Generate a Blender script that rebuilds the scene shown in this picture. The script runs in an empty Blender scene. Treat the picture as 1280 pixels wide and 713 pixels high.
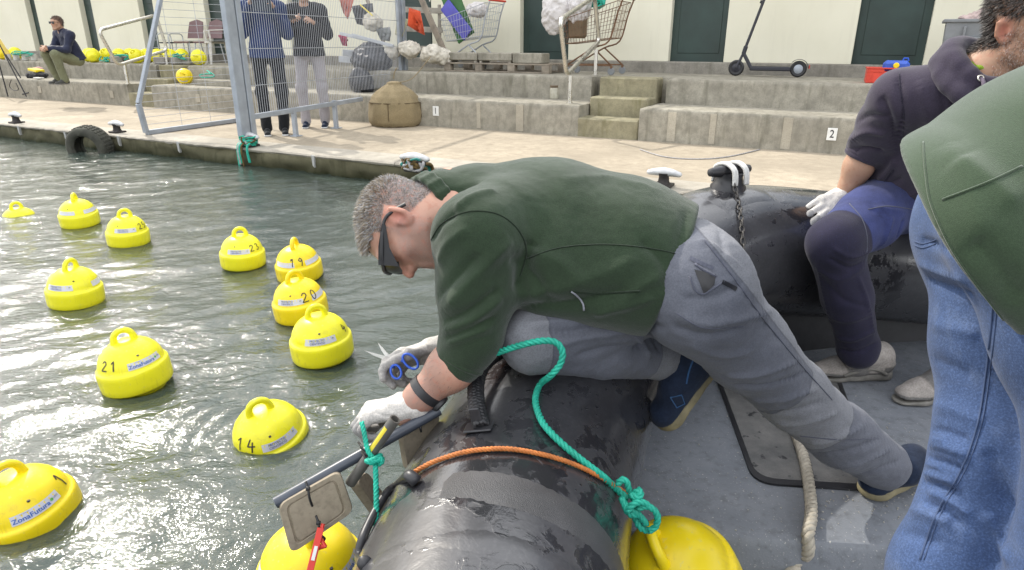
import bpy, math, random, os
import numpy as np
from mathutils import Matrix, Vector, Euler
import openvdb as vdb

S = bpy.context.scene
COL = S.collection
rnd = random.Random(7)
R_ = math.radians

# ------------------------------------------------------------------ camera, world, sun, exposure
F = 830.4; CX, CY = 640.0, 356.5; PIT = R_(20.19); ROL = R_(0.17); H = 1.40; QA = R_(27.05)
AR = np.array([1.0, 0, 0]); AF = np.array([0, math.cos(PIT), -math.sin(PIT)]); AU = np.array([0, math.sin(PIT), math.cos(PIT)])
C0 = np.array([0, 0, H])
cr, sr = math.cos(ROL), math.sin(ROL)
cam = bpy.data.cameras.new('camera'); camo = bpy.data.objects.new('camera', cam); COL.objects.link(camo)
rt = AR * cr + AU * sr; up = AU * cr - AR * sr
camo.matrix_world = Matrix(((rt[0], up[0], -AF[0], 0), (rt[1], up[1], -AF[1], 0), (rt[2], up[2], -AF[2], H), (0, 0, 0, 1)))
cam.sensor_width = 36; cam.lens = F / 1280 * 36; cam.clip_start = 0.05; cam.clip_end = 3000
S.camera = camo

SUN_EL = R_(43); SUN_AZ = R_(-42)          # azimuth measured from +Y towards +X
w = bpy.data.worlds.new('World'); S.world = w; w.use_nodes = True
nt = w.node_tree; nt.nodes.clear()
sky = nt.nodes.new('ShaderNodeTexSky'); sky.sky_type = 'NISHITA'; sky.sun_disc = False
sky.sun_elevation = SUN_EL; sky.sun_rotation = SUN_AZ
sky.air_density = 1.6; sky.dust_density = 5.0; sky.ozone_density = 1.0
bg = nt.nodes.new('ShaderNodeBackground'); bg.inputs[1].default_value = 0.15
wo = nt.nodes.new('ShaderNodeOutputWorld')
# thin bright broken cloud veil over the sky
tc = nt.nodes.new('ShaderNodeTexCoord'); nz = nt.nodes.new('ShaderNodeTexNoise')
nz.inputs['Scale'].default_value = 2.2; nz.inputs['Detail'].default_value = 5
rp = nt.nodes.new('ShaderNodeValToRGB'); rp.color_ramp.elements[0].position = .33; rp.color_ramp.elements[1].position = .57
mx = nt.nodes.new('ShaderNodeMix'); mx.data_type = 'RGBA'
ml = nt.nodes.new('ShaderNodeMath'); ml.operation = 'MULTIPLY'; ml.inputs[1].default_value = .8
nt.links.new(tc.outputs['Generated'], nz.inputs['Vector']); nt.links.new(nz.outputs['Fac'], rp.inputs[0])
nt.links.new(rp.outputs[0], ml.inputs[0]); nt.links.new(ml.outputs[0], mx.inputs['Factor'])
nt.links.new(sky.outputs[0], mx.inputs['A']); mx.inputs['B'].default_value = (20.5, 20.8, 21.4, 1)
nt.links.new(mx.outputs['Result'], bg.inputs[0]); nt.links.new(bg.outputs[0], wo.inputs[0])

sl = bpy.data.lights.new('sun', 'SUN'); sl.energy = 3.8; sl.angle = R_(0.6); sl.color = (1.0, .95, .86)
so = bpy.data.objects.new('sun', sl); COL.objects.link(so)
sd = Vector((math.sin(SUN_AZ) * math.cos(SUN_EL), math.cos(SUN_AZ) * math.cos(SUN_EL), math.sin(SUN_EL)))
so.rotation_euler = sd.to_track_quat('Z', 'Y').to_euler(); so.location = (0, 0, 20)
vs = S.view_settings; vs.view_transform = 'Standard'; vs.look = 'None'; vs.exposure = -0.08; vs.gamma = 1; vs.use_curve_mapping = False
S.cycles.use_denoising = True
S.cycles.max_bounces = 8; S.cycles.transparent_max_bounces = 8
S.cycles.sample_clamp_indirect = 6.0
S.cycles.caustics_reflective = False; S.cycles.caustics_refractive = False

# ------------------------------------------------------------------ measuring helpers (photo measurements -> places in the world)
def ray(x, y):
    X = (x - CX) / F; Y = (y - CY) / F
    return AF + AR * (X * cr + Y * sr) - AU * (-X * sr + Y * cr)
def Z(x, y, z):
    r = ray(x, y); return C0 + r * (z - H) / r[2]
def D(x, y, d):
    return C0 + ray(x, y) * d
def PL(x, y, p, n):
    r = ray(x, y); p = np.asarray(p, float); n = np.asarray(n, float)
    return C0 + r * (((p - C0) @ n) / (r @ n))
UQ = np.array([math.cos(QA), -math.sin(QA), 0]); VQ = np.array([math.sin(QA), math.cos(QA), 0])
def uv(p): return np.array([p @ UQ, p @ VQ, p[2]])
def UV(u, v, z): return UQ * u + VQ * v + np.array([0, 0, z])
def V_(x, y, v):            # point seen at (x, y) on the upright plane v = const (parallel to the quay)
    return PL(x, y, VQ * v, VQ)
def A(*a): return np.array(a, float)
def nrm(v): v = np.asarray(v, float); return v / (np.linalg.norm(v) + 1e-12)

# ------------------------------------------------------------------ objects
def rootmat(o):
    m = o.matrix_basis.copy()
    while o.parent is not None:
        o = o.parent; m = o.matrix_basis @ m
    return m
def tag(o, label=None, cat=None, group=None, kind=None):
    if label: o['label'] = label
    if cat: o['category'] = cat
    if group: o['group'] = group
    if kind: o['kind'] = kind
    return o
def thing(name, label, cat, loc=(0, 0, 0), rz=0.0, group=None):
    o = bpy.data.objects.new(name, None); COL.objects.link(o)
    o.empty_display_size = .1
    o.location = Vector([float(c) for c in loc]); o.rotation_euler = (0, 0, rz)
    return tag(o, label, cat, group)
def mesh_obj(name, verts, faces, mat, parent=None, smooth=False, local=False, fmat=None):
    v = np.asarray(verts, np.float32).reshape(-1, 3)
    if parent is not None and not local:
        m = np.array(rootmat(parent).inverted()); v = v @ m[:3, :3].T + m[:3, 3]
    me = bpy.data.meshes.new(name)
    if isinstance(faces, np.ndarray):
        n, k = faces.shape
        me.vertices.add(len(v)); me.vertices.foreach_set('co', v.astype(np.float32).ravel())
        me.loops.add(n * k); me.loops.foreach_set('vertex_index', faces.astype(np.int32).ravel())
        me.polygons.add(n); me.polygons.foreach_set('loop_start', np.arange(0, n * k, k, dtype=np.int32))
        me.polygons.foreach_set('loop_total', np.full(n, k, np.int32))
        me.update(calc_edges=True)
    else:
        me.from_pydata(v.tolist(), [], faces)
    mats = mat if isinstance(mat, (list, tuple)) else [mat]
    for m_ in mats: me.materials.append(m_)
    if fmat is not None: me.polygons.foreach_set('material_index', np.asarray(fmat, np.int32))
    if smooth is True: me.polygons.foreach_set('use_smooth', np.ones(len(me.polygons), bool))
    elif smooth: me.polygons.foreach_set('use_smooth', np.ones(len(me.polygons), bool)); me.set_sharp_from_angle(angle=R_(smooth))
    me.update()
    o = bpy.data.objects.new(name, me); COL.objects.link(o)
    if parent is not None: o.parent = parent
    return o
def vcol(o, name, cols):
    a = o.data.color_attributes.new(name, 'FLOAT_COLOR', 'POINT')
    c = np.ones((len(o.data.vertices), 4), np.float32); c[:, :cols.shape[1]] = cols
    a.data.foreach_set('color', c.ravel())
def copy_tree(o, parent=None):
    c = o.copy(); COL.objects.link(c)
    if parent is not None: c.parent = parent
    for ch in list(o.children): copy_tree(ch, c)
    return c

def frame(d, upv=(0, 0, 1)):
    d = nrm(d); u = np.asarray(upv, float)
    if abs(d @ u) > .97: u = A(1, 0, 0)
    s = nrm(np.cross(u, d)); return s, np.cross(d, s), d
def catmull(P, n=8, closed=False):
    P = [np.asarray(p, float) for p in P]; out = []
    m = len(P); segs = m if closed else m - 1
    for i in range(segs):
        if closed: a, b, c, d = P[(i - 1) % m], P[i], P[(i + 1) % m], P[(i + 2) % m]
        else: a, b, c, d = P[max(i - 1, 0)], P[i], P[i + 1], P[min(i + 2, m - 1)]
        for j in range(n):
            t = j / n
            out.append(.5 * (2 * b + (c - a) * t + (2 * a - 5 * b + 4 * c - d) * t * t + (3 * b - a - 3 * c + d) * t ** 3))
    if not closed: out.append(P[-1])
    return np.array(out)
def resample(P, step):
    d = np.r_[0, np.cumsum(np.linalg.norm(np.diff(P, axis=0), axis=1))]
    n = max(2, int(d[-1] / step) + 1); t = np.linspace(0, d[-1], n)
    return np.array([np.interp(t, d, P[:, k]) for k in range(3)]).T
def pframes(P):
    T = np.gradient(P, axis=0); T /= np.linalg.norm(T, axis=1)[:, None] + 1e-12
    s, u, _ = frame(T[0]); Sx = [s]; Ux = [u]
    for i in range(1, len(P)):
        s = Sx[-1] - T[i] * (Sx[-1] @ T[i]); s = nrm(s); Sx.append(s); Ux.append(np.cross(T[i], s))
    return np.array(Sx), np.array(Ux), T

class MB:
    def __init__(s): s.v = []; s.f = []; s.m = []; s.M = None; s.mi = 0
    def raw(s, v, f):
        v = np.asarray(v, float).reshape(-1, 3)
        if s.M is not None: v = v @ s.M[:3, :3].T + s.M[:3, 3]
        b = sum(len(x) for x in s.v); s.v.append(v)
        s.f += [[i + b for i in q] for q in f]; s.m += [s.mi] * len(f); return s
    def box(s, c, size, bev=0.0, ax=None):
        c = np.asarray(c, float); h = np.asarray(size, float) / 2
        b = min(bev, h.min() * .9)
        if b <= 0:
            v = [(x, y, z) for x in (-h[0], h[0]) for y in (-h[1], h[1]) for z in (-h[2], h[2])]
            f = [(0, 1, 3, 2), (4, 6, 7, 5), (0, 4, 5, 1), (2, 3, 7, 6), (0, 2, 6, 4), (1, 5, 7, 3)]
        else:
            v = []; idx = {}
            for k in range(3):
                for sx in (-1, 1):
                    for sy in (-1, 1):
                        for sz in (-1, 1):
                            sg = (sx, sy, sz); p = [sg[i] * (h[i] if i == k else h[i] - b) for i in range(3)]
                            idx[(k,) + sg] = len(v); v.append(p)
            f = []
            for k in range(3):
                o = [i for i in range(3) if i != k]
                for sk in (-1, 1):
                    q = []
                    for a_, b_ in ((-1, -1), (1, -1), (1, 1), (-1, 1)):
                        sg = [0, 0, 0]; sg[k] = sk; sg[o[0]] = a_; sg[o[1]] = b_; q.append(idx[(k,) + tuple(sg)])
                    f.append(q)
            for i in range(3):
                for j in range(i + 1, 3):
                    k = 3 - i - j
                    for si in (-1, 1):
                        for sj in (-1, 1):
                            q = []
                            for kk, sk in ((i, -1), (i, 1), (j, 1), (j, -1)):
                                sg = [0, 0, 0]; sg[i] = si; sg[j] = sj; sg[k] = sk; q.append(idx[(kk,) + tuple(sg)])
                            f.append(q)
            for sx in (-1, 1):
                for sy in (-1, 1):
                    for sz in (-1, 1): f.append([idx[(k, sx, sy, sz)] for k in range(3)])
        v = np.array(v, float)
        if ax is not None: v = v[:, :1] * ax[0] + v[:, 1:2] * ax[1] + v[:, 2:] * ax[2]
        v = v + c
        cen = v.mean(0); ff = []
        for q in f:                                            # outward winding
            p = v[list(q)]; n = np.cross(p[1] - p[0], p[2] - p[0])
            ff.append(list(q) if n @ (p.mean(0) - cen) > 0 else list(q)[::-1])
        return s.raw(v, ff)
    def bar(s, a, b, wd, ht=None, bev=0.0, upv=(0, 0, 1)):
        a = np.asarray(a, float); b = np.asarray(b, float); ht = ht or wd
        x, y, z = frame(b - a, upv)
        return s.box((a + b) / 2, (wd, ht, np.linalg.norm(b - a)), bev, (x, y, z))
    def tube(s, P, r, seg=8, closed=False, caps=True):
        P = np.asarray(P, float); n = len(P); r = np.broadcast_to(np.asarray(r, float), (n,))
        Sx, Ux, T = pframes(P)
        th = np.arange(seg) * 2 * math.pi / seg
        V = P[:, None, :] + r[:, None, None] * (np.cos(th)[None, :, None] * Sx[:, None, :] + np.sin(th)[None, :, None] * Ux[:, None, :])
        f = []
        for i in range(n - 1 + (1 if closed else 0)):
            i2 = (i + 1) % n
            for j in range(seg):
                j2 = (j + 1) % seg; f.append((i * seg + j, i * seg + j2, i2 * seg + j2, i2 * seg + j))
        if caps and not closed:
            f.append(tuple(range(seg))[::-1]); f.append(tuple((n - 1) * seg + j for j in range(seg)))
        return s.raw(V.reshape(-1, 3), f)
    def lathe(s, prof, seg=32, c=(0, 0, 0), ax=None):
        th = np.arange(seg) * 2 * math.pi / seg; v = []
        for r, z in prof: v += [(r * math.cos(t), r * math.sin(t), z) for t in th]
        f = []
        for i in range(len(prof) - 1):
            for j in range(seg):
                j2 = (j + 1) % seg; f.append((i * seg + j, i * seg + j2, (i + 1) * seg + j2, (i + 1) * seg + j))
        f.append(tuple(range(seg))[::-1]); f.append(tuple((len(prof) - 1) * seg + j for j in range(seg)))
        v = np.array(v, float)
        if ax is not None: v = v[:, :1] * ax[0] + v[:, 1:2] * ax[1] + v[:, 2:] * ax[2]
        return s.raw(v + np.asarray(c, float), f)
    def prism(s, poly, d):                                     # poly: list of 3d points, d: extrusion vector
        p = np.asarray(poly, float); n = len(p); q = p + np.asarray(d, float)
        f = [tuple(range(n))[::-1], tuple(range(n, 2 * n))] + [(i, (i + 1) % n, n + (i + 1) % n, n + i) for i in range(n)]
        nn = np.cross(p[1] - p[0], p[2] - p[1])
        if nn @ np.asarray(d, float) < 0: f = [tuple(x)[::-1] for x in f]
        return s.raw(np.r_[p, q], f)
    def rope(s, P, r, pitch=.035, step=.004, strands=3, seg=6):
        P = resample(np.asarray(P, float), step); Sx, Ux, T = pframes(P)
        L = np.r_[0, np.cumsum(np.linalg.norm(np.diff(P, axis=0), axis=1))]
        for k in range(strands):
            a = L / pitch * 2 * math.pi + k * 2 * math.pi / strands
            Q = P + r * .5 * (np.cos(a)[:, None] * Sx + np.sin(a)[:, None] * Ux)
            s.tube(Q, r * .56, seg)
        return s
    def arr(s): return np.concatenate(s.v)
    def build(s, name, mat, parent=None, smooth=False, local=False):
        return mesh_obj(name, s.arr(), s.f, mat, parent, smooth, local, s.m if isinstance(mat, (list, tuple)) else None)

# ------------------------------------------------------------------ noise
def vnoise(p, seed=0):
    p = np.asarray(p, np.float64); i = np.floor(p).astype(np.int64); f = p - i; f = f * f * (3 - 2 * f)
    def h(x, y, z):
        n = (x * 374761393 + y * 668265263 + z * 2147483647 + seed * 144665) & 0xffffffff
        n = ((n ^ (n >> 13)) * 1274126177) & 0xffffffff
        return ((n ^ (n >> 16)) & 0xffff) / 65535.0
    r = 0
    for a in (0, 1):
        for b in (0, 1):
            for c in (0, 1):
                wgt = (f[:, 0] if a else 1 - f[:, 0]) * (f[:, 1] if b else 1 - f[:, 1]) * (f[:, 2] if c else 1 - f[:, 2])
                r = r + wgt * h(i[:, 0] + a, i[:, 1] + b, i[:, 2] + c)
    return r * 2 - 1
def fbm(p, o=3, seed=0):
    r = 0; a = 1
    for k in range(o): r = r + a * vnoise(p * 2 ** k, seed + k); a *= .5
    return r

# ------------------------------------------------------------------ signed-distance bodies
class SDF:
    def __init__(s, vox): s.vox = vox; s.p = []
    def cap(s, a, ra, b, rb, k=.02, sub=False, w=None, sc=1.0):
        s.p.append(('c', np.asarray(a, float), ra, np.asarray(b, float), rb, k, sub, None if w is None else nrm(w), sc)); return s
    def chain(s, pts, k=.02, w=None, sc=1.0, sub=False):
        for (a, ra), (b, rb) in zip(pts[:-1], pts[1:]): s.cap(a, ra, b, rb, k, sub, w, sc)
        return s
    def ell(s, c, r, ax=None, k=.02, sub=False):
        ax = np.eye(3) if ax is None else np.array([nrm(a) for a in ax])
        s.p.append(('e', np.asarray(c, float), np.asarray(r, float) * np.ones(3), ax, k, sub)); return s
    def half(s, c, n, k=.01):                                  # keep the side n points to
        s.p.append(('h', np.asarray(c, float), nrm(n), k, True)); return s
    def mesh(s):
        lo = []; hi = []
        for q in s.p:
            if q[0] == 'c' and not q[6]:
                r = max(q[2], q[4]) * max(q[8], 1)
                lo.append(np.minimum(q[1], q[3]) - r); hi.append(np.maximum(q[1], q[3]) + r)
            elif q[0] == 'e' and not q[5]:
                r = q[2].max(); lo.append(q[1] - r); hi.append(q[1] + r)
        vox = s.vox; lo = np.min(lo, 0) - 4 * vox; hi = np.max(hi, 0) + 4 * vox
        n = np.ceil((hi - lo) / vox).astype(int) + 1
        g = np.full(n, 3 * vox + .05, np.float32)
        for q in s.p:
            if q[0] == 'h':
                X = [lo[i] + vox * np.arange(n[i]) - q[1][i] for i in range(3)]
                d = X[0][:, None, None] * q[2][0] + X[1][None, :, None] * q[2][1] + X[2][None, None, :] * q[2][2]
                a = g; b = -d.astype(np.float32); k = q[3]
                hh = np.maximum(k - np.abs(a - b), 0) / k; g = np.maximum(a, b) + hh * hh * k * .25
                continue
            if q[0] == 'c': r = max(q[2], q[4]) * max(q[8], 1); l = np.minimum(q[1], q[3]) - r; h = np.maximum(q[1], q[3]) + r; k = q[5]; sub = q[6]
            else: r = q[2].max(); l = q[1] - r; h = q[1] + r; k = q[4]; sub = q[5]
            m = k + 3 * vox
            i0 = np.clip(np.floor((l - m - lo) / vox).astype(int), 0, n); i1 = np.clip(np.ceil((h + m - lo) / vox).astype(int) + 1, 0, n)
            if (i1 <= i0).any(): continue
            ax = [(lo[i] + vox * np.arange(i0[i], i1[i])).astype(np.float32) for i in range(3)]
            X = ax[0][:, None, None] - np.float32(q[1][0]); Y = ax[1][None, :, None] - np.float32(q[1][1]); W = ax[2][None, None, :] - np.float32(q[1][2])
            if q[0] == 'c':
                ba = (q[3] - q[1]); ln = ba @ ba + 1e-12
                if q[7] is not None:
                    t = X * q[7][0] + Y * q[7][1] + W * q[7][2]; t = t * (1 - 1 / q[8])
                    X = X - t * q[7][0]; Y = Y - t * q[7][1]; W = W - t * q[7][2]
                    ba = ba - q[7] * (ba @ q[7]) * (1 - 1 / q[8]); ln = ba @ ba + 1e-12
                t = np.clip((X * ba[0] + Y * ba[1] + W * ba[2]) / ln, 0, 1)
                d = np.sqrt((X - t * ba[0]) ** 2 + (Y - t * ba[1]) ** 2 + (W - t * ba[2]) ** 2) - (q[2] + (q[4] - q[2]) * t)
            else:
                e = [X * q[3][i][0] + Y * q[3][i][1] + W * q[3][i][2] for i in range(3)]
                k0 = np.sqrt(sum((e[i] / q[2][i]) ** 2 for i in range(3))); k1 = np.sqrt(sum((e[i] / q[2][i] ** 2) ** 2 for i in range(3)))
                d = k0 * (k0 - 1) / (k1 + 1e-9)
            sl_ = tuple(slice(i0[i], i1[i]) for i in range(3)); a = g[sl_]; d = d.astype(np.float32); k = max(k, 1e-5)
            if sub:
                d = -d; hh = np.maximum(k - np.abs(a - d), 0) / k; g[sl_] = np.maximum(a, d) + hh * hh * k * .25
            else:
                hh = np.maximum(k - np.abs(a - d), 0) / k; g[sl_] = np.minimum(a, d) - hh * hh * k * .25
        gr = vdb.FloatGrid(); gr.background = float(3 * vox); gr.copyFromArray(np.clip(g, -3 * vox, 3 * vox) / vox)
        P, Qd = gr.convertToQuads(isovalue=0.0)
        Qd = np.asarray(Qd, np.int64)
        return np.asarray(P, np.float64) * vox + lo, np.ascontiguousarray(Qd)
def vnormals(v, f):
    n = np.zeros_like(v); a = v[f[:, 2]] - v[f[:, 0]]; b = v[f[:, 3]] - v[f[:, 1]]; c = np.cross(a, b)
    for k in range(4): np.add.at(n, f[:, k], c)
    return n / (np.linalg.norm(n, axis=1)[:, None] + 1e-12)
def relax(v, f, it=2, lam=.5):
    e = np.concatenate([f[:, [0, 1]], f[:, [1, 2]], f[:, [2, 3]], f[:, [3, 0]]]); n = len(v)
    for _ in range(it):
        s_ = np.zeros_like(v); c = np.zeros(n)
        np.add.at(s_, e[:, 0], v[e[:, 1]]); np.add.at(s_, e[:, 1], v[e[:, 0]]); np.add.at(c, e[:, 0], 1); np.add.at(c, e[:, 1], 1)
        v = v + lam * (s_ / np.maximum(c, 1)[:, None] - v)
    return v

# ------------------------------------------------------------------ materials
def srgb(h):
    c = [int(h[i:i + 2], 16) / 255 for i in (0, 2, 4)]
    return tuple(x / 12.92 if x <= .04045 else ((x + .055) / 1.055) ** 2.4 for x in c)
class NT:
    def __init__(s, name):
        s.m = bpy.data.materials.new(name); s.m.use_nodes = True; s.t = s.m.node_tree; s.t.nodes.clear()
        s.out = s.n('OutputMaterial'); s.b = s.n('BsdfPrincipled'); s.l(s.b.outputs[0], s.out.inputs[0])
        s.tc = s.n('TexCoord'); s.co = s.tc.outputs['Object']
    def n(s, k, **kw):
        x = s.t.nodes.new('ShaderNode' + k)
        for a, b in kw.items(): setattr(x, a, b)
        return x
    def l(s, a, b): s.t.links.new(a, b)
    def noise(s, scale, detail=4, rough=.55, dist=0.0, stretch=None):
        x = s.n('TexNoise'); x.inputs['Scale'].default_value = scale; x.inputs['Detail'].default_value = detail
        x.inputs['Roughness'].default_value = rough; x.inputs['Distortion'].default_value = dist
        if stretch:
            mp = s.n('Mapping'); mp.inputs['Scale'].default_value = stretch; s.l(s.co, mp.inputs[0]); s.l(mp.outputs[0], x.inputs['Vector'])
        else: s.l(s.co, x.inputs['Vector'])
        return x.outputs['Fac']
    def ramp(s, fac, stops, interp='LINEAR'):
        x = s.n('ValToRGB'); x.color_ramp.interpolation = interp; el = x.color_ramp.elements
        while len(el) < len(stops): el.new(.5)
        for e, (p, c) in zip(el, stops):
            e.position = p; e.color = (c, c, c, 1) if isinstance(c, (int, float)) else (*c[:3], 1)
        s.l(fac, x.inputs[0]); return x.outputs[0]
    def mix(s, fac, a, b, mode='MIX'):
        x = s.n('Mix', data_type='RGBA', blend_type=mode)
        for sock, val in ((x.inputs['Factor'], fac), (x.inputs['A'], a), (x.inputs['B'], b)):
            if hasattr(val, 'links'): s.l(val, sock)
            elif isinstance(val, (int, float)): sock.default_value = val if sock.type == 'VALUE' else (val, val, val, 1)
            else: sock.default_value = (*val[:3], 1)
        return x.outputs['Result']
    def math(s, op, a, b=0.0):
        x = s.n('Math', operation=op)
        for i, val in enumerate((a, b)):
            if hasattr(val, 'links'): s.l(val, x.inputs[i])
            else: x.inputs[i].default_value = val
        return x.outputs[0]
    def bump(s, h, strength=.3, dist=.01, prev=None):
        x = s.n('Bump'); x.inputs['Strength'].default_value = strength; x.inputs['Distance'].default_value = dist
        s.l(h, x.inputs['Height'])
        if prev is not None: s.l(prev, x.inputs['Normal'])
        return x.outputs[0]
    def set(s, **kw):
        nm = dict(col='Base Color', rough='Roughness', metal='Metallic', normal='Normal', spec='Specular IOR Level', sheen='Sheen Weight', alpha='Alpha', trans='Transmission Weight', ior='IOR', coat='Coat Weight', sss='Subsurface Weight', coatr='Coat Roughness')
        for k, v in kw.items():
            sk = s.b.inputs[nm[k]]
            if hasattr(v, 'links'): s.l(v, sk)
            elif isinstance(v, (int, float)): sk.default_value = v
            else: sk.default_value = (*v[:3], 1)
        return s
def vmul(c, k): return tuple(min(1, x * k) for x in c)
def simple(name, col, rough=.5, var=.2, scale=8, metal=0, bump=.15, bscale=60, bdist=.003, spec=.5, **kw):
    t = NT(name); n = t.noise(scale, 5)
    c = t.mix(t.ramp(n, [(.3, 0), (.7, 1)]), vmul(col, 1 - var), vmul(col, 1 + var))
    nb = t.noise(bscale, 3)
    t.set(col=c, rough=t.math('ADD', t.math('MULTIPLY', n, .16), rough - .08), metal=metal, normal=t.bump(nb, bump, bdist), spec=spec, **kw)
    return t.m
def fabric(name, col, var=.12, weave=900, rough=.9, bump=.35, sheen=.15, fz=40, big=3, bigvar=None, bdist=.0015, col2=None):
    t = NT(name); n = t.noise(big, 4); f = t.noise(fz, 3)
    c = t.mix(t.ramp(n, [(.3, 0), (.7, 1)]), vmul(col, 1 - (bigvar or var)), vmul(col, 1 + (bigvar or var)))
    c = t.mix(t.math('MULTIPLY', t.ramp(f, [(.35, 0), (.7, 1)]), .5), c, vmul(col, 1 + var * 1.6))
    if col2 is not None:
        at = t.n('Attribute', attribute_name='tint'); e_ = t.math('ADD', at.outputs['Fac'], t.math('MULTIPLY', t.math('SUBTRACT', f, .5), .06)); m2 = t.ramp(e_, [(.47, 0), (.53, 1)])
        c2 = t.mix(t.ramp(n, [(.3, 0), (.7, 1)]), vmul(col2, 1 - var), vmul(col2, 1 + var)); c = t.mix(m2, c, c2); c = t.mix(t.ramp(e_, [(.44, 0), (.49, .7), (.5, .7), (.55, 0)]), c, vmul(col, .55))
    gr_ = t.noise(max(180, weave * .45), 2); c = t.mix(t.math('MULTIPLY', t.ramp(gr_, [(.38, 1), (.55, 0)]), .30), c, vmul(col, .55)); c = t.mix(t.math('MULTIPLY', t.ramp(gr_, [(.52, 0), (.7, 1)]), .18), c, vmul(col, 1.6))
    wv = t.noise(weave, 2)
    b = t.bump(wv, bump, bdist); b = t.bump(f, .05, .002, b)
    t.set(col=c, rough=rough, normal=b, sheen=sheen, spec=.2)
    return t.m
# ------------------------------------------------------------------ setting materials
def concrete(name, col, dark=.45, stain=(.10, .10, .06), zst=None, scale=1.3, bump=.5):
    t = NT(name)
    big = t.noise(scale, 6, .65); mid = t.noise(9, 6, .7); fine = t.noise(90, 3)
    drip = t.noise(3.2, 4, .6, stretch=(3.0, 3.0, .45))
    c = t.mix(t.ramp(big, [(.32, 0), (.68, 1)]), vmul(col, .72), vmul(col, 1.15))
    c = t.mix(t.math('MULTIPLY', t.ramp(mid, [(.42, 0), (.62, 1)]), .5), c, vmul(col, 1 - dark))
    c = t.mix(t.math('MULTIPLY', t.ramp(drip, [(.52, 0), (.72, 1)]), .55), c, stain)
    c = t.mix(t.math('MULTIPLY', t.ramp(fine, [(.35, 1), (.5, 0)]), .35), c, vmul(col, .5))
    if zst is not None:
        z0, z1, zc = zst
        sp = t.n('SeparateXYZ'); t.l(t.co, sp.inputs[0])
        zz = t.math('ADD', sp.outputs[2], t.math('MULTIPLY', t.math('SUBTRACT', mid, .5), .16))
        c = t.mix(t.ramp(t.math('DIVIDE', t.math('SUBTRACT', zz, z0), z1 - z0), [(0, 1), (1, 0)]), c, zc)
    b = t.bump(mid, bump, .006); b = t.bump(fine, .4, .002, b)
    t.set(col=c, rough=.9, normal=b, spec=.25)
    return t.m
M = {}
M['quay'] = concrete('quay_concrete', (.42, .36, .275), .30, (.26, .22, .165), bump=.4)
M['coping'] = concrete('coping_concrete', (.47, .43, .36), .35, (.28, .25, .20))
M['quayface'] = concrete('quay_face', (.20, .185, .115), .6, (.035, .035, .018), (-.01, .16, (.024, .027, .010)), bump=.9)
M['step'] = concrete('step_concrete', (.36, .335, .275), .55, (.10, .095, .065))
M['stair'] = concrete('stair_concrete', (.33, .30, .20), .5, (.13, .12, .045))
M['mortar'] = concrete('mortar', (.46, .42, .34), .25, (.33, .30, .24))
M['plinth'] = concrete('plinth', (.30, .28, .24), .5, (.12, .11, .08))
def wallmat():
    t = NT('cream_paint'); n = t.noise(.9, 5); d = t.noise(2.2, 4, .6, stretch=(4, 4, .5))
    c = t.mix(t.ramp(n, [(.3, 0), (.7, 1)]), (.70, .67, .53), (.78, .75, .61))
    c = t.mix(t.math('MULTIPLY', t.ramp(d, [(.55, 0), (.8, 1)]), .25), c, (.55, .52, .41))
    t.set(col=c, rough=.75, normal=t.bump(t.noise(45, 4), .25, .003), spec=.3); return t.m
M['wall'] = wallmat()
M['door'] = simple('green_door_paint', (.022, .042, .036), .45, .25, 3, bump=.1)
M['white'] = simple('white_paint', (.75, .75, .72), .6, .1, 12)
M['steel'] = simple('stainless_steel', (.62, .60, .55), .28, .15, 10, metal=.9, bump=.08)
M['galv'] = simple('galvanised_paint', (.33, .36, .40), .5, .16, 6, metal=.25, bump=.12)
M['wire'] = simple('galvanised_wire', (.42, .44, .47), .45, .1, 20, metal=.4)
M['black'] = simple('black_plastic', (.015, .015, .017), .45, .2, 20)
M['chalk'] = concrete('old_paint', (.50, .50, .48), .35, (.30, .29, .25), scale=9)
M['roof'] = simple('roof_tiles', (.35, .18, .11), .8, .3, 4)

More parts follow.
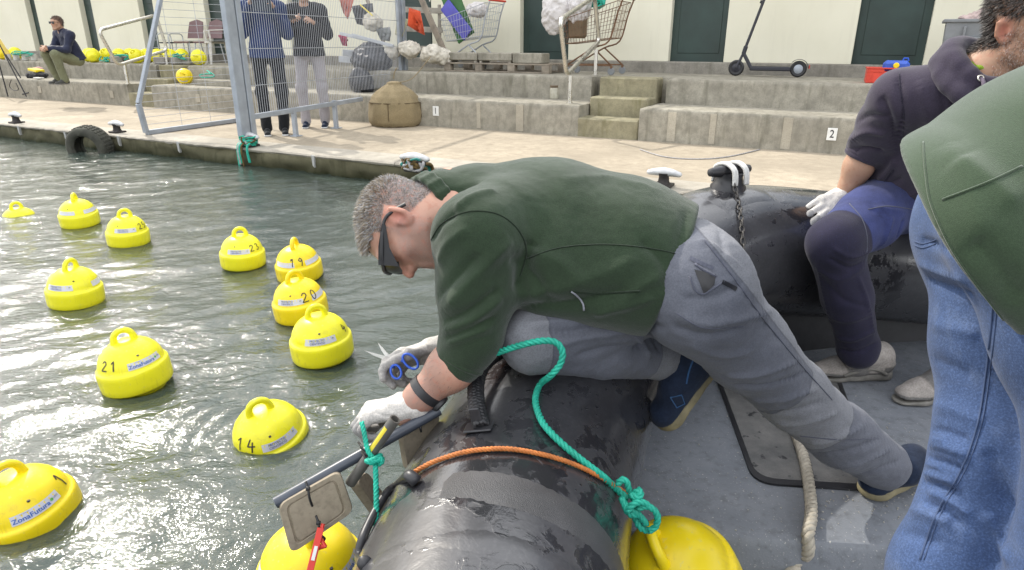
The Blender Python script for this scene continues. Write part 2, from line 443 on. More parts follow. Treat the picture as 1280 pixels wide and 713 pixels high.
# ------------------------------------------------------------------ water and sea bed
buoy_spots = [  # px, py of the middle of the waterline, diameter scale
    (101, 281), (162, 304), (97, 378), (305, 331), (375, 346), (377, 396), (404, 448), (172, 481), (338, 540), (37, 641), (392, 735), (23, 268)]
bw = [Z(x, y, 0) for x, y in buoy_spots]
def water():
    def axis(a, b, st, far):
        c = list(np.arange(a, b, st)); s_ = st; x = c[-1]; hi = []
        while x < far: s_ *= 1.35; x += s_; hi.append(x)
        s_ = st; x = a; lo = []
        while x > -far: s_ *= 1.35; x -= s_; lo.append(x)
        return np.array(lo[::-1] + c + hi)
    xs = axis(-9.5, 1.6, .026, 1500); ys = axis(.3, 8.6, .026, 1500)
    X, Y = np.meshgrid(xs, ys, indexing='ij'); n0, n1 = X.shape
    x = X.ravel(); y = Y.ravel()
    p = np.stack([x, y, np.zeros_like(x)], 1)
    ca, sa = math.cos(.5), math.sin(.5)
    q = np.stack([(x * ca + y * sa) * 1.0, (-x * sa + y * ca) * 2.0, x * 0], 1)
    h = .009 * fbm(q * 1.5, 2, 3) + .0068 * fbm(q * 4.3 + 9, 2, 11) + .0034 * fbm(q * 10 + 3, 2, 21)
    near = np.exp(-((np.maximum(np.abs(x + 3) - 7, 0)) ** 2 + np.maximum(np.abs(y - 4) - 5, 0) ** 2) / 6)
    h *= near
    for i, c in enumerate(bw[:11]):
        r = np.hypot(x - c[0], y - c[1]); wl = .055 + .01 * (i % 3)
        am = [.0012, .0012, .0016, .0012, .0014, .002, .003, .0045, .0045, .005, .004][i]
        h += 1.6 * am * np.sin(2 * math.pi * r / wl) * np.exp(-np.maximum(r - .15, 0) / .20) * (1 - np.exp(-(r / .1) ** 2))
    for cx, cy, am in ((-.72, 1.75, .004), (-.95, 2.35, .0035), (-.60, 1.95, .003)):
        r = np.hypot(x - cx, y - cy); h += am * np.sin(2 * math.pi * r / .06) * np.exp(-r / .22)
    p[:, 2] = h
    I = np.arange(n0 * n1).reshape(n0, n1)
    f = np.stack([I[:-1, :-1].ravel(), I[1:, :-1].ravel(), I[1:, 1:].ravel(), I[:-1, 1:].ravel()], 1)
    t = NT('harbour_water')
    n1_ = t.noise(14, 4, .6, .3, stretch=(1, 1.7, 1)); n2_ = t.noise(48, 3, .6, .4)
    n3_ = t.noise(120, 2, .5, .2); b = t.bump(n1_, .55, .012); b = t.bump(n2_, .5, .004, b); b = t.bump(n3_, .4, .0014, b)
    gl = t.n('BsdfGlossy'); gl.inputs['Roughness'].default_value = .07; gl.inputs['Color'].default_value = (1, 1, 1, 1); t.l(b, gl.inputs['Normal'])
    df = t.n('BsdfDiffuse'); df.inputs['Color'].default_value = (.078, .104, .088, 1)
    tr = t.n('BsdfTransparent'); tr.inputs['Color'].default_value = (.46, .58, .50, 1)
    m1 = t.n('MixShader'); m1.inputs[0].default_value = .42; t.l(df.outputs[0], m1.inputs[1]); t.l(tr.outputs[0], m1.inputs[2])
    fr = t.n('Fresnel'); fr.inputs['IOR'].default_value = 1.5; t.l(b, fr.inputs['Normal'])
    m2 = t.n('MixShader'); t.l(fr.outputs[0], m2.inputs[0]); t.l(m1.outputs[0], m2.inputs[1]); t.l(gl.outputs[0], m2.inputs[2])
    t.t.nodes.remove(t.b); t.l(m2.outputs[0], t.out.inputs[0])
    tag(mesh_obj('water', p, f, t.m, smooth=True), kind='structure')
water()
tag(mesh_obj('sea_bed', [(-1500, -1500, -1.6), (1500, -1500, -1.6), (1500, 1500, -1.6), (-1500, 1500, -1.6)], [(0, 1, 2, 3)], simple('sea_bed_mud', (.05, .075, .055), .95, .4, .8)), kind='structure')

# ------------------------------------------------------------------ quay, terrace steps
VE, VS, VT, VW = 5.57, 8.30, 9.05, 10.80     # quay edge, first step, second step, wall line
ZQ, ZL, ZT = .22, .62, .94
def qthing(name, label, cat, u, v, z, group=None, rz=0.0): return thing(name, label, cat, UV(u, v, z), -QA + rz, group)
def uvbox(m, u0, u1, v0, v1, z0, z1, bev=0.0):
    c = UV((u0 + u1) / 2, (v0 + v1) / 2, (z0 + z1) / 2); return m.box(c, (u1 - u0, v1 - v0, z1 - z0), bev, (UQ, VQ, A(0, 0, 1)))
m = MB(); uvbox(m, -400, 400, VE + .42, VS + 3.2, -3, ZQ); quay = tag(m.build('quay', M['quay']), kind='structure')
m = MB(); uvbox(m, -400, 400, VS + 3, 700, -3, ZQ + .3)
tag(m.build('land', M['plinth']), kind='structure')
# quay wall under the coping, rough and green at the waterline
us = np.arange(-20, 4, .045); zs = np.linspace(-.5, ZQ - .040, 18)
UU, ZZ = np.meshgrid(us, zs, indexing='ij'); P = UV(0, 0, 0) + UQ * UU.ravel()[:, None] + A(0, 0, 1) * ZZ.ravel()[:, None]
q = np.stack([UU.ravel() * 3, ZZ.ravel() * 6, UU.ravel() * 0], 1)
ero = .045 * fbm(q, 4, 5) + .07 * np.clip(fbm(q * [.9, .5, 1], 2, 8) - .5, 0, 1)
P = P + VQ * (VE + .035 + ero)[:, None]
I = np.arange(P.shape[0]).reshape(UU.shape)
f = np.stack([I[:-1, :-1].ravel(), I[1:, :-1].ravel(), I[1:, 1:].ravel(), I[:-1, 1:].ravel()], 1)
mesh_obj('quay_wall', P, f, M['quayface'], quay, smooth=True)
u = -20.0; k = 0
while u < 4:
    L = 2.1 + .5 * rnd.random()
    uu = np.linspace(u + .004, u + L - .004, 28); prof = [(VE + .43, -.055), (VE + .05, -.055), (VE + .012, -.042), (VE, -.022), (VE + .012, -.006), (VE + .035, 0.0), (VE + .2, .003), (VE + .43, .002)]
    n = len(prof); ps = []
    for a in uu:
        for v_, z_ in prof:
            e = .016 * vnoise(np.array([[a * 6, v_ * 3, z_ * 9]]), 4)[0] + .018 * vnoise(np.array([[a * 17, v_ * 5, z_ * 9]]), 6)[0]
            ps.append(UV(a, v_ + (e if v_ < VE + .1 else 0), ZQ + z_ - (abs(e) * .5 if v_ < VE + .1 else 0)))
    fs = [[i * n + j, (i + 1) * n + j, (i + 1) * n + j + 1, i * n + j + 1] for i in range(27) for j in range(n - 1)]
    fs += [list(range(n))[::-1], [27 * n + j for j in range(n)]]
    mesh_obj('coping_stone', ps, fs, M['coping'], quay, smooth=35)
    u += L; k += 1
for px in (22, 80, 147, 222, 391):
    p0 = V_(px, 150 + px * .11 + 6, VE); uu = uv(p0)[0]
    m = MB(); m.prism([UV(uu - .012, VE + .0, ZQ - .13), UV(uu + .012, VE + .0, ZQ - .15), UV(uu + .026, VE - .004, ZQ - .02), UV(uu - .018, VE - .004, ZQ - .015)], VQ * .03)
    m.build('paint_mark', M['chalk'], quay)

def upx(x, y, v): return uv(V_(x, y, v))[0]
sr0, sr1 = upx(722, 160, VS), upx(797, 165, VS)      # right-hand stair
sl0, sl1 = upx(160, 120, VS), upx(190, 125, VS)      # left-hand stair
steps = qthing('concrete_steps', 'weathered grey concrete seating steps running along the back of the quay', 'steps', 0, VS, ZQ)
def run(u0, u1, v0, v1, z0, z1, seg):
    n = max(1, round((u1 - u0) / seg)); L = (u1 - u0) / n
    for i in range(n):
        a_, b_ = u0 + i * L + .003, u0 + (i + 1) * L - .003; nu = max(8, int(L / .07)); uu = np.linspace(a_, b_, nu); prof = [(v0, z0), (v0, z0 + (z1 - z0) * .5), (v0, z1 - .045), (v0 + .004, z1 - .020), (v0 + .014, z1 - .006), (v0 + .04, z1), (v0 + .2, z1), (v1, z1)]
        W = np.array([[0, .2, .6, 1, 1, .5, .15, 0]]).T; k_ = len(prof); ps = []
        for j, u_ in enumerate(uu):
            q_ = np.array([[u_ * 4, v_ * 3 + z0 * 9, z_ * 7] for v_, z_ in prof]); e1 = vnoise(q_, 31) * .010; e2 = np.minimum(0, vnoise(q_ * 3.1, 37) + .35) * .022; en = .02 if j in (0, nu - 1) else 0
            for (v_, z_), w_, x1, x2 in zip(prof, W[:, 0], e1, e2): ps.append(UV(u_, v_ + w_ * (abs(x1) - x2) + en * (v_ < v0 + .03), z_ - w_ * (abs(x1) - x2) * .5 - en * .5 * (z_ > z1 - .03)))
        fs = [[j * k_ + q, (j + 1) * k_ + q, (j + 1) * k_ + q + 1, j * k_ + q + 1] for j in range(nu - 1) for q in range(k_ - 1)]; lo_ = len(ps); ps += [UV(a_, v1, z0), UV(b_, v1, z0)]; fs += [list(range(k_))[::-1] + [lo_], [(nu - 1) * k_ + q for q in range(k_)] + [lo_ + 1]]
        mesh_obj('step_block', ps, fs, M['step'], steps, smooth=38)
for a, b in ((-24, sl0), (sl1, sr0), (sr1, 14)):
    run(a, b, VS, VT + .1, ZQ - .1, ZL, 2.6)
    run(a + (.12 if a > -20 else 0), b - (.12 if b < 10 else 0), VT, VT + .35, ZQ, ZT, 2.6)
m = MB(); uvbox(m, -24, 14, VT + .3, VW + .5, ZQ, ZT - .004); m.build('terrace_floor', M['step'], steps)
for a, b in ((sl0, sl1), (sr0, sr1)):
    for i, (v_, z_) in enumerate(((VS + .02, ZQ + .24), (VS + .38, ZQ + .48), (VT - .02, ZT - .002))):
        m = MB(); uvbox(m, a - (.12 if i == 0 else -.01), b - .005, v_, VT + .36, ZQ - .05, z_, .018); m.build('stair_step', M['stair'], steps)
for px, wd in ((645, .11), (835, .1), (640 + 340, .1), (888, .07), (596, .06)):
    uu = upx(px, 150, VS); m = MB(); uvbox(m, uu, uu + wd, VS - .003, VS + .02, ZQ + .02, ZL - .03, 0); m.build('mortar_strip', M['mortar'], steps)

# ------------------------------------------------------------------ building
bld = qthing('boathouse', 'long cream painted boathouse wall with a row of dark green doors', 'building', 0, VW, ZT)
doors = [(42, 54, 52), (108, 123, 52), (181, 199, 55), (262, 284, 58), (365, 392, 60), (497, 541, 66), (650, 710, 72), (835, 904.3, 74), (1063.7, 1153.8, 78)]
du = [(uv(V_(a, y, VW))[0], uv(V_(b, y, VW))[0]) for a, b, y in doors]
du += [(du[-1][0] + 2.02 * i, du[-1][1] + 2.02 * i) for i in (1, 2, 3)]
ZB = 1.105; DH = 2.05; ZTOP = 4.9
m = MB(); uvbox(m, -26, 16, VW - .12, VW + .4, ZT - .02, ZB, .012); m.build('plinth', M['plinth'], bld)
edges = [-26] + [x for d in du for x in d] + [16]
for i in range(0, len(edges), 2):
    m = MB(); uvbox(m, edges[i], edges[i + 1], VW, VW + .3, ZB, ZB + DH, 0.004); m.build('wall', M['wall'], bld)
m = MB(); uvbox(m, -26, 16, VW, VW + .3, ZB + DH, ZTOP, 0.004); m.build('upper_wall', M['wall'], bld)
for a, b in du:
    g = MB(); uvbox(g, a - .02, b + .02, VW + .13, VW + .19, ZB, ZB + DH - .002, 0); d_ = g.build('door', M['door'], bld)
    for k in range(2):
        g = MB(); uvbox(g, a + .1, b - .1, VW + .122, VW + .14, ZB + .12 + .95 * k, ZB + .95 + .95 * k, .006); g.build('door_panel', M['door'], d_)
    g = MB(); uvbox(g, b - .1, b - .07, VW + .08, VW + .13, ZB + .95, ZB + 1.08, .006); g.build('handle', M['steel'], d_)
m = MB(); m.prism([UV(-27, VW - .35, ZTOP), UV(-27, VW + 6, ZTOP + 1.4), UV(-27, VW + 6, ZTOP + 1.3), UV(-27, VW - .35, ZTOP - .1)], UQ * 44); m.build('roof', M['roof'], bld)
m = MB(); uvbox(m, -26, 16, VW + .3, VW + 6, ZT, ZTOP + .05); m.build('rear_wall', M['wall'], bld)

# number plates on the lower steps
def text_mesh(txt, size, bold=0.0, sx=1.0):
    cu = bpy.data.curves.new('txt', 'FONT'); cu.body = txt; cu.size = size; cu.align_x = 'CENTER'; cu.align_y = 'CENTER'; cu.offset = bold
    cu.resolution_u = 3
    o = bpy.data.objects.new('txt', cu); COL.objects.link(o); dg = bpy.context.evaluated_depsgraph_get()
    me = o.evaluated_get(dg).to_mesh(); v = np.array([p.co[:] for p in me.vertices]); f = [list(p.vertices) for p in me.polygons]
    bpy.data.objects.remove(o); bpy.data.curves.remove(cu)
    if sx != 1.0: v[:, 0] *= sx
    return v, f
def number_plate(px, py, txt, label, dirty=False):
    p = V_(px, py, VS); uu, _, zz = uv(p)
    t = qthing('number_plate', label, 'number plate', uu, VS, zz, 'number plates on the lower steps')
    m = MB(); m.box((0, -.006, 0), (.10, .012, .135), .003); m.build('plate', M['white'] if not dirty else M['mortar'], t, local=True)
    if txt:
        v, f = text_mesh(txt, .12, .001, .8); P = np.stack([v[:, 0], np.full(len(v), -.0135), v[:, 1]], 1)
        mesh_obj('digit', P, f, M['black'], t, local=True)
number_plate(1040, 168, '2', 'white tile with a black 2 on the lower step near the seated man')
number_plate(545, 139, '1', 'white tile with a black 1 on the lower step beside the net trap')
number_plate(248, 123, '', 'faded blank tile on the lower step behind the open gate', True)
number_plate(140, 118, '', 'faded blank tile on the lower step below the left handrail', True)
number_plate(50, 112, '', 'faded blank tile on the lower step below the man sitting on the terrace', True)
# ------------------------------------------------------------------ the inflatable boat
def rubber():
    t = NT('wet_black_rubber')
    n1 = t.noise(5.0, 5, .6, .8); n2 = t.noise(21, 4, .6, 1.0); n3 = t.noise(130, 3); dry = t.noise(3.0, 5, .7)
    drop = t.n('TexVoronoi'); drop.inputs['Scale'].default_value = 46; t.l(t.co, drop.inputs['Vector'])
    dr = t.ramp(drop.outputs['Distance'], [(.12, 1), (.2, 0)])
    dsel = t.ramp(t.noise(7, 3), [(.52, 0), (.6, 1)])
    wet = t.ramp(t.math('ADD', n1, t.math('MULTIPLY', t.math('SUBTRACT', n2, .5), .55)), [(.555, 0), (.60, 1)])
    wet = t.math('MAXIMUM', wet, t.math('MULTIPLY', dr, dsel))
    cd = t.mix(t.ramp(dry, [(.3, 0), (.7, 1)]), (.024, .024, .027), (.050, .050, .055))
    cd = t.mix(t.math('MULTIPLY', t.ramp(n3, [(.3, 1), (.5, 0)]), .3), cd, (.085, .085, .09))
    c = t.mix(wet, cd, (.021, .021, .024))
    rg = t.mix(wet, t.math('ADD', .24, t.math('MULTIPLY', dry, .16)), .14)
    b = t.bump(n3, .18, .0015); b = t.bump(n2, .20, .005, b); b = t.bump(wet, .25, .002, b)
    t.set(col=c, rough=rg, normal=b, spec=.6, coat=.6, coatr=.16); return t.m
M['rubber'] = rubber()
M['rubber2'] = simple('moulded_rubber', (.025, .025, .028), .38, .2, 25, bump=.15)
M['weave'] = simple('mesh_rubber', (.055, .055, .058), .45, .25, 14, bump=.9, bscale=520, bdist=.002)
def deckmat():
    t = NT('deck_grp'); n = t.noise(2.6, 5, .65); f = t.noise(160, 2); g = t.noise(38, 4)
    c = t.mix(t.ramp(n, [(.3, 0), (.7, 1)]), (.150, .163, .185), (.225, .24, .265))
    c = t.mix(t.math('MULTIPLY', t.ramp(g, [(.5, 0), (.7, 1)]), .5), c, (.10, .105, .115))
    c = t.mix(t.ramp(f, [(.655, 0), (.72, 1)]), c, (.46, .45, .42))
    b = t.bump(f, .5, .002); t.set(col=c, rough=t.mix(t.ramp(n, [(.45, 0), (.6, 1)]), .62, .38), normal=b); return t.m
M['deck'] = deckmat()
def hatchmat():
    t = NT('hatch_tread'); n = t.noise(5, 5, .7); f = t.noise(170, 2); g = t.noise(22, 4)
    c = t.mix(t.ramp(n, [(.35, 0), (.65, 1)]), (.10, .10, .10), (.20, .195, .185))
    c = t.mix(t.ramp(g, [(.62, 0), (.68, 1)]), c, (.03, .03, .033))
    t.set(col=c, rough=.7, normal=t.bump(f, .9, .003)); return t.m
M['hatch'] = hatchmat()

TR = .25
axis_pts = [(-.35, -.6, .44), (-.13, .3, .44), (-.03, 1.0, .44), (.07, 1.4, .455), (.21, 1.76, .50), (.45, 2.12, .575), (.8, 2.39, .65), (1.3, 2.55, .595), (1.8, 2.62, .53), (2.4, 2.62, .49), (3.2, 2.45, .47), (3.55, 1.8, .46), (3.6, .6, .44), (3.6, -.6, .44)]
TAX = resample(catmull(axis_pts, 24), .03)
TS, TU, TT = pframes(TAX)
def tube_d(p):
    d = np.linalg.norm(TAX - p, axis=1); i = int(d.argmin()); a = TAX[max(i - 1, 0)]; b = TAX[min(i + 1, len(TAX) - 1)]
    ba = b - a; t = np.clip((p - a) @ ba / (ba @ ba), 0, 1); q = a + ba * t; return np.linalg.norm(p - q) - TR, nrm(p - q)
def T_(x, y, off=0.0):                     # where the line of sight first meets the boat's tube
    r = ray(x, y); r = r / np.linalg.norm(r); s_ = .4
    for _ in range(120):
        d, n = tube_d(C0 + r * s_)
        if d < .0004: break
        s_ += d * .9
        if s_ > 5: break
    p = C0 + r * s_; d, n = tube_d(p); return p + n * (off - d)

boat = thing('inflatable_boat', 'large black rubber inflatable boat with grey deck moored against the quay', 'boat', (1.6, 1.2, .0))
seg = 64; th = np.arange(seg) * 2 * math.pi / seg
V = TAX[:, None, :] + TR * (np.cos(th)[None, :, None] * TS[:, None, :] + np.sin(th)[None, :, None] * TU[:, None, :])
V = V.reshape(-1, 3); dir_ = (V - np.repeat(TAX, seg, 0)) / TR
V = V + dir_ * (.0012 * fbm(V * 7, 3, 2))[:, None]
n = len(TAX); I = np.arange(n * seg).reshape(n, seg)
f = np.stack([I[:-1].ravel(), np.roll(I, -1, 1)[:-1].ravel(), np.roll(I, -1, 1)[1:].ravel(), I[1:].ravel()], 1)
mesh_obj('tube', V, f, M['rubber'], boat, smooth=True)
def band(i0, i1, off, a0, a1, name, mat, edge=0.0):       # patch laid on the tube between rings i0..i1 and world-angles a0..a1 (0 = up, + = right)
    vs, k = [], max(6, int((a1 - a0) / .06)); rows = list(range(i0, i1 + 1))
    for i in rows:
        t = TT[i]; upv = nrm(A(0, 0, 1) - t * t[2]); rgt = np.cross(t, upv)
        for j in range(k + 1):
            a = a0 + (a1 - a0) * j / k; o = off - (.003 if (j in (0, k) or i in (i0, i1)) else 0)
            vs.append(TAX[i] + (upv * math.cos(a) + rgt * math.sin(a)) * (TR + .0022 + o))
    w_ = k + 1; fs = [[r * w_ + j, r * w_ + j + 1, (r + 1) * w_ + j + 1, (r + 1) * w_ + j] for r in range(len(rows) - 1) for j in range(k)]
    return mesh_obj(name, vs, fs, mat, boat, smooth=True)
def nearest_ring(p): return int(np.linalg.norm(TAX - p, axis=1).argmin())
r0 = nearest_ring(T_(690, 652)); r1 = nearest_ring(T_(690, 612))
band(r0, r1, .0, -.35, 1.30, 'weave_patch', M['weave'])
for px, py in ((640, 690), (700, 470)):
    i = nearest_ring(T_(px, py)); band(i - 1, i + 1, -.0004, -2.6, 2.6, 'seam_tape', M['rubber'])
# moulded grab handle on the outboard side
hp = [T_(522, 604, .004), T_(517, 603, .016), D(497, 606, T_(517, 603)[1] * 0 + 1.335), D(483, 617, 1.315), D(466, 645, 1.27), D(453, 674, 1.225), D(449, 698, 1.20), T_(458, 706, .004)]
g = MB(); P = resample(catmull(hp, 10), .008); r = .0088 * np.ones(len(P)); e = np.linspace(0, 1, len(P)); r += .003 * np.exp(-(e / .10) ** 2) + .003 * np.exp(-((1 - e) / .12) ** 2)
g.tube(P, r, 14); g.build('grab_handle', M['rubber2'], boat, smooth=True)
# braided webbing handle on top, with its clip
wp = [T_(603, 537, .008), T_(600, 520, .022), T_(602, 500, .034), T_(609, 482, .040), T_(620, 466, .036), T_(634, 450, .022), T_(648, 440, .006)]
P = resample(catmull(wp, 10), .006); g = MB(); SX, UX, TX = pframes(P)
L = np.arange(len(P)) * .006
for k in range(5):
    for s_ in (-1, 1):
        ph = L / .05 * 2 * math.pi * s_ + k * 2 * math.pi / 5
        g.tube(P + .014 * np.cos(ph)[:, None] * SX + .008 * np.sin(ph)[:, None] * UX, .0048, 5)
g.tube(P, .009, 6); g.build('webbing_handle', M['black'], boat, smooth=True)
pc = T_(599, 536, .002); n_ = tube_d(pc)[1]; t_ = TT[nearest_ring(pc)]; b_ = np.cross(n_, t_)
g = MB(); g.box(pc + n_ * .002, (.058, .034, .005), .002, (b_, t_, n_)); g.build('handle_base', M['rubber2'], boat); g = MB(); g.box(pc + n_ * .024, (.022, .007, .042), .002, (b_, t_, n_)); g.build('handle_clip', M['rubber2'], boat)
# bow bitt with its base pad
pb = T_(918, 243, 0); pb[1] += .05; ib = nearest_ring(pb); pb = TAX[ib] + A(0, 0, TR)
ttx = TT[ib] * A(1, 1, 0); ttx = nrm(ttx); sdx = np.cross(A(0, 0, 1), ttx)
g = MB()
vs = []; fs = []
for i in range(ib - 4, ib + 5):
    for j in range(9):
        a = -.55 + 1.1 * j / 8; t = TT[i]; uu = nrm(A(0, 0, 1) - t * t[2]); rr = np.cross(t, uu); vs.append(TAX[i] + (uu * math.cos(a) + rr * math.sin(a)) * (TR + (.006 if 0 < j < 8 and ib - 4 < i < ib + 4 else -.002)))
g.raw(vs, [[i * 9 + j, i * 9 + j + 1, (i + 1) * 9 + j + 1, (i + 1) * 9 + j] for i in range(8) for j in range(8)])
bitt = g.build('bitt_pad', M['rubber'], boat, smooth=True)
g = MB(); g.lathe([(.066, -.02), (.062, .012), (.052, .024), (.048, .045), (.050, .058)], 20, pb); cc = pb + A(0, 0, .066)
g.tube([cc - ttx * .10, cc - ttx * .094, cc - ttx * .06, cc, cc + ttx * .06, cc + ttx * .094, cc + ttx * .10], [.006, .014, .020, .023, .020, .014, .006], 14)
g.build('bow_bitt', M['rubber2'], boat, smooth=40)
# deck
dA = Z(850, 668, .2); dB = Z(1095, 682, .2); yA = dA[1]
def decksheet():
    prof = [(2.62, .2), (yA + .02, .2), (yA + .006, .197), (yA, .188), (yA - .006, .17), (yA - .03, .02), (yA - .035, .0)]
    xs = np.linspace(.05, 3.5, 40); ps = [(x, y + (x - dA[0]) * (dB[1] - dA[1]) / (dB[0] - dA[0]) * (1 if y < 2 else 0), z) for x in xs for y, z in prof]; n = len(prof)
    fs = [[i * n + j, i * n + j + 1, (i + 1) * n + j + 1, (i + 1) * n + j] for i in range(39) for j in range(n - 1)]
    mesh_obj('foredeck', ps, fs, M['deck'], boat, smooth=30)
decksheet()
mesh_obj('well_floor', [(-.3, -.8, .085), (3.6, -.8, .085), (3.6, 2.0, .085), (-.1, 2.0, .085)], [(0, 1, 2, 3)], M['deck'], boat)
hv = [TAX[i] + A(0, 0, -.2) for i in range(0, n, 6)]
g = MB(); vs = []; fs = []
for q in hv: vs += [q, A(q[0] * .92 + .12, q[1] * .96 - .05, -.32)]
for i in range(len(hv) - 1): fs.append([2 * i, 2 * i + 2, 2 * i + 3, 2 * i + 1])
g.raw(vs, fs); g.build('hull', M['rubber2'], boat, smooth=True)
# hatch plate: rim and tread insert
hp4 = [Z(889, 458, .2), Z(942, 606, .2), Z(1100, 616, .2), Z(1048, 470, .2)]
def rounded(poly, rad, k=6):
    out = []
    for i in range(len(poly)):
        p = poly[i]; a = nrm(poly[i - 1] - p); b = nrm(poly[(i + 1) % len(poly)] - p)
        for j in range(k + 1):
            t = j / k; out.append((1 - t) ** 2 * (p + a * rad) + 2 * t * (1 - t) * p + t * t * (p + b * rad))
    return np.array(out)
ro = rounded(hp4, .07); ce = ro.mean(0); ri = ce + (ro - ce) * .93
nn = len(ro); vs = np.r_[ro, ro + A(0, 0, .007), ri + A(0, 0, .007), ri]; fs = []
for a_ in range(3): fs += [[a_ * nn + i, a_ * nn + (i + 1) % nn, (a_ + 1) * nn + (i + 1) % nn, (a_ + 1) * nn + i] for i in range(nn)]
hat = mesh_obj('hatch_rim', vs, fs, M['rubber2'], boat)
ri2 = ce + (ro - ce) * .925
mesh_obj('hatch_tread', np.r_[ri2 + A(0, 0, .0055), ri2], [list(range(nn))] + [[i, nn + i, nn + (i + 1) % nn, (i + 1) % nn] for i in range(nn)], M['hatch'], boat)

# ------------------------------------------------------------------ ropes and lines on the boat
def ropemat(name, col, var=.25):
    return simple(name, col, .6, var, 40, bump=.7, bscale=260, bdist=.002)
M['green_rope'] = ropemat('green_rope_fibre', (.015, .36, .25)); M['orange_rope'] = ropemat('orange_rope_fibre', (.50, .16, .035)); M['pale_rope'] = ropemat('pale_rope_fibre', (.42, .38, .31)); M['green_cord'] = ropemat('green_cord_fibre', (.01, .40, .28))
op = [T_(508, 600, .004)] + [T_(x, y, .006) for x, y in ((522, 592), (545, 580), (580, 569), (610, 565), (640, 565), (680, 572), (715, 583), (745, 597), (766, 609), (785, 622))]
g = MB(); g.rope(catmull(op, 8), .0050, .022, .004)
tag(g.build('orange_line', M['orange_rope'], smooth=True), 'thin orange line lying across the black boat tube', 'rope')
kb = D(806, 648, 1.30)
gp = [D(600, 449, 1.42), D(622, 441, 1.385), D(650, 432, 1.348), D(676, 426.5, 1.335), D(694, 428, 1.335), D(703, 440, 1.338), D(700, 456, 1.345), D(688, 470, 1.355), T_(675, 485, .010), T_(669, 500, .008)] + [T_(x, y, .009) for x, y in ((670, 515), (677, 533), (690, 549), (708, 566), (730, 584), (750, 599))] + [D(770, 611, 1.30), D(785, 624, 1.29)]
GR = .0071
g = MB(); g.rope(catmull(gp, 8), GR, .034, .004)
def loop_pts(c, a, b, ra, rb, n=14, t0=0, t1=2 * math.pi, lift=0):
    return [c + a * ra * math.cos(t0 + (t1 - t0) * i / n) + b * rb * math.sin(t0 + (t1 - t0) * i / n) for i in range(n + 1)]
ux, uy, uz = AR, AU, -AF
def scr(x, y, d, dz=0): return D(x, y, d) + uz * dz
# bend and knot: a wrapped turn, a doubled standing part and the eye round the buoy handle
for pts, dd in (([(772, 606), (777, 600), (783, 602), (786, 612), (792, 624), (798, 634)], 1.275),
                ([(776, 622), (784, 634), (794, 640), (802, 648), (808, 656)], 1.27),
                ([(780, 628), (783, 638), (790, 644), (797, 642)], 1.268),
                ([(788, 618), (796, 622), (801, 618), (799, 613), (793, 617)], 1.262),
                ([(796, 636), (808, 633), (818, 638), (822, 648), (819, 659), (811, 664)], 1.262),
                ([(792, 638), (795, 650), (801, 660), (811, 664)], 1.285),
                ([(784, 640), (792, 630), (803, 628), (812, 634)], 1.258)):
    g.rope(catmull([D(x, y, dd - .006 * math.sin(i)) for i, (x, y) in enumerate(pts)], 8), GR * .96, .032, .004)
tag(g.build('green_rope', M['green_rope'], smooth=True), 'thick green twisted rope looping by the knee and knotted to the yellow buoy', 'rope')
wr = [Z(955, 445, .212), Z(975, 490, .214), Z(990, 530, .218), Z(1004, 570, .218), Z(1012, 612, .218), Z(1014, 645, .218), Z(1010, 668, .214)] + [A(*(Z(1008, 672, .2) + A(0, -.02, -.03))), Z(1000, 700, .135), Z(982, 722, .105), Z(955, 735, .103)]
g = MB(); g.rope(catmull(wr, 8), .0165, .055, .006)
tag(g.build('pale_rope', M['pale_rope'], smooth=True), 'thick pale three strand rope lying over the grey hatch and deck edge', 'rope')
# white rope on the bitt and the chain that hangs from it
mr = simple('white_braid', (.66, .65, .62), .7, .12, 50, bump=.5, bscale=300)
g = MB()
for dx in (-.028, -.018, .026, .036):
    a0 = pb + A(0, 0, .032) + ttx * dx
    g.tube(catmull([a0 - sdx * .055 + A(0, 0, -.01), a0 - sdx * .045 + A(0, 0, .042), a0 + A(0, 0, .061), a0 + sdx * .045 + A(0, 0, .042), a0 * .6 + .4 * (pb + A(0, 0, .05)) + sdx * .06 + A(0, 0, -.02)], 6), .007, 8)
tag(g.build('white_rope', mr, smooth=True), 'white rope turned round the black bitt on the boat bow', 'rope')
def chain(P, R, r, name, label, mat):
    P = resample(P, R * 2.5); g = MB(); SX, UX, TX = pframes(P)
    for i in range(len(P)):
        s_ = SX[i] if i % 2 else UX[i]
        c = [P[i] + TX[i] * R * 1.55 * math.cos(t) + s_ * R * .8 * math.sin(t) for t in np.arange(10) * 2 * math.pi / 10]
        g.tube(c, r, 5, closed=True)
    return tag(g.build(name, mat, smooth=True), label, 'chain')
q0 = pb + A(0, 0, .03) - A(0, .06, 0); chain(catmull([q0] + [T_(x, y, .008) for x, y in ((921, 250), (924, 266), (926, 290), (927, 318), (926, 345))], 6), .009, .003, 'steel_chain', 'short steel chain hanging down the inner side of the boat bow', simple('dull_chain', (.07, .065, .06), .55, .3, 40, metal=.4))

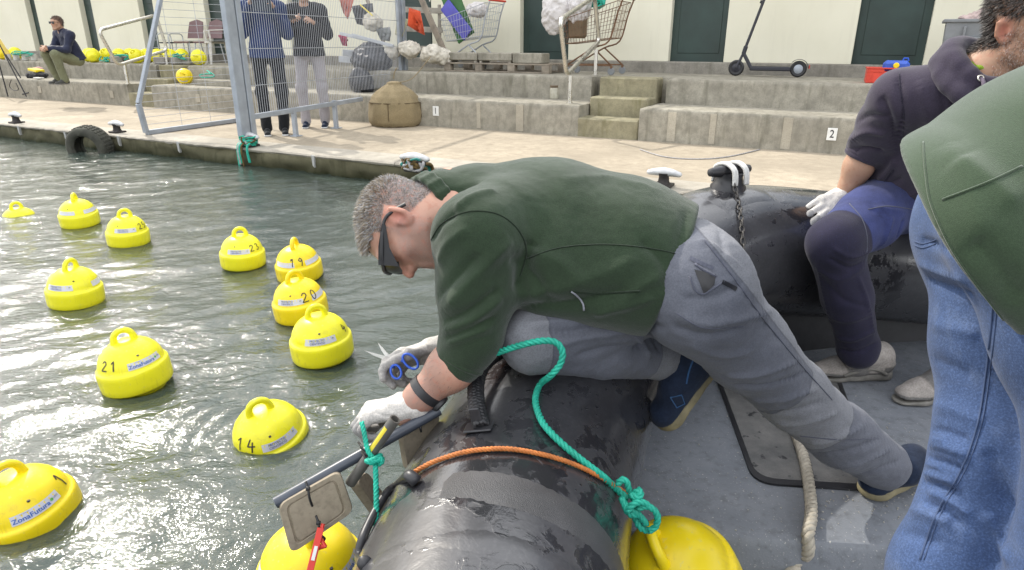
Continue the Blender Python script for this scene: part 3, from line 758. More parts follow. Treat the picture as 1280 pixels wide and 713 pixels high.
# ------------------------------------------------------------------ the cross of pipes with concrete tiles
def pvc(): return simple('grey_pvc', (.055, .065, .085), .35, .2, 20, bump=.1)
M['pvc'] = pvc(); M['tile'] = concrete('cast_tile', (.37, .315, .235), .3, (.22, .19, .13), bump=.3, scale=5); M['yellow_strip'] = simple('yellow_print', (.75, .60, .05), .4, .1)
M['red'] = simple('red_plastic', (.62, .035, .02), .4, .15); M['tie'] = simple('cable_tie', (.012, .012, .013), .35, .1)
fr = thing('pipe_frame', 'cross of two grey plastic pipes held over the water with concrete tiles tied on', 'pipe frame', D(460, 570, 1.36))
def pipe(a, b, r, name, mat):
    g = MB(); d = nrm(b - a); s_, u_, _ = frame(d); k = 20; th = np.arange(k) * 2 * math.pi / k; ring = np.cos(th)[:, None] * s_ + np.sin(th)[:, None] * u_
    v = np.r_[a + ring * r, b + ring * r, b + ring * r * .76, a + ring * r * .76]
    g.raw(v, [[m_ * k + i, m_ * k + (i + 1) % k, ((m_ + 1) % 4) * k + (i + 1) % k, ((m_ + 1) % 4) * k + i] for m_ in range(4) for i in range(k)])
    return g.build(name, mat, fr, smooth=40)
a1, a2 = D(344, 629, 1.30), D(549, 513, 1.42); pipe(a1, a2, .0115, 'pipe', M['pvc'])
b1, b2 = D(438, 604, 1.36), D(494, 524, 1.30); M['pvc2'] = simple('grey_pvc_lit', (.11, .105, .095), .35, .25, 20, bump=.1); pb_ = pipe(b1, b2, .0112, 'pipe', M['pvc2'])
dp = nrm(b2 - b1); tv = nrm(C0 - (b1 + b2) / 2); tv = nrm(tv - dp * (tv @ dp)); sv = np.cross(dp, tv)
g = MB(); mid = b1 * .35 + b2 * .65; q = []
for a_ in (.10, .5, .9): q.append(tv * math.cos(a_) - sv * math.sin(a_))
vs = []
for t in (.52, .88):
    for x in q: vs.append(b1 + (b2 - b1) * t + x * .0116)
g.raw(vs, [[0, 1, 4, 3], [1, 2, 5, 4]]); g.build('yellow_print', M['yellow_strip'], pb_)
def tile(cs, th, name='tile', groove=True):
    cs = [np.asarray(c, float) for c in cs]; nr = nrm(np.cross(cs[1] - cs[0], cs[3] - cs[0])); ce = sum(cs) / 4
    if nr @ (C0 - ce) < 0: nr = -nr
    out = rounded(cs, .018, 5); cen = out.mean(0); k = len(out)
    def ins(f_, dz): return cen + (out - cen) * f_ + nr * dz
    rings = [ins(.97, -th), ins(1, -th + .004), ins(1, -.004), ins(.975, 0), ins(.80, 0), ins(.775, -.0042), ins(.755, -.0042), ins(.72, -.0012)]
    if not groove: rings = rings[:4]
    v = np.concatenate(rings); v = v + (.0012 * fbm(v * 60, 2, 7))[:, None] * nr; m_ = len(rings)
    f_ = [[a * k + i, a * k + (i + 1) % k, (a + 1) * k + (i + 1) % k, (a + 1) * k + i] for a in range(m_ - 1) for i in range(k)]
    f_ += [list(range((m_ - 1) * k, m_ * k)), list(range(k))[::-1]]
    return mesh_obj(name, v, f_, M['tile'], fr, smooth=35), nr
t1, n1 = tile([D(347, 632, 1.285), D(425, 588, 1.325), D(443, 640, 1.345), D(364, 694, 1.30)], .028)
tile([D(503, 548, 1.40), D(551, 516, 1.45), D(541, 562, 1.47), D(511, 594, 1.43)], .024, groove=False)
tile([D(446, 602, 1.42), D(458, 588, 1.47), D(490, 630, 1.52), D(480, 650, 1.49)], .022, groove=False)
g = MB()
for x, y, d0, ln in ((385, 611, 1.295, 22), (398, 654, 1.312, 16)):
    p0 = D(x, y, d0 - .012); p1 = D(x + ln * .25, y + ln, d0 - .006)
    g.tube(catmull([D(x - 3, y - 9, d0 - .004), p0, (p0 + p1) / 2 - AF * .004, p1], 5), .0024, 6); g.box(p0, (.008, .008, .006), .001, (AR, AU, AF))
    if ln == 16: g.tube(catmull([p1, D(x + 8, y + 20, d0 - .004), D(x + 3, y + 24, d0)], 5), .0024, 6)
    g.build('cable_tie', M['tie'], fr, smooth=True); g = MB()
for x, y, d0 in ((459, 566, 1.335), (456, 560, 1.34), (460, 572, 1.335)):
    g.tube([D(x - 8, y - 7, d0), D(x - 2, y + 2, d0 - .022), D(x + 5, y + 6, d0 - .02), D(x + 10, y - 4, d0)], .0024, 6); g.build('cable_tie', M['tie'], fr, smooth=True); g = MB()
g.tube([D(525, 533, 1.40), D(526.5, 540, 1.405)], .0026, 6); g.build('cable_tie', M['tie'], fr, smooth=True)
rt_ = thing('red_tag', 'red plastic security tag hanging below the front concrete tile', 'tag', D(398, 660, 1.30))
g = MB(); p0, p1 = D(401, 660, 1.292), D(387, 716, 1.25); g.bar(p0, p1, .013, .0022, .0007, (0, 1, .3)); g.tube([D(404, 655, 1.30), D(400, 672, 1.29), D(407, 684, 1.283)], .004, 7)
g.tube([D(398, 684, 1.283), D(408, 683, 1.284)], [.006, .003], 8); g.build('strap', M['red'], rt_, smooth=30)
dd_ = nrm(p1 - p0); sx_ = nrm(np.cross(dd_, C0 - p0)); nz_ = np.cross(sx_, dd_); nz_ = nz_ if nz_ @ (C0 - p0) > 0 else -nz_
g = MB(); g.box(p0 * .42 + p1 * .58 + nz_ * .0022, (.0065, .026, .001), 0, (sx_, dd_, nz_)); g.build('paper_label', M['white'], rt_)
# green cord from the hand, knotted on the cross
g = MB(); gc = [D(452, 528, 1.335), D(455, 540, 1.325), D(458, 556, 1.32), D(461, 566, 1.315), D(466, 572, 1.315)]
g.rope(catmull(gc, 8), .0052, .022, .003)
for c_, ra in (((467, 573), 9), ((470, 575), 8), ((466, 577), 7)):
    c3 = D(c_[0], c_[1], 1.315); g.rope(np.array(loop_pts(c3, nrm(AR + AF * .4 + AU * .3 * (ra - 8)), AF, ra / F * 1.3, .012, 16)), .005, .02, .003)
g.rope(catmull([D(474, 572, 1.31), D(478, 577, 1.31), D(473, 581, 1.312)], 8), .005, .02, .003)
g.rope(catmull([D(469, 578, 1.312), D(470, 600, 1.30), D(470.5, 640, 1.275), D(469, 680, 1.255)], 8), .0055, .024, .003)
tag(g.build('cord', M['green_cord'], smooth=True), 'thin green cord held in the gloved fist and knotted on the pipe cross', 'cord')

# loose grit on the deck
r = np.random.default_rng(12); g = MB()
for i in range(420):
    x, y = (1075 + 45 * r.normal(), 600 + 40 * r.normal()) if i < 200 else (700 + 440 * r.random(), 480 + 190 * r.random())
    if y > 664 or y < 470: continue
    p = Z(x, y, .2005)
    if tube_d(p)[0] < .01: continue
    s_ = .0012 + .0022 * r.random(); a_ = r.random() * 6.28; g.box(p + A(0, 0, s_ * .4), (s_ * 1.5, s_, s_ * .9), s_ * .25, (A(math.cos(a_), math.sin(a_), 0), A(-math.sin(a_), math.cos(a_), 0), A(0, 0, 1)))
tag(g.build('grit', simple('shell_grit', (.42, .40, .35), .8, .4, 90), boat), kind='stuff')
# ------------------------------------------------------------------ mooring buoys
def plastic(name, col):
    t = NT(name); n = t.noise(5, 4); f = t.noise(60, 3)
    c = t.mix(t.ramp(n, [(.3, 0), (.7, 1)]), vmul(col, .9), vmul(col, 1.08))
    sc = t.noise(25, 4, .7, 1.5, stretch=(1, 1, .3)); c = t.mix(t.math('MULTIPLY', t.ramp(sc, [(.58, 0), (.70, 1)]), .35), c, (col[0] * .62, col[1] * .58, col[2] + .03)); g2 = t.noise(80, 3, .6); c = t.mix(t.math('MULTIPLY', t.ramp(g2, [(.62, 0), (.68, 1)]), .25), c, (.55, .52, .25))
    t.set(col=c, rough=.36, normal=t.bump(f, .06, .003), spec=.5, sss=.08); t.b.inputs['Subsurface Radius'].default_value = (.03, .025, .005)
    return t.m
M['lemon'] = plastic('lemon_yellow_plastic', (.84, .78, .018)); M['golden'] = plastic('golden_yellow_plastic', (.86, .66, .008))
M['label'] = simple('label_vinyl', (.62, .62, .70), .4, .06, 20, bump=.03); M['ink'] = simple('label_ink', (.10, .13, .30), .5, .1); M['blue_ink'] = simple('blue_ink', (.03, .12, .45), .5, .1); M['marker'] = simple('marker_ink', (.03, .022, .02), .5, .2)
PROF = [(.0, -.150), (.045, -.148), (.075, -.138), (.112, -.075), (.120, -.066), (.136, -.060), (.1405, -.052), (.1415, -.03), (.1420, .015), (.1412, .028), (.1392, .0345), (.1360, .038), (.1318, .0395), (.1290, .042), (.1268, .056), (.1205, .076), (.109, .097), (.092, .116), (.070, .131), (.046, .140), (.022, .1448), (.0, .1458)]
_pr = np.array([p[0] for p in PROF[13:]]); _pz = np.array([p[1] for p in PROF[13:]]); _ps = np.r_[0, np.cumsum(np.hypot(np.diff(_pr), np.diff(_pz)))]
def dome(az, s_, off):                      # point on the dome: azimuth, distance up from the shoulder
    r = np.interp(s_, _ps, _pr); z = np.interp(s_, _ps, _pz); dr = np.interp(s_ + .004, _ps, _pr) - r; dz = np.interp(s_ + .004, _ps, _pz) - z
    ln = np.hypot(dr, dz) + 1e-9; nr, nz_ = dz / ln, -dr / ln
    r = r + nr * off; z = z + nz_ * off; return np.stack([r * np.sin(az), -r * np.cos(az), z], -1)
_body = None
def fine_profile():
    P = []
    for (a, b) in zip(PROF[:-1], PROF[1:]):
        k = max(1, int(math.hypot(b[0] - a[0], b[1] - a[1]) / .012))
        P += [(a[0] + (b[0] - a[0]) * j / k, a[1] + (b[1] - a[1]) * j / k) for j in range(k)]
    return [(max(r, .0005), z) for r, z in P + [PROF[-1]]]
FP = fine_profile()
HAND = [(x, z + .022) for x, z in [(-.038, .098), (-.038, .115), (-.037, .132), (-.031, .150), (-.017, .163), (0, .167), (.017, .163), (.031, .150), (.037, .132), (.038, .115), (.038, .098)]]
def surf_text(txt, size, az0, s0, mat, name, parent, off=.0016, sx=1.0, bold=0.0):
    v, f = text_mesh(txt, size, bold, sx)
    # split long edges is not needed at this size: follow the curve per vertex
    r0 = np.interp(s0, _ps, _pr); az = az0 + v[:, 0] / r0; s_ = s0 + v[:, 1]
    return mesh_obj(name, dome(az, s_, off), f, mat, parent, local=True)
def strokes(lines, az0, s0, size, parent, name='digit'):
    r0 = np.interp(s0, _ps, _pr); g = MB()
    for ln in lines:
        P = resample(np.array([(x * size, y * size, 0) for x, y in ln]), .004); az = az0 + P[:, 0] / r0; s_ = np.clip(s0 + P[:, 1], 0, _ps[-1])
        wd = .0027; d = np.gradient(P, axis=0); d /= np.linalg.norm(d, axis=1)[:, None] + 1e-9; nx, ny = -d[:, 1] * wd, d[:, 0] * wd
        a = dome(az + nx / r0, s_ + ny, .0012); b = dome(az - nx / r0, s_ - ny, .0012)
        g.raw(np.r_[a, b], [[i, i + 1, len(P) + i + 1, len(P) + i] for i in range(len(P) - 1)])
    return g.build(name, M['marker'], parent, local=True)
DIG = {'0': [[(.3 * math.cos(t) * .75, .5 * math.sin(t)) for t in np.linspace(0, 6.3, 16)]], '1': [[(-.2, .22), (.06, .5), (.0, -.5)]],
       '2': [[(-.28, .25), (-.1, .48), (.15, .45), (.22, .2), (-.05, -.15), (-.3, -.45), (.3, -.45)]],
       '3': [[(-.25, .4), (.0, .5), (.22, .3), (-.02, .05), (.24, -.2), (.0, -.5), (-.25, -.38)]],
       '4': [[(-.05, .5), (-.28, -.05), (.3, -.02)], [(.12, .3), (.02, -.5)]],
       '5': [[(.25, .5), (-.2, .48), (-.22, .1), (.1, .12), (.24, -.15), (.05, -.48), (-.25, -.4)]],
       '8': [[(.2 * math.sin(2 * t), .5 * math.cos(t)) for t in np.linspace(0, 6.3, 26)]],
       '9': [[(.2, .25), (0, .5), (-.22, .25), (0, .02), (.2, .25), (.16, -.1), (.05, -.5)]], '7': [[(-.25, .45), (.25, .45), (-.05, -.5)]]}
def label(az0, text, parent, az_w=1.15):
    n_ = 24; az = np.linspace(az0 - az_w / 2, az0 + az_w / 2, n_)
    lo = dome(az, np.full(n_, .010), .0008); hi = dome(az, np.full(n_, .040), .0008)
    o = mesh_obj('label', np.r_[lo, hi], [[i, i + 1, n_ + i + 1, n_ + i] for i in range(n_ - 1)], M['label'], parent, local=True, smooth=True)
    if text == 'P':
        surf_text('PROYECTO', .0125, az0 - .12, .031, M['ink'], 'lettering', o, bold=.0002); surf_text('CIENTÍFICO', .0125, az0 - .12, .0185, M['ink'], 'lettering', o, bold=.0002)
        surf_text('*', .022, az0 + .45, .022, M['ink'], 'emblem', o, bold=.001)
    elif text == 'F':
        surf_text('ZonaFutura', .021, az0 - .13, .022, M['blue_ink'], 'lettering', o, sx=1.05, bold=.0003); surf_text('una iniciativa', .005, az0 - .25, .0365, M['ink'], 'lettering', o)
        surf_text('o', .014, az0 + .36, .026, simple('green_ink', (.12, .42, .08), .5), 'emblem', o, bold=.0015); surf_text('LIBRE', .0085, az0 + .475, .025, M['ink'], 'lettering', o, sx=.8)
buoy_made = []
def buoy(loc, label_txt, mat='lemon', yaw=0.0, hyaw=0.0, tilt=(0, 0), labels=(), digits='', dig_az=0.0, group=None, dsize=.042, scale=1.0):
    t = thing('buoy', label_txt, 'buoy', loc, 0, group)
    t.rotation_euler = Euler((tilt[0], tilt[1], 0)); t.scale = (scale,) * 3
    global _body
    if _body is None:
        g = MB(); g.lathe(FP, 48); b = g.build('body', M[mat], t, smooth=True, local=True)
        g = MB(); P = catmull([(x, 0, z) for x, z in HAND], 5); e = np.linspace(-1, 1, len(P)); g.tube(P, .0125 + .007 * np.abs(e) ** 4, 12); h = g.build('handle', M[mat], t, smooth=True, local=True)
        g = MB(); g.lathe([(.0045, -.002), (.0045, .002), (.002, .0028)], 10, dome(0.0, .062, 0)); pg = g.build('plug', M['marker'], t, local=True)
        _body = (b, h, pg)
        for o in _body: o.data['users_kept'] = 1
    else:
        b, h, pg = [o.copy() for o in _body]
        for o in (b, h, pg): COL.objects.link(o); o.parent = t
    for o in (b, h):
        o.material_slots[0].link = 'OBJECT'; o.material_slots[0].material = M[mat]
    h.rotation_euler = (0, 0, hyaw); pg.rotation_euler = (0, 0, yaw)
    for az, tx in labels: label(az, tx, t)
    n_ = len(digits)
    if n_:
        for i, ch in enumerate(digits):
            r0 = .1; strokes(DIG[ch], dig_az + (i - (n_ - 1) / 2) * dsize * .85 / r0, .040, dsize, t)
    return t
GW = 'yellow buoys floating on the harbour water'
def wb(i, label_txt, up=.062, **kw):
    c = bw[i] + A(0, 0, up); d = nrm(A(c[0], c[1], 0)); return buoy(c, label_txt, group=GW, **kw)
def az_cam(i):      # azimuth on the buoy that faces the camera
    return math.atan2(-bw[i][0], bw[i][1]) * -1 * -1
fa = [math.atan2(C0[0] - p[0], -(C0[1] - p[1])) for p in bw]
wb(0, 'lemon yellow buoy farthest left but one, its ring seen edge on', hyaw=1.25 + fa[0], labels=((fa[0] - .75, ''), (fa[0] + .9, '')), tilt=(.06, .0))
wb(1, 'lemon yellow buoy with 25 on its right side, near the moored tyre', hyaw=fa[1] + .1, labels=((fa[1] - .12, 'P'),), digits='25', dig_az=fa[1] + .95, tilt=(.03, .05))
wb(2, 'lemon yellow buoy alone at the left with no number in view', hyaw=.75 + fa[2], labels=((fa[2] - .65, 'P'), (fa[2] + 1.3, '')), tilt=(.0, .05), yaw=fa[2])
wb(3, 'lemon yellow buoy marked 23 below the fence post', hyaw=fa[3] + .1, labels=((fa[3] - .2, 'P'),), digits='23', dig_az=fa[3] + .7, tilt=(.04, .03))
wb(4, 'golden yellow buoy marked 19 behind the one marked 20', mat='golden', hyaw=1.2 + fa[4], labels=((fa[4] - .75, ''), (fa[4] + .95, '')), digits='19', dig_az=fa[4] - .05, tilt=(.10, -.05), dsize=.05)
wb(5, 'golden yellow buoy marked 20 between two others in a row', mat='golden', up=.07, hyaw=.45 + fa[5], labels=((fa[5] - .38, 'P'), (fa[5] + 1.15, '')), digits='20', dig_az=fa[5] + .5, tilt=(.06, -.08), dsize=.05)
wb(6, 'lemon yellow buoy with black 4 at its right edge, nearest of three', up=.078, hyaw=fa[6] + .15, labels=((fa[6] - .0, 'P'),), digits='4', dig_az=fa[6] + 1.15, tilt=(.05, -.05), yaw=fa[6])
wb(7, 'lemon yellow buoy marked 21 with blue print on its label', up=.07, hyaw=fa[7] + .05, labels=((fa[7] + .45, 'F'),), digits='21', dig_az=fa[7] - .75, tilt=(.02, -.10), yaw=fa[7] + .3)
wb(8, 'lemon yellow buoy marked 14 sitting low in the water', up=-.028, hyaw=fa[8] + .15, labels=((fa[8] + .35, 'P'),), digits='14', dig_az=fa[8] - .75, tilt=(.22, -.10), yaw=fa[8] + .1, dsize=.05)
wb(9, 'large golden yellow buoy at the left edge marked with a black 1', mat='golden', up=.004, hyaw=fa[9] + .1, labels=((fa[9] + .25, 'F'),), digits='1', dig_az=fa[9] + 1.2, tilt=(.12, -.12), yaw=fa[9] + .2, dsize=.05)
wb(10, 'golden yellow buoy under the concrete tile beside the boat tube', mat='golden', up=.05, hyaw=1.9 + fa[10], labels=((fa[10] + .75, 'F'), (fa[10] - 1.2, '')), digits='8', dig_az=fa[10] - .25, tilt=(.1, .0), yaw=fa[10] + .5, dsize=.05)
wb(11, 'almost sunken buoy with only its yellow ring and crown above water', up=-.088, hyaw=fa[11] + .2, labels=(), tilt=(.03, 0))
# the buoy lying in the boat
ax_ = -nrm(AR * -.45 + AU * .72 - AF * .50); bc = D(850, 726, 1.55); t = thing('buoy', 'yellow buoy standing in the boat, tied with the green rope', 'buoy', bc)
zx = -ax_; xx = nrm(np.cross(zx, AF)); yx = np.cross(zx, xx); Mx = Matrix(((xx[0], yx[0], zx[0]), (xx[1], yx[1], zx[1]), (xx[2], yx[2], zx[2]))); t.rotation_euler = Mx.to_euler()
for o in _body[:2]:
    c = o.copy(); COL.objects.link(c); c.parent = t; c.material_slots[0].link = 'OBJECT'; c.material_slots[0].material = M['golden']; c.rotation_euler = (0, 0, 1.35 if o is _body[1] else 0)
# ------------------------------------------------------------------ people: shared builders
from mathutils.bvhtree import BVHTree
def skinmat(name, base):
    t = NT(name); at = t.n('Attribute', attribute_name='tint'); n = t.noise(26, 4); f = t.noise(220, 3); m_ = t.noise(75, 4)
    c = t.mix(1.0, base, at.outputs['Color'], 'MULTIPLY')
    c = t.mix(t.math('MULTIPLY', t.ramp(n, [(.35, 0), (.7, 1)]), .35), c, vmul(base, .8))
    c = t.mix(t.math('MULTIPLY', t.ramp(m_, [(.52, 0), (.66, 1)]), .42), c, (base[0] * .85, base[1] * .60, base[2] * .55))
    t.set(col=c, rough=.48, normal=t.bump(f, .22, .0015), sss=.05, spec=.35); t.b.inputs['Subsurface Radius'].default_value = (.012, .005, .003)
    return t.m
def hairmat(name, col):
    t = NT(name); at = t.n('Attribute', attribute_name='tint'); t.set(col=t.mix(1.0, col, at.outputs['Color'], 'MULTIPLY'), rough=.45, spec=.35); return t.m
def add_head(S, c, X, Y, Zv, nape=None, s=1.0, rneck=.056, flat=0.0):
    L = lambda x, y, z: c + (X * x + Y * y + Zv * z) * s
    ax = (X, Y, Zv)
    S.ell(L(0, -.014, .034 - flat * .5), np.array((.077, .098, .086 - flat * .5)) * s, ax, .03)
    S.ell(L(0, .028, -.022), np.array((.064, .066, .082)) * s, ax, .03)
    for sg in (-1, 1):
        S.cap(L(.056 * sg, .008, -.052), .020 * s, L(.020 * sg, .068, -.098), .019 * s, .03)
        S.ell(L(.046 * sg, .058, -.014), np.array((.020, .018, .018)) * s, ax, .022)          # cheekbone
    S.ell(L(0, .078, -.100), np.array((.023, .019, .018)) * s, ax, .02)
    S.cap(L(-.036, .078, .034), .012 * s, L(.036, .078, .034), .012 * s, .016)
    for sg in (-1, 1):
        S.ell(L(.032 * sg, .098, .012), np.array((.019, .020, .013)) * s, ax, .012, sub=True)
        S.ell(L(.032 * sg, .074, .012), .0135 * s, None, .004)
    S.cap(L(0, .084, .020), .0085 * s, L(0, .108, -.024), .0115 * s, .012)
    for sg in (-1, 1): S.ell(L(.0125 * sg, .094, -.028), np.array((.009, .012, .009)) * s, ax, .008)
    S.cap(L(-.02, .083, -.054), .0085 * s, L(.02, .083, -.054), .0085 * s, .008)
    S.cap(L(-.018, .081, -.068), .0095 * s, L(.018, .081, -.068), .0095 * s, .008)
    S.cap(L(-.024, .096, -.0605), .0032 * s, L(.024, .096, -.0605), .0032 * s, .005, sub=True)
    for sg in (-1, 1):                                                                          # ears
        e = nrm(Zv * .96 - Y * .20); h = nrm(Y * .96 + Zv * .2 + X * sg * -.35); o = nrm(np.cross(e, h)); o = o * (1 if o @ (X * sg) > 0 else -1)
        pc = L(.079 * sg, -.010, .0)
        S.ell(pc, np.array((.0085, .020, .0335)) * s, (o, h, e), .006)
        S.ell(pc + o * .008 * s + h * .002 * s - e * .002 * s, np.array((.007, .012, .021)) * s, (o, h, e), .005, sub=True)
        S.cap(pc + o * .004 * s - h * .016 * s - e * .010 * s, .0042 * s, pc + o * .005 * s - h * .012 * s + e * .022 * s, .0042 * s, .004)
        S.ell(pc + h * .012 * s - e * .004 * s + o * .003 * s, np.array((.005, .006, .008)) * s, None, .005)
    if nape is not None: S.chain([(L(0, -.028, -.045), .060 * s), (nape, rneck)], .035)
def head_local(v, c, X, Y, Zv, s=1.0):
    d = (v - c) / s; return np.stack([d @ X, d @ Y, d @ Zv], 1)
def head_tint(q, red=1.0, beard=.55, grey=(.62, .62, .66)):
    t = np.ones((len(q), 3)); x, y, z = q.T
    ear = np.exp(-(((np.abs(x) - .082) / .012) ** 2 + ((y + .012) / .028) ** 2 + (z / .04) ** 2)); t *= 1 - ear[:, None] * A(.0, .30, .28) * red
    nose = np.exp(-((x / .02) ** 2 + ((y - .11) / .02) ** 2 + ((z + .022) / .02) ** 2)); t *= 1 - nose[:, None] * A(0, .22, .2) * red
    ch = np.exp(-(((np.abs(x) - .045) / .022) ** 2 + ((y - .07) / .03) ** 2 + ((z + .02) / .025) ** 2)); t *= 1 - ch[:, None] * A(0, .15, .13) * red
    lip = np.exp(-((x / .022) ** 4 + ((y - .092) / .014) ** 2 + ((z + .061) / .011) ** 2)); t *= 1 - lip[:, None] * A(.15, .42, .4)
    ck = np.clip((np.abs(x) - .02) / .035, 0, 1) * np.clip((.088 - y) / .03, 0, 1); bd = (1 / (1 + np.exp((z + .042 - .040 * ck) / .006))) * (1 / (1 + np.exp(-(y + .012) / .01))) * (1 / (1 + np.exp(-(z + .135) / .008)))
    bd = bd * (1 - lip); sb = np.exp(-(((np.abs(x) - .07) / .02) ** 2 + ((y - .018) / .012) ** 2)) * (z > -.06) * (z < .02)
    bd = np.clip(bd + .7 * sb, 0, 1); t *= 1 - bd[:, None] * (1 - A(*grey)) * beard
    return t, bd
def strands(name, roots, nrmls, lens, wid, comb, tint, mat, parent, bend=.5, jit=.35, seed=1, segs=3):
    r = np.random.default_rng(seed); n = len(roots)
    d = nrmls + jit * r.normal(size=(n, 3)); d /= np.linalg.norm(d, axis=1)[:, None]
    sd = np.cross(d, r.normal(size=(n, 3))); sd /= np.linalg.norm(sd, axis=1)[:, None] + 1e-9
    V = []; lens = lens * (.7 + .6 * r.random(n)); P = roots - nrmls * .0015
    for k in range(segs + 1):
        w_ = wid * (1 - k / segs) ** .7
        if k < segs: V += [P + sd * w_, P - sd * w_]
        else: V += [P]
        d = d + comb * bend; d /= np.linalg.norm(d, axis=1)[:, None]; P = P + d * (lens / segs)[:, None]
    m_ = len(V); W = np.stack(V, 1).reshape(-1, 3); b = np.arange(n) * m_; F_ = []
    for k in range(segs - 1): F_.append(np.stack([b + 2 * k, b + 2 * k + 1, b + 2 * k + 3, b + 2 * k + 2], 1))
    F_.append(np.stack([b + 2 * segs - 2, b + 2 * segs - 1, b + 2 * segs, b + 2 * segs], 1))
    tri = F_.pop(); quads = np.concatenate(F_)
    faces = quads.tolist() + tri[:, :3].tolist()
    o = mesh_obj(name, W, faces, mat, parent, smooth=True)
    vcol(o, 'tint', np.repeat(tint, m_, 0)); return o
def sample_surface(v, f, nv, mask, n, seed=0):
    r = np.random.default_rng(seed); fm = mask[f].all(1); ff = f[fm]
    if len(ff) == 0: return np.zeros((0, 3)), np.zeros((0, 3)), np.zeros(0, int)
    ar = np.linalg.norm(np.cross(v[ff[:, 1]] - v[ff[:, 0]], v[ff[:, 3]] - v[ff[:, 0]]), axis=1); i = r.choice(len(ff), n, p=ar / ar.sum()); a, b = r.random((2, n, 1))
    q = ff[i]; P = (v[q[:, 0]] * (1 - a) + v[q[:, 1]] * a) * (1 - b) + (v[q[:, 3]] * (1 - a) + v[q[:, 2]] * a) * b
    return P, nv[q[:, 0]], q[:, 0]
class Surf:
    """an extracted surface that can be creased, coloured and turned into an object"""
    def __init__(s, S, rel=1):
        s.v, s.f = S.mesh()
        if rel: s.v = relax(s.v, s.f, rel)
        s.n = vnormals(s.v, s.f); s.b = None
    def hit(s, x, y):
        if s.b is None: s.b = BVHTree.FromPolygons(s.v.tolist(), s.f.tolist())
        r = ray(x, y); p = s.b.ray_cast(Vector(C0), Vector(r)); return None if p[0] is None else np.array(p[0])
    def line(s, pts, n=10):
        P = catmull([(x, y, 0) for x, y in pts], n); o = [s.hit(x, y) for x, y, _ in P]; return np.array([q for q in o if q is not None])
    def crease(s, pts, amp, wid, fade=True):
        L = s.line(pts) if not isinstance(pts, np.ndarray) else pts
        if len(L) < 2: return s
        d2 = np.full(len(s.v), 9.0); k_ = np.zeros(len(s.v))
        near = ((s.v > L.min(0) - 3 * wid) & (s.v < L.max(0) + 3 * wid)).all(1); vv = s.v[near]
        D2 = ((vv[:, None, :] - L[None]) ** 2).sum(2); i = D2.argmin(1); d = D2[np.arange(len(vv)), i]
        wgt = .55 * np.exp(-d / wid ** 2) + .45 * np.exp(-np.sqrt(d) / (.55 * wid))
        if fade: t = i / (len(L) - 1); wgt = wgt * np.clip(np.minimum(t, 1 - t) * 5 + .15, 0, 1)
        s.v[near] += s.n[near] * (1.4 * amp * wgt)[:, None]; return s
    def noise(s, amp, scale, seed=0, o=2):
        s.v = s.v + s.n * (amp * fbm(s.v * np.asarray(scale), o, seed))[:, None]; return s
    def done(s, name, mat, parent, fmat=None, tint=None):
        o = mesh_obj(name, s.v, s.f, mat, parent, smooth=True, fmat=fmat)
        if tint is not None: vcol(o, 'tint', tint)
        return o
    def fc(s): return s.v[s.f].mean(1)
    def seam(s, pts, r, name, mat, parent, off=.0004):
        L = s.line(pts, 8)
        if len(L) < 3: return None
        nv = []
        for p in L:
            nv.append(s.n[((s.v - p) ** 2).sum(1).argmin()])
        g = MB(); g.tube(resample(L + np.array(nv) * off, .006), r, 5); return g.build(name, mat, parent, smooth=True)
FINGERS = [(.031, .090, (.040, .026, .020), .0098), (.010, .095, (.044, .029, .021), .0100), (-.011, .091, (.041, .027, .020), .0096), (-.031, .082, (.032, .021, .018), .0086)]
def add_hand(S, w, d, n, thumb, curls, tcurl=(.5, .3, .2), spread=.06, s=1.0, fat=1.0, tang=.75, k=.008):
    """w wrist, d towards the fingers, n the way the palm faces, thumb the side the thumb is on"""
    d = nrm(d); n = nrm(n - d * (n @ d)); t = nrm(np.cross(d, n)); t = t if t @ thumb > 0 else -t
    S.cap(w - d * .01, .026 * s * fat, w + d * .035 * s, .030 * s * fat, .015, w=n, sc=.62)
    for sx in (.022, .0, -.024): S.cap(w + d * .02 * s + t * sx * .6 * s, .017 * s * fat, w + d * .082 * s + t * sx * s, .0150 * s * fat, .014)
    for (ox, oy, seg_, r), cu in zip(FINGERS, curls):
        p = w + d * oy * s * .93 + t * ox * s; dd = nrm(d + t * ox / .031 * spread); ang = 0; rr = r * s * fat
        for j, L in enumerate(seg_):
            ang += cu[j] if hasattr(cu, '__len__') else cu
            dn = nrm(dd * math.cos(ang) + n * math.sin(ang)); q = p + dn * L * s
            S.cap(p, rr, q, rr * .93, k * (.55 if j else 1.2)); p = q; rr *= .93
    p = w + d * .026 * s + t * .028 * s + n * .006 * s; ang = tang
    for j, (L, r) in enumerate(((.042, .0145), (.034, .0115), (.027, .0102))):
        a2 = tcurl[j]; dn = nrm(d * math.cos(ang) + t * math.sin(ang) + n * a2); q = p + dn * L * s
        S.cap(p, r * s * fat, q, r * .9 * s * fat, k); p = q; ang -= .28
    return t
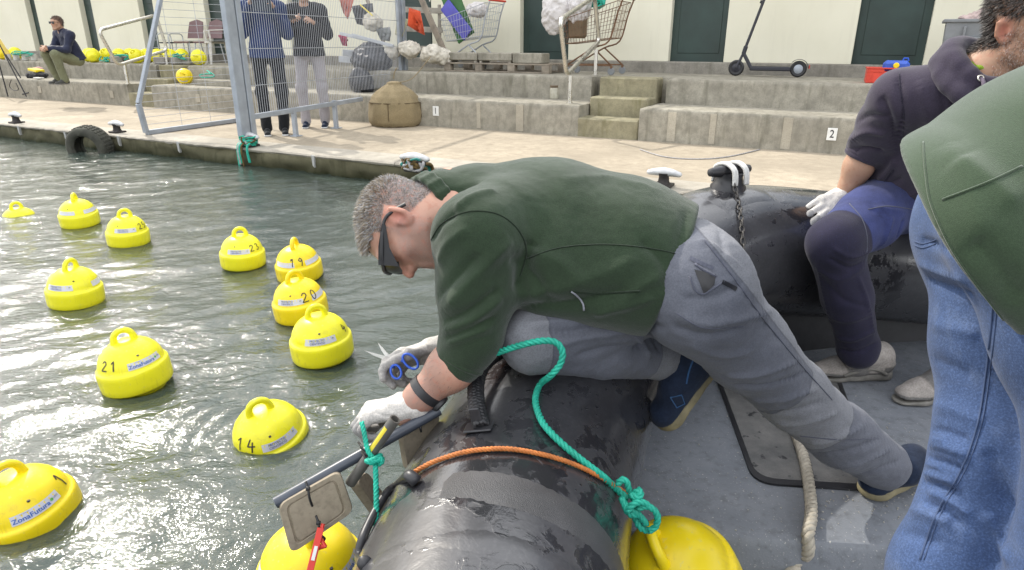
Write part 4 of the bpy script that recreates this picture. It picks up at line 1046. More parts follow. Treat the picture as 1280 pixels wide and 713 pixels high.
def shoe(parent, heel, toe, upv, mat, sole_mat, s=1.0, ankle=None, vox=.005, thick=.022, lace=None):
    d = nrm(toe - heel); u = nrm(upv - d * (upv @ d)); w_ = np.cross(d, u); Ln = np.linalg.norm(toe - heel)
    S = SDF(vox)
    S.cap(heel + u * .035 * s + d * .03, .034 * s, toe + u * .024 * s - d * .035, .036 * s, .02, w=w_, sc=1.12)
    S.cap(heel + u * .055 * s + d * .04, .040 * s, heel + u * .060 * s + d * Ln * .55, .032 * s, .03)
    S.cap(heel + u * .06 * s + d * .045, .044 * s, (ankle if ankle is not None else heel + u * .11 * s + d * .05), .042 * s, .02)
    S.half(heel + u * (thick - .004), u, .006)
    f_ = Surf(S); f_.noise(.0015, 50, 3); o = f_.done('shoe', mat, parent)
    S = SDF(vox); S.cap(heel + d * .038, .040 * s, heel + d * Ln * .5, .037 * s, .01); S.cap(heel + d * Ln * .5, .037 * s, toe - d * .045, .047 * s, .02)
    S.half(heel, u, .004).half(heel + u * thick, -u, .004)
    f2 = Surf(S); f2.done('sole', sole_mat, o)
    return o, f_

M['fleece'] = fabric('green_fleece', (.026, .044, .023), .12, 700, .95, .6, .25, 90, 6, .2, bdist=.002)
M['fleece_trim'] = fabric('fleece_seam', (.014, .024, .013), .1, 400)
M['trouser'] = fabric('grey_trouser', (.122, .129, .155), .10, 700, .85, .35, .1, 30, 4, col2=(.21, .215, .235))
M['trouser_lt'] = fabric('pale_trouser_panel', (.285, .29, .325), .10, 700, .85, .35, .1, 30, 6, .2)
M['trouser_seam'] = fabric('trouser_seam', (.09, .095, .125), .1, 500)
M['navy_shoe'] = fabric('navy_shoe_mesh', (.012, .020, .042), .3, 300, .8, .5, .1, 60, 18)
M['tan_sole'] = simple('tan_sole', (.22, .19, .11), .7, .3, 25)
M['glove'] = fabric('white_glove', (.55, .525, .49), .22, 650, .9, .55, .2, 55, 12, bdist=.002, col2=(.27, .265, .26))
M['glove_grey'] = fabric('grey_glove_dip', (.30, .30, .30), .2, 500, .6, .4, .05, 60, 14)
M['skin'] = skinmat('skin', (.56, .32, .235)); M['skin_tan'] = skinmat('tanned_skin', (.48, .29, .195))
M['hair_grey'] = hairmat('grey_brown_hair', (.33, .30, .265)); M['hair_dark'] = hairmat('dark_hair', (.05, .042, .038)); M['stubble'] = hairmat('stubble_hair', (.26, .22, .20))
M['lens'] = simple('dark_lens', (.008, .009, .010), .3, .1, 10, bump=0, spec=.35)

# ------------------------------------------------------------------ the man kneeling on the boat tube
def kneeling_man():
    man = thing('person', 'man in green fleece and grey trousers kneeling on the boat tube over water', 'person', (.35, 1.40, .2))
    sh_n = D(600, 298, 1.395); sh_f = A(-.035, 1.69, 1.015); el_n = D(594, 428, 1.40); wr_n = D(515, 507, 1.425)
    el_f = D(640, 408, 1.70); wr_f = D(552, 436, 1.60); nb = A(-.145, 1.50, 1.055)
    hc = D(506, 283, 1.475); Yf = nrm(AR * -.10 - AU * .985 - AF * .06); Zc = AR * -.99 + AU * .10 + AF * .03; Zc = nrm(Zc - Yf * (Zc @ Yf)); Xr = np.cross(Yf, Zc)
    hipn, hipf = A(.39, 1.335, .905), A(.385, 1.51, .87)
    # body: head, neck, torso core and arms in one skin
    S = SDF(.0033); add_head(S, hc, Xr, Yf, Zc, nb, .96, .060, .012)
    S.chain([(nb, .06), (A(-.05, 1.53, 1.02), .07), (A(.30, 1.45, .93), .09)], .04)
    S.cap(nb, .05, sh_n, .045, .04); S.cap(nb, .05, sh_f, .045, .04)
    S.chain([(sh_n, .05), (el_n, .044)], .02); S.chain([(el_n, .047), (el_n * .62 + wr_n * .38 + A(0, 0, -.003), .046), (wr_n * .85 + el_n * .15, .030), (wr_n + (wr_n - el_n) * .12, .029)], .03)
    S.chain([(sh_f, .05), (el_f, .044)], .02); S.chain([(el_f, .045), (el_f * .6 + wr_f * .4, .042), (wr_f, .029)], .03)
    B = Surf(S); q = head_local(B.v, hc, Xr, Yf, Zc, .96); tint, bd = head_tint(q, 1.0, .62, (.42, .52, .62))
    x, y, z = q.T; inhead = (np.linalg.norm(q, axis=1) < .16)
    # hair region: scalp behind the hairline, the sides shaved short
    hl = .058 - np.clip((np.abs(x) - .035) * .9, 0, .04)
    scalp = inhead & (z > np.where(y > .0, .012 + np.clip(y, 0, 1) * .62, -.01 + y * .62)) & (y < hl + .02 * np.clip((z - .06) / .03, 0, 1) * 0 + .005) & ~((np.abs(x) > .073) & (np.abs(z) < .036) & (y > -.033) & (y < .014))
    scalp &= ~((y > .028) & (z < .055))
    tint[scalp] *= np.where((z[scalp] > .05)[:, None], A(.36, .50, .56), A(.46, .68, .86))
    tint[~inhead] *= A(.98, .94, .93)
    body = B.done('body', M['skin'], man, tint=tint)
    rg = np.random.default_rng(4); sm = lambda a, b, v: np.clip((v - a) / (b - a), 0, 1) ** 2 * (3 - 2 * np.clip((v - a) / (b - a), 0, 1))
    tp_ = sm(.015, .068, z) * np.clip(1.25 - np.abs(x) / .085 * .7, .2, 1); tint[scalp] = (A(.46, .68, .86) * (1 - tp_[:, None]) + A(.40, .54, .58) * tp_[:, None])[scalp]
    body.data.color_attributes['tint'].data.foreach_set('color', np.c_[tint, np.ones(len(tint))].astype(np.float32).ravel())
    P, N_, ii = sample_surface(B.v, B.f, B.n, scalp, 15000, 1); k_ = tp_[ii]; fr_ = sm(.02, .06, y[ii]) * k_
    g_ = rg.random(len(P)); cl = .5 + .5 * vnoise(P * 90, 3); tn = np.where((g_ < .75 - .4 * k_)[:, None], A(1.35, 1.5, 1.75), A(1.1, 1.02, .86)) * (.40 + .75 * rg.random((len(P), 1)) + .35 * cl[:, None])
    cm = (Yf * .55 + Zc * .25)[None] * k_[:, None] - Zc[None] * .35 * (1 - k_[:, None]) + .35 * np.stack([vnoise(P * 60, 11), vnoise(P * 60, 12), vnoise(P * 60, 13)], 1) * k_[:, None]
    strands('hair', P, N_, (.0050 + .0085 * k_ + .009 * fr_), .0008, cm, tn, M['hair_grey'], man, .42, .22, 5, 4)
    P, N_, ii = sample_surface(B.v, B.f, B.n, inhead & (bd > .35) & (z > -.135), 5200, 3); tn = (.5 + 1.5 * rg.random((len(P), 1))) * np.ones((len(P), 3))
    strands('beard', P, N_, np.full(len(P), .0040), .00040, -Zc * .8, tn, M['stubble'], man, .6, .3, 7, 2)
    P, N_, ii = sample_surface(B.v, B.f, B.n, inhead & (np.abs(z - .036) < .006) & (y > .06) & (np.abs(x) > .012), 300, 3)
    strands('eyebrow', P, N_, np.full(len(P), .008), .0005, Xr * .3, np.ones((len(P), 3)) * .8, M['stubble'], man, .5, .3, 8, 2)
    # hairs on the near forearm
    ax_ = nrm(wr_n - el_n); tt = (B.v - el_n) @ ax_ / np.linalg.norm(wr_n - el_n); dist = np.linalg.norm(B.v - el_n - ax_ * ((B.v - el_n) @ ax_)[:, None], axis=1)
    P, N_, ii = sample_surface(B.v, B.f, B.n, (tt > .1) & (tt < .9) & (dist < .08), 900, 9)
    strands('arm_hair', P, N_, np.full(len(P), .010), .00018, ax_ * .8, np.ones((len(P), 3)) * .55, M['stubble'], man, .8, .4, 9, 2)
    # sunglasses
    L = lambda a, b, c: hc + (Xr * a + Yf * b + Zc * c) * .965
    gl = MB()
    for sg in (-1, 1): gl.tube(catmull([L(.080 * sg, -.038, -.012), L(.0835 * sg, -.020, .012), L(.0835 * sg, .0, .028), L(.081 * sg, .03, .030), L(.076 * sg, .07, .028), L(.066 * sg, .098, .024)], 6), [.0042] * 6 + [.0038] * 12 + [.0055] * 13, 8)
    gl.tube(catmull([L(-.066, .098, .026), L(-.035, .110, .028), L(0, .112, .028), L(.035, .110, .028), L(.066, .098, .026)], 6), .0035, 8)
    for sg in (-1, 1):
        o_ = Xr * sg; q0 = [L(.0835 * sg, .012, .033), L(.0835 * sg, .012, .025), L(.079 * sg, .06, .012), L(.069 * sg, .099, -.012), L(.067 * sg, .100, .034), L(.079 * sg, .06, .036)]; gl.prism(q0, o_ * .003)
    sg_ = gl.build('sunglasses', M['black'], man, smooth=30)
    for sg in (-1, 1):
        vs = []; nn_ = 10
        for i in range(nn_ + 1):
            a = i / nn_; px_ = .008 + .064 * a; yb = .112 - .022 * a ** 2.2
            for zz in (.028, .018, .004, -.010, -.014 + .012 * abs(a - .5)): vs.append(L(px_ * sg, yb - abs(zz - .008) * .12, zz))
        gl = MB(); gl.raw(vs, [[i * 5 + j, (i + 1) * 5 + j, (i + 1) * 5 + j + 1, i * 5 + j + 1] for i in range(nn_) for j in range(4)]); gl.build('lens', M['lens'], sg_, smooth=True)
    # green fleece
    lat = nrm(A(.02, .99, .05)); S = SDF(.0052)
    S.chain([(A(-.055, 1.525, .985), .132), (A(.10, 1.505, .990), .148), (A(.26, 1.465, .955), .150), (A(.39, 1.425, .915), .146)], .05, lat, 1.22)
    S.chain([(A(-.10, 1.52, 1.03), .085), (A(.02, 1.53, 1.02), .11)], .05, lat, 1.35)
    S.cap(A(.08, 1.36, .93), .10, A(.33, 1.33, .885), .085, .06)                     # fleece hanging at the near side
    S.chain([(sh_n + A(.05, .06, .01), .105), (sh_n, .094), (D(596, 365, 1.395), .079), (D(590, 420, 1.40), .061), (D(573, 452, 1.405), .052)], .035)
    S.chain([(sh_f, .09), (el_f * .7 + sh_f * .3, .07), (el_f + (el_f - sh_f) * .02, .056)], .035)
    S.chain([(nb + (hc - nb) * .05, .072), (nb + A(.05, .01, -.01), .088)], .03)
    S.chain([(nb + (hc - nb) * .48 , .062), (nb + (hc - nb) * .14, .078)], .012)
    # openings: collar, hem, cuff
    S.half(nb + (hc - nb) * .34, nrm(nb - hc) * 1.0 + AF * .0, .004) if False else None
    S.ell(hc + (nb - hc) * .28 + Zc * 0, (.085, .075, .085), None, .006, sub=True)
    ha, hb_, hcc = D(874, 250, 1.56), D(864, 310, 1.30), D(826, 398, 1.30); nh = np.cross(hb_ - ha, hcc - ha); nh = nh if nh[0] < 0 else -nh
    S.half(ha, nh, .008)
    C_ = Surf(S, 2)
    # cuff cut: remove faces past the cuff plane by shrinking them into the sleeve
    cu0 = D(580, 443, 1.40); cn = nrm(D(515, 507, 1.42) - D(594, 425, 1.40)); cn = nrm(cn * .55 + nrm(D(573, 460, 1.40) - D(597, 405, 1.40)) * .6)
    # big folds, valleys then ridges
    C_.noise(.0022, (5, 5, 6), 5, 2)
    for pts, amp, wd in (
            ([(548, 395), (580, 362), (615, 325), (640, 300)], .008, .016), ([(546, 372), (572, 345), (600, 318)], -.007, .012),
            ([(552, 415), (590, 400), (628, 372)], .008, .013), ([(555, 404), (592, 386), (625, 360)], -.008, .010),
            ([(556, 432), (585, 420), (615, 408)], .007, .009), ([(558, 424), (588, 412), (618, 396)], -.006, .007),
            ([(548, 330), (560, 305), (585, 285)], .006, .014), ([(540, 300), (552, 280), (572, 266)], -.006, .010),
            ([(560, 250), (575, 238), (600, 228)], -.006, .010), ([(568, 262), (590, 246), (620, 238)], .006, .012),
            ([(640, 372), (700, 362), (760, 340), (800, 322)], .006, .020), ([(650, 385), (720, 378), (790, 360)], -.008, .016),
            ([(640, 320), (665, 345), (690, 380)], -.010, .016), ([(655, 310), (700, 330), (730, 360)], .006, .018),
            ([(800, 300), (830, 330), (835, 380)], -.007, .016), ([(770, 385), (800, 360), (840, 340)], .006, .015),
            ([(860, 262), (850, 300), (838, 350)], -.005, .012), ([(700, 225), (760, 222), (830, 240)], .003, .02),
            ([(740, 394), (780, 384), (820, 372)], .006, .010), ([(668, 300), (655, 330), (648, 365)], -.012, .014)):
        C_.crease(pts, amp, wd)
    C_.n = vnormals(C_.v, C_.f); C_.noise(.0007, 60, 9)
    C_.b = None
    fleece = C_.done('fleece_jacket', M['fleece'], man)
    for pts, r in (([(537, 305), (552, 280), (585, 265), (622, 268), (648, 288), (658, 315), (650, 345)], .0018), ([(655, 325), (700, 310), (760, 306), (820, 312), (862, 322)], .0014),
                   ([(712, 364), (740, 367), (775, 366), (800, 364)], .0022)):
        C_.seam(pts, r, 'seam', M['fleece_trim'], fleece)
    C_.seam([(714, 364), (722, 370), (729, 380), (730, 388)], .0022, 'zip_pull', M['trouser_lt'], fleece, .002)
    # rolled sleeve end
    for c_, rr, ax3, nm in ((D(575, 451, 1.405), .050, nrm(wr_n - el_n + (el_n - sh_n) * .5), 'cuff'),):
        s_, u_, _ = frame(ax3); P = [c_ + (s_ * math.cos(t) + u_ * math.sin(t)) * rr for t in np.arange(28) * 2 * math.pi / 28]; g = MB(); g.tube(P, .0058, 8, closed=True); g.tube([p + ax3 * -.011 for p in P], .0052, 8, closed=True); g.build(nm, M['fleece'], fleece, smooth=True)
    # stand collar
    s_, u_, _ = frame(nrm(hc - nb)); S = SDF(.004)
    cc = nb + (hc - nb) * .20
    for i in range(18):
        t0, t1 = i * 2 * math.pi / 18, (i + 1) * 2 * math.pi / 18
        f_ = lambda t: cc + (s_ * math.cos(t) * .076 + u_ * math.sin(t) * .080)
        for dz in (0, .012, .024): S.cap(f_(t0) + nrm(hc - nb) * dz, .0065, f_(t1) + nrm(hc - nb) * dz, .0065, .006)
    Surf(S).done('collar', M['fleece'], fleece)
    # trousers
    S = SDF(.0052)
    kn = D(990, 492, 1.66); an = D(1108, 584, 1.86); kf = A(.046, 1.325, .785); af = A(.372, 1.515, .655)
    S.cap(hipn, .125, hipf, .125, .05); S.cap(A(.28, 1.43, .94), .12, A(.38, 1.42, .90), .13, .05)
    S.chain([(A(.395, 1.335, .885), .118), (A(.54, 1.40, .735), .096), (kn, .082), (kn * .5 + an * .5 + A(0, .0, -.01), .080), (an - nrm(an - kn) * .02, .070)], .04)
    S.chain([(hipf, .11), (A(.2, 1.41, .82), .092), (kf, .072)], .04); S.chain([(kf, .070), (kf * .5 + af * .5 + A(.0, -.005, -.003), .068), (af, .058), (af + nrm(af - kf) * .015, .060)], .018)
    W_ = Surf(S, 2); W_.noise(.003, (8, 8, 8), 15, 2); W_.noise(.0016, (26, 26, 40), 16, 2)
    for pts, amp, wd in (
            ([(845, 390), (880, 405), (930, 398), (968, 388)], .007, .013), ([(840, 408), (880, 420), (925, 412)], -.006, .011), ([(850, 372), (890, 372), (930, 352)], -.006, .011),
            ([(905, 470), (950, 468), (1000, 450)], .007, .010), ([(915, 482), (960, 482), (1010, 466)], -.007, .009), ([(930, 498), (975, 500), (1025, 485)], .007, .010),
            ([(945, 515), (985, 515), (1035, 500)], -.007, .009), ([(960, 528), (1000, 530), (1050, 515)], .006, .010), ([(1000, 555), (1040, 550), (1085, 530)], .007, .011), ([(1015, 568), (1055, 565), (1100, 548)], -.007, .009),
            ([(1040, 585), (1075, 578), (1115, 560)], .008, .010), ([(1060, 597), (1090, 590), (1128, 574)], -.006, .008),
            ([(655, 412), (720, 415), (780, 402), (830, 410)], -.010, .010), ([(690, 432), (740, 420), (790, 415)], .006, .010), ([(720, 445), (760, 435), (810, 432)], -.005, .009), ([(775, 405), (800, 425), (812, 448)], .008, .009), ([(795, 402), (815, 420), (825, 440)], -.007, .007), ([(662, 405), (700, 402), (745, 400)], .005, .008),
            ([(872, 300), (895, 310), (925, 335)], .005, .010), ([(885, 262), (900, 290), (905, 320)], -.005, .010), ([(860, 430), (900, 445), (940, 440)], .005, .012)):
        W_.crease(pts, amp, wd)
    W_.n = vnormals(W_.v, W_.f); W_.noise(.0009, 70, 19); W_.b = None
    c = W_.v; ax1 = nrm(an - kn); t_ = (c - kn) @ ax1; off = (c - kn) - ax1[None] * t_[:, None]
    ro_ = np.linalg.norm(off, axis=1); lat1 = off @ nrm(A(-.2, -.9, .35))
    fk = np.minimum(np.minimum(.105 - np.abs(t_ - .055 + .25 * lat1), lat1 + .03), .15 - ro_)
    ax2 = nrm(af - kf); fk = np.maximum(fk, np.minimum(.108 - np.linalg.norm(c - kf, axis=1), (c - kf) @ nrm(A(-.9, -.4, .0)) + .012))
    fk = np.maximum(fk, np.minimum((c - af) @ ax2 + .055, .12 - np.linalg.norm(c - af, axis=1))); fk = np.maximum(fk, np.minimum((c - hipn) @ nrm(A(.62, .0, .55)) - .082, c[:, 2] - .62))
    tr = W_.done('trousers', M['trouser'], man, tint=np.repeat(np.clip(.5 + fk / .05, 0, 1)[:, None], 3, 1))
    for pts, r in (([(880, 300), (915, 345), (955, 400), (1000, 455), (1040, 500)], .0018), ([(846, 392), (880, 410), (930, 408)], .0014), ([(868, 330), (880, 338), (895, 346)], .003),
                   ([(905, 352), (890, 362), (878, 368), (868, 362), (862, 345)], .0022), ([(1000, 545), (1050, 550), (1100, 548)], .0014)):
        W_.seam(pts, r, 'seam', M['trouser_seam'], tr)
    W_.n = vnormals(W_.v, W_.f)
    def patch(quad, n_, off, name, mat):
        q = [A(x, y, 0) for x, y in quad]; vs = []
        for i in range(n_ + 1):
            for k in range(n_ + 1):
                a, b = i / n_, k / n_; p = (q[0] * (1 - a) + q[1] * a) * (1 - b) + (q[3] * (1 - a) + q[2] * a) * b; h = W_.hit(p[0], p[1])
                if h is None: return
                vs.append(h + nrm(C0 - h) * off)
        mesh_obj(name, vs, [[i * (n_ + 1) + k, (i + 1) * (n_ + 1) + k, (i + 1) * (n_ + 1) + k + 1, i * (n_ + 1) + k + 1] for i in range(n_) for k in range(n_)], mat, tr, smooth=True)
    patch([(868, 337), (895, 343), (893, 356), (880, 368)], 8, .0016, 'pocket_opening', M['black'])
    patch([(863, 320), (893, 334), (891, 338), (862, 325)], 6, .0016, 'pocket_binding', M['trouser_seam'])
    patch([(904, 350), (922, 359), (920, 364), (902, 355)], 4, .0030, 'pocket_tab', M['black'])
    # shoes
    o, sf = shoe(man, D(893, 447, 1.70), D(826, 535, 1.70), nrm(AR * -.8 + AU * -.45 - AF * .25), M['navy_shoe'], M['tan_sole'], 1.05, af + (af - kf) * .06, .004, .026)
    g = MB(); dsh = nrm(D(826, 535, 1.70) - D(893, 447, 1.70))
    for i in range(6):
        p = D(893, 447, 1.70) + dsh * (.03 + .034 * i); u_ = nrm(AR * -.8 + AU * -.45 - AF * .25); g.box(p - u_ * .003, (.018, .075, .012), .003, (dsh, np.cross(dsh, u_), u_))
    g.build('tread', M['rubber2'], o)
    ln = MB(); hx = [sf.hit(x, y) for x, y in ((838, 497), (852, 494), (856, 505), (846, 510), (838, 497))]
    M['blue_trim'] = simple('blue_trim', (.03, .10, .24), .6, .1)
    if all(p is not None for p in hx): ln.tube([p + nrm(C0 - p) * .001 for p in hx], .0016, 5); ln.build('trim', M['blue_trim'], o)
    hx = sf.line([(870, 442), (862, 462), (858, 480)]); 
    if len(hx) > 3: ln = MB(); ln.tube(resample(hx, .008), .002, 5); ln.build('trim', M['blue_trim'], o)
    shoe(man, D(1150, 590, 1.93), Z(1078, 620, .205), nrm(A(.35, .1, .9)), M['navy_shoe'], M['tan_sole'], 1.0, an + A(.06, 0, -.01), .005)
    # gloves
    S = SDF(.0026)
    dn_ = nrm(D(455, 517, 1.425) - wr_n); tn_ = add_hand(S, wr_n + dn_ * .012, dn_, nrm(-AU * .85 + AF * .25), AF, [(.75, 1.25, .9)] * 2 + [(.8, 1.25, .9)] * 2, (.75, .85, .8), .02, 1.0, 1.06, .55, .006)
    S.cap(wr_n - dn_ * .012, .034, wr_n + dn_ * .02, .032, .012)
    G_ = Surf(S, 1); G_.noise(.0014, 70, 8, 2)
    for pts, amp, wd in (([(468, 515), (480, 520), (495, 522)], -.002, .004), ([(470, 505), (485, 505), (498, 507)], .0018, .005), ([(478, 530), (490, 525), (500, 515)], -.0018, .004)): G_.crease(pts, amp, wd)
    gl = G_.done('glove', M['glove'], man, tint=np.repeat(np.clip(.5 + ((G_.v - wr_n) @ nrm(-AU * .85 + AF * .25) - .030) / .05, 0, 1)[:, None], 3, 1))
    S = SDF(.0026); dfv = nrm(D(486, 452, 1.58) - wr_f)
    add_hand(S, wr_f + dfv * .012, dfv, nrm(-AU * .75 - AF * .45), -AF, [(.35, .75, .4), (.55, .95, .6), (.7, 1.1, .8), (.85, 1.1, .8)], (.2, .25, .25), .07, 1.0, 1.04, .35, .006)
    S.cap(wr_f - dfv * .02, .034, wr_f + dfv * .02, .034, .012)
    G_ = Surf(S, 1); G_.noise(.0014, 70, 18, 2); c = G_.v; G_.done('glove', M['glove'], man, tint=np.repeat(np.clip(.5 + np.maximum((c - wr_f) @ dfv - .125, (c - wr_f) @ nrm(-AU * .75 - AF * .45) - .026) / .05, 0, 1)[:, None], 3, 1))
    # wrist watch
    axw = nrm(wr_n - el_n); cw = wr_n - axw * .046; s_, u_, _ = frame(axw, AU); g = MB()
    ring = lambda r: [cw + (s_ * math.cos(t) + u_ * math.sin(t)) * r for t in np.arange(30) * 2 * math.pi / 30]
    P = ring(.0365); vs = []; 
    for p in P:
        o_ = nrm(p - cw)
        for a_, b_ in ((-.010, 0), (-.009, .003), (.009, .003), (.010, 0)): vs.append(p + axw * a_ + o_ * b_)
    g.raw(vs, [[i * 4 + j, i * 4 + j + 1, ((i + 1) % 30) * 4 + j + 1, ((i + 1) % 30) * 4 + j] for i in range(30) for j in range(3)]); wt = g.build('watch', M['rubber2'], man, smooth=35)
    od = nrm(-s_ * 0 + (AR * .75 - AU * .65)); od = nrm(od - axw * (od @ axw)); g = MB(); g.lathe([(.019, 0), (.021, .003), (.021, .009), (.018, .012), (.0, .0122)], 24, cw + od * .034, (*frame(od)[:2], od)); g.build('dial', M['rubber2'], wt, smooth=35)
    g = MB(); g.lathe([(.0165, .0124), (.0, .0126)], 20, cw + od * .034, (*frame(od)[:2], od)); g.build('glass', M['lens'], wt)
    # scissors
    sc = thing('scissors', 'blue handled steel scissors held open in the far gloved hand', 'scissors', D(492, 452, 1.56))
    pv = D(488, 450, 1.545); M['blue_plastic'] = simple('blue_plastic', (.02, .09, .50), .35, .1)
    for i, (tip, ctr, rx, ry) in enumerate((((472, 428), (513, 452), 7, 12), ((455, 438), (495, 465), 6.5, 9))):
        tp = D(*tip, 1.55); cc = D(*ctr, 1.52); g = MB(); d_ = nrm(tp - pv); s1, u1, _ = frame(d_, AF); Ln = np.linalg.norm(tp - pv)
        for k_, w0 in ((0, .0055),):
            a0 = pv - d_ * .012; g.raw([a0 + s1 * .0045, a0 - s1 * .0045, pv - s1 * w0, pv + d_ * Ln * .6 - s1 * .004, tp, pv + d_ * Ln * .6 + s1 * .002, pv + s1 * w0] + [x + u1 * .0022 for x in (a0 + s1 * .0045, a0 - s1 * .0045, pv - s1 * w0, pv + d_ * Ln * .6 - s1 * .004, tp, pv + d_ * Ln * .6 + s1 * .002, pv + s1 * w0)],
                                                                            [list(range(7)), list(range(13, 6, -1))] + [[j, (j + 1) % 7, 7 + (j + 1) % 7, 7 + j] for j in range(7)])
        bl = g.build('blade', M['steel'], sc)
        g = MB(); e1 = nrm(AR * .55 - AU * .8 if i == 0 else AR * .3 - AU * .95); e1 = nrm(cc - pv) * .3 + e1 * .7; e1 = nrm(e1); e2 = nrm(np.cross(e1, AF)); lp = [cc + e1 * ry / F * 1.5 * math.cos(t) + e2 * rx / F * 1.5 * math.sin(t) for t in np.arange(20) * 2 * math.pi / 20]
        g.tube(lp, .0028, 8, closed=True); g.tube([pv - d_ * .002, (pv + cc) / 2, cc - nrm(cc - pv) * ry / F * 1.35], .0036, 8); g.build('finger_ring', M['blue_plastic'], sc, smooth=True)
    return man
kneeling_man()
# ------------------------------------------------------------------ the man sitting on the bow tube
def denim(name, col, worn=.5, sc=3.0):
    t = NT(name); n = t.noise(sc, 5, .6); st = t.noise(60, 4, .7, .4, stretch=(1, 1, .18)); wv = t.noise(800, 2); m_ = t.noise(14, 5, .65, .6)
    c = t.mix(t.ramp(n, [(.32, 0), (.68, 1)]), vmul(col, .72), vmul(col, 1.3))
    c = t.mix(t.math('MULTIPLY', t.ramp(m_, [(.50, 0), (.72, 1)]), worn), c, (min(1, col[0] * 2.2 + .06), min(1, col[1] * 1.9 + .06), min(1, col[2] * 1.5 + .06)))
    gr_ = t.noise(330, 2); c = t.mix(t.math('MULTIPLY', t.ramp(gr_, [(.38, 1), (.55, 0)]), .45), c, vmul(col, .5)); c = t.mix(t.math('MULTIPLY', t.ramp(gr_, [(.54, 0), (.72, 1)]), .35), c, vmul(col, 2.0)); c = t.mix(t.math('MULTIPLY', t.ramp(st, [(.4, 0), (.65, 1)]), .16), c, vmul(col, .68))
    t.set(col=c, rough=.9, normal=t.bump(st, .12, .003, t.bump(wv, .4, .0015)), spec=.2, sheen=.1); return t.m
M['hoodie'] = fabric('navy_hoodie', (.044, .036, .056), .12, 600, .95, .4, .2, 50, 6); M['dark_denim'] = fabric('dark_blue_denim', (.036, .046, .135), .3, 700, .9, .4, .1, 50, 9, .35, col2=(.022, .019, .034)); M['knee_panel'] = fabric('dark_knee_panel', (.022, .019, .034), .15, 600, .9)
M['sneaker'] = fabric('beige_sneaker', (.34, .31, .285), .22, 260, .85, .5, .05, 60, 18, col2=(.16, .155, .15)); M['grey_sole'] = simple('grey_sole', (.20, .19, .17), .7, .3, 25); M['lime'] = fabric('lime_tshirt', (.22, .33, .03), .1)
M['lace'] = simple('pale_lace', (.5, .48, .44), .8, .1)
def sneaker(parent, heel, toe, ankle):
    u = A(0, 0, 1); d = nrm((toe - heel) * A(1, 1, 0)); w_ = np.cross(d, u); Ln = np.linalg.norm(toe - heel); at = lambda t, h, s_=0: heel + d * t * Ln + u * h + w_ * s_
    S = SDF(.0042); S.chain([(at(.13, .055), .042), (at(.45, .050), .043), (at(.70, .036), .040), (at(.87, .028), .034)], .02, w_, 1.12); S.chain([(at(.16, .085), .043), (at(.40, .085), .036), (at(.56, .062), .030)], .025); S.cap(at(.17, .10), .042, ankle, .042, .02); S.half(at(0, .022), u, .004)
    K = Surf(S); K.noise(.001, 60, 3); tq = ((K.v - heel) @ d) / Ln; hz = K.v[:, 2] - heel[2]; fl_ = np.maximum(np.minimum(.18 - tq, .06 - hz) * .5, np.minimum(.035 - hz, .04)); fl_ = np.maximum(fl_, .014 - np.abs(tq - .42 - hz * 1.5) * .12); o = K.done('shoe', M['sneaker'], parent, tint=np.repeat(np.clip(.5 + fl_ / .04, 0, 1)[:, None], 3, 1))
    S = SDF(.0042); S.chain([(at(.13, .012), .044), (at(.45, .010), .040), (at(.70, .010), .047), (at(.88, .016), .040)], .02); S.half(heel, u, .006); 
    for t_, h_ in ((.0, .052),): S.half(at(0, .040), nrm(-u + d * -.10), .006)
    Surf(S).done('sole', M['grey_sole'], o)
    for i in range(5):
        g = MB(); t_ = .46 + .06 * i; g.tube(catmull([at(t_, .080 - .006 * i, -.022), at(t_ + .015, .096 - .009 * i), at(t_ + .03, .078 - .006 * i, .022)], 4), .003, 5); g.build('lace', M['lace'], o, smooth=True)
    g = MB()
    for s_ in (-1, 1): g.tube(catmull([at(.14, .03, .045 * s_), at(.3, .055, .047 * s_), at(.5, .045, .046 * s_), at(.66, .03, .046 * s_)], 6), .0075, 6)
    g.build('side_stripe', M['grey_sole'], o, smooth=True)
    g = MB(); g.box(at(.045, .075), (.012, .035, .05), .004, (d, w_, u)); g.build('heel_tab', M['knee_panel'], o)
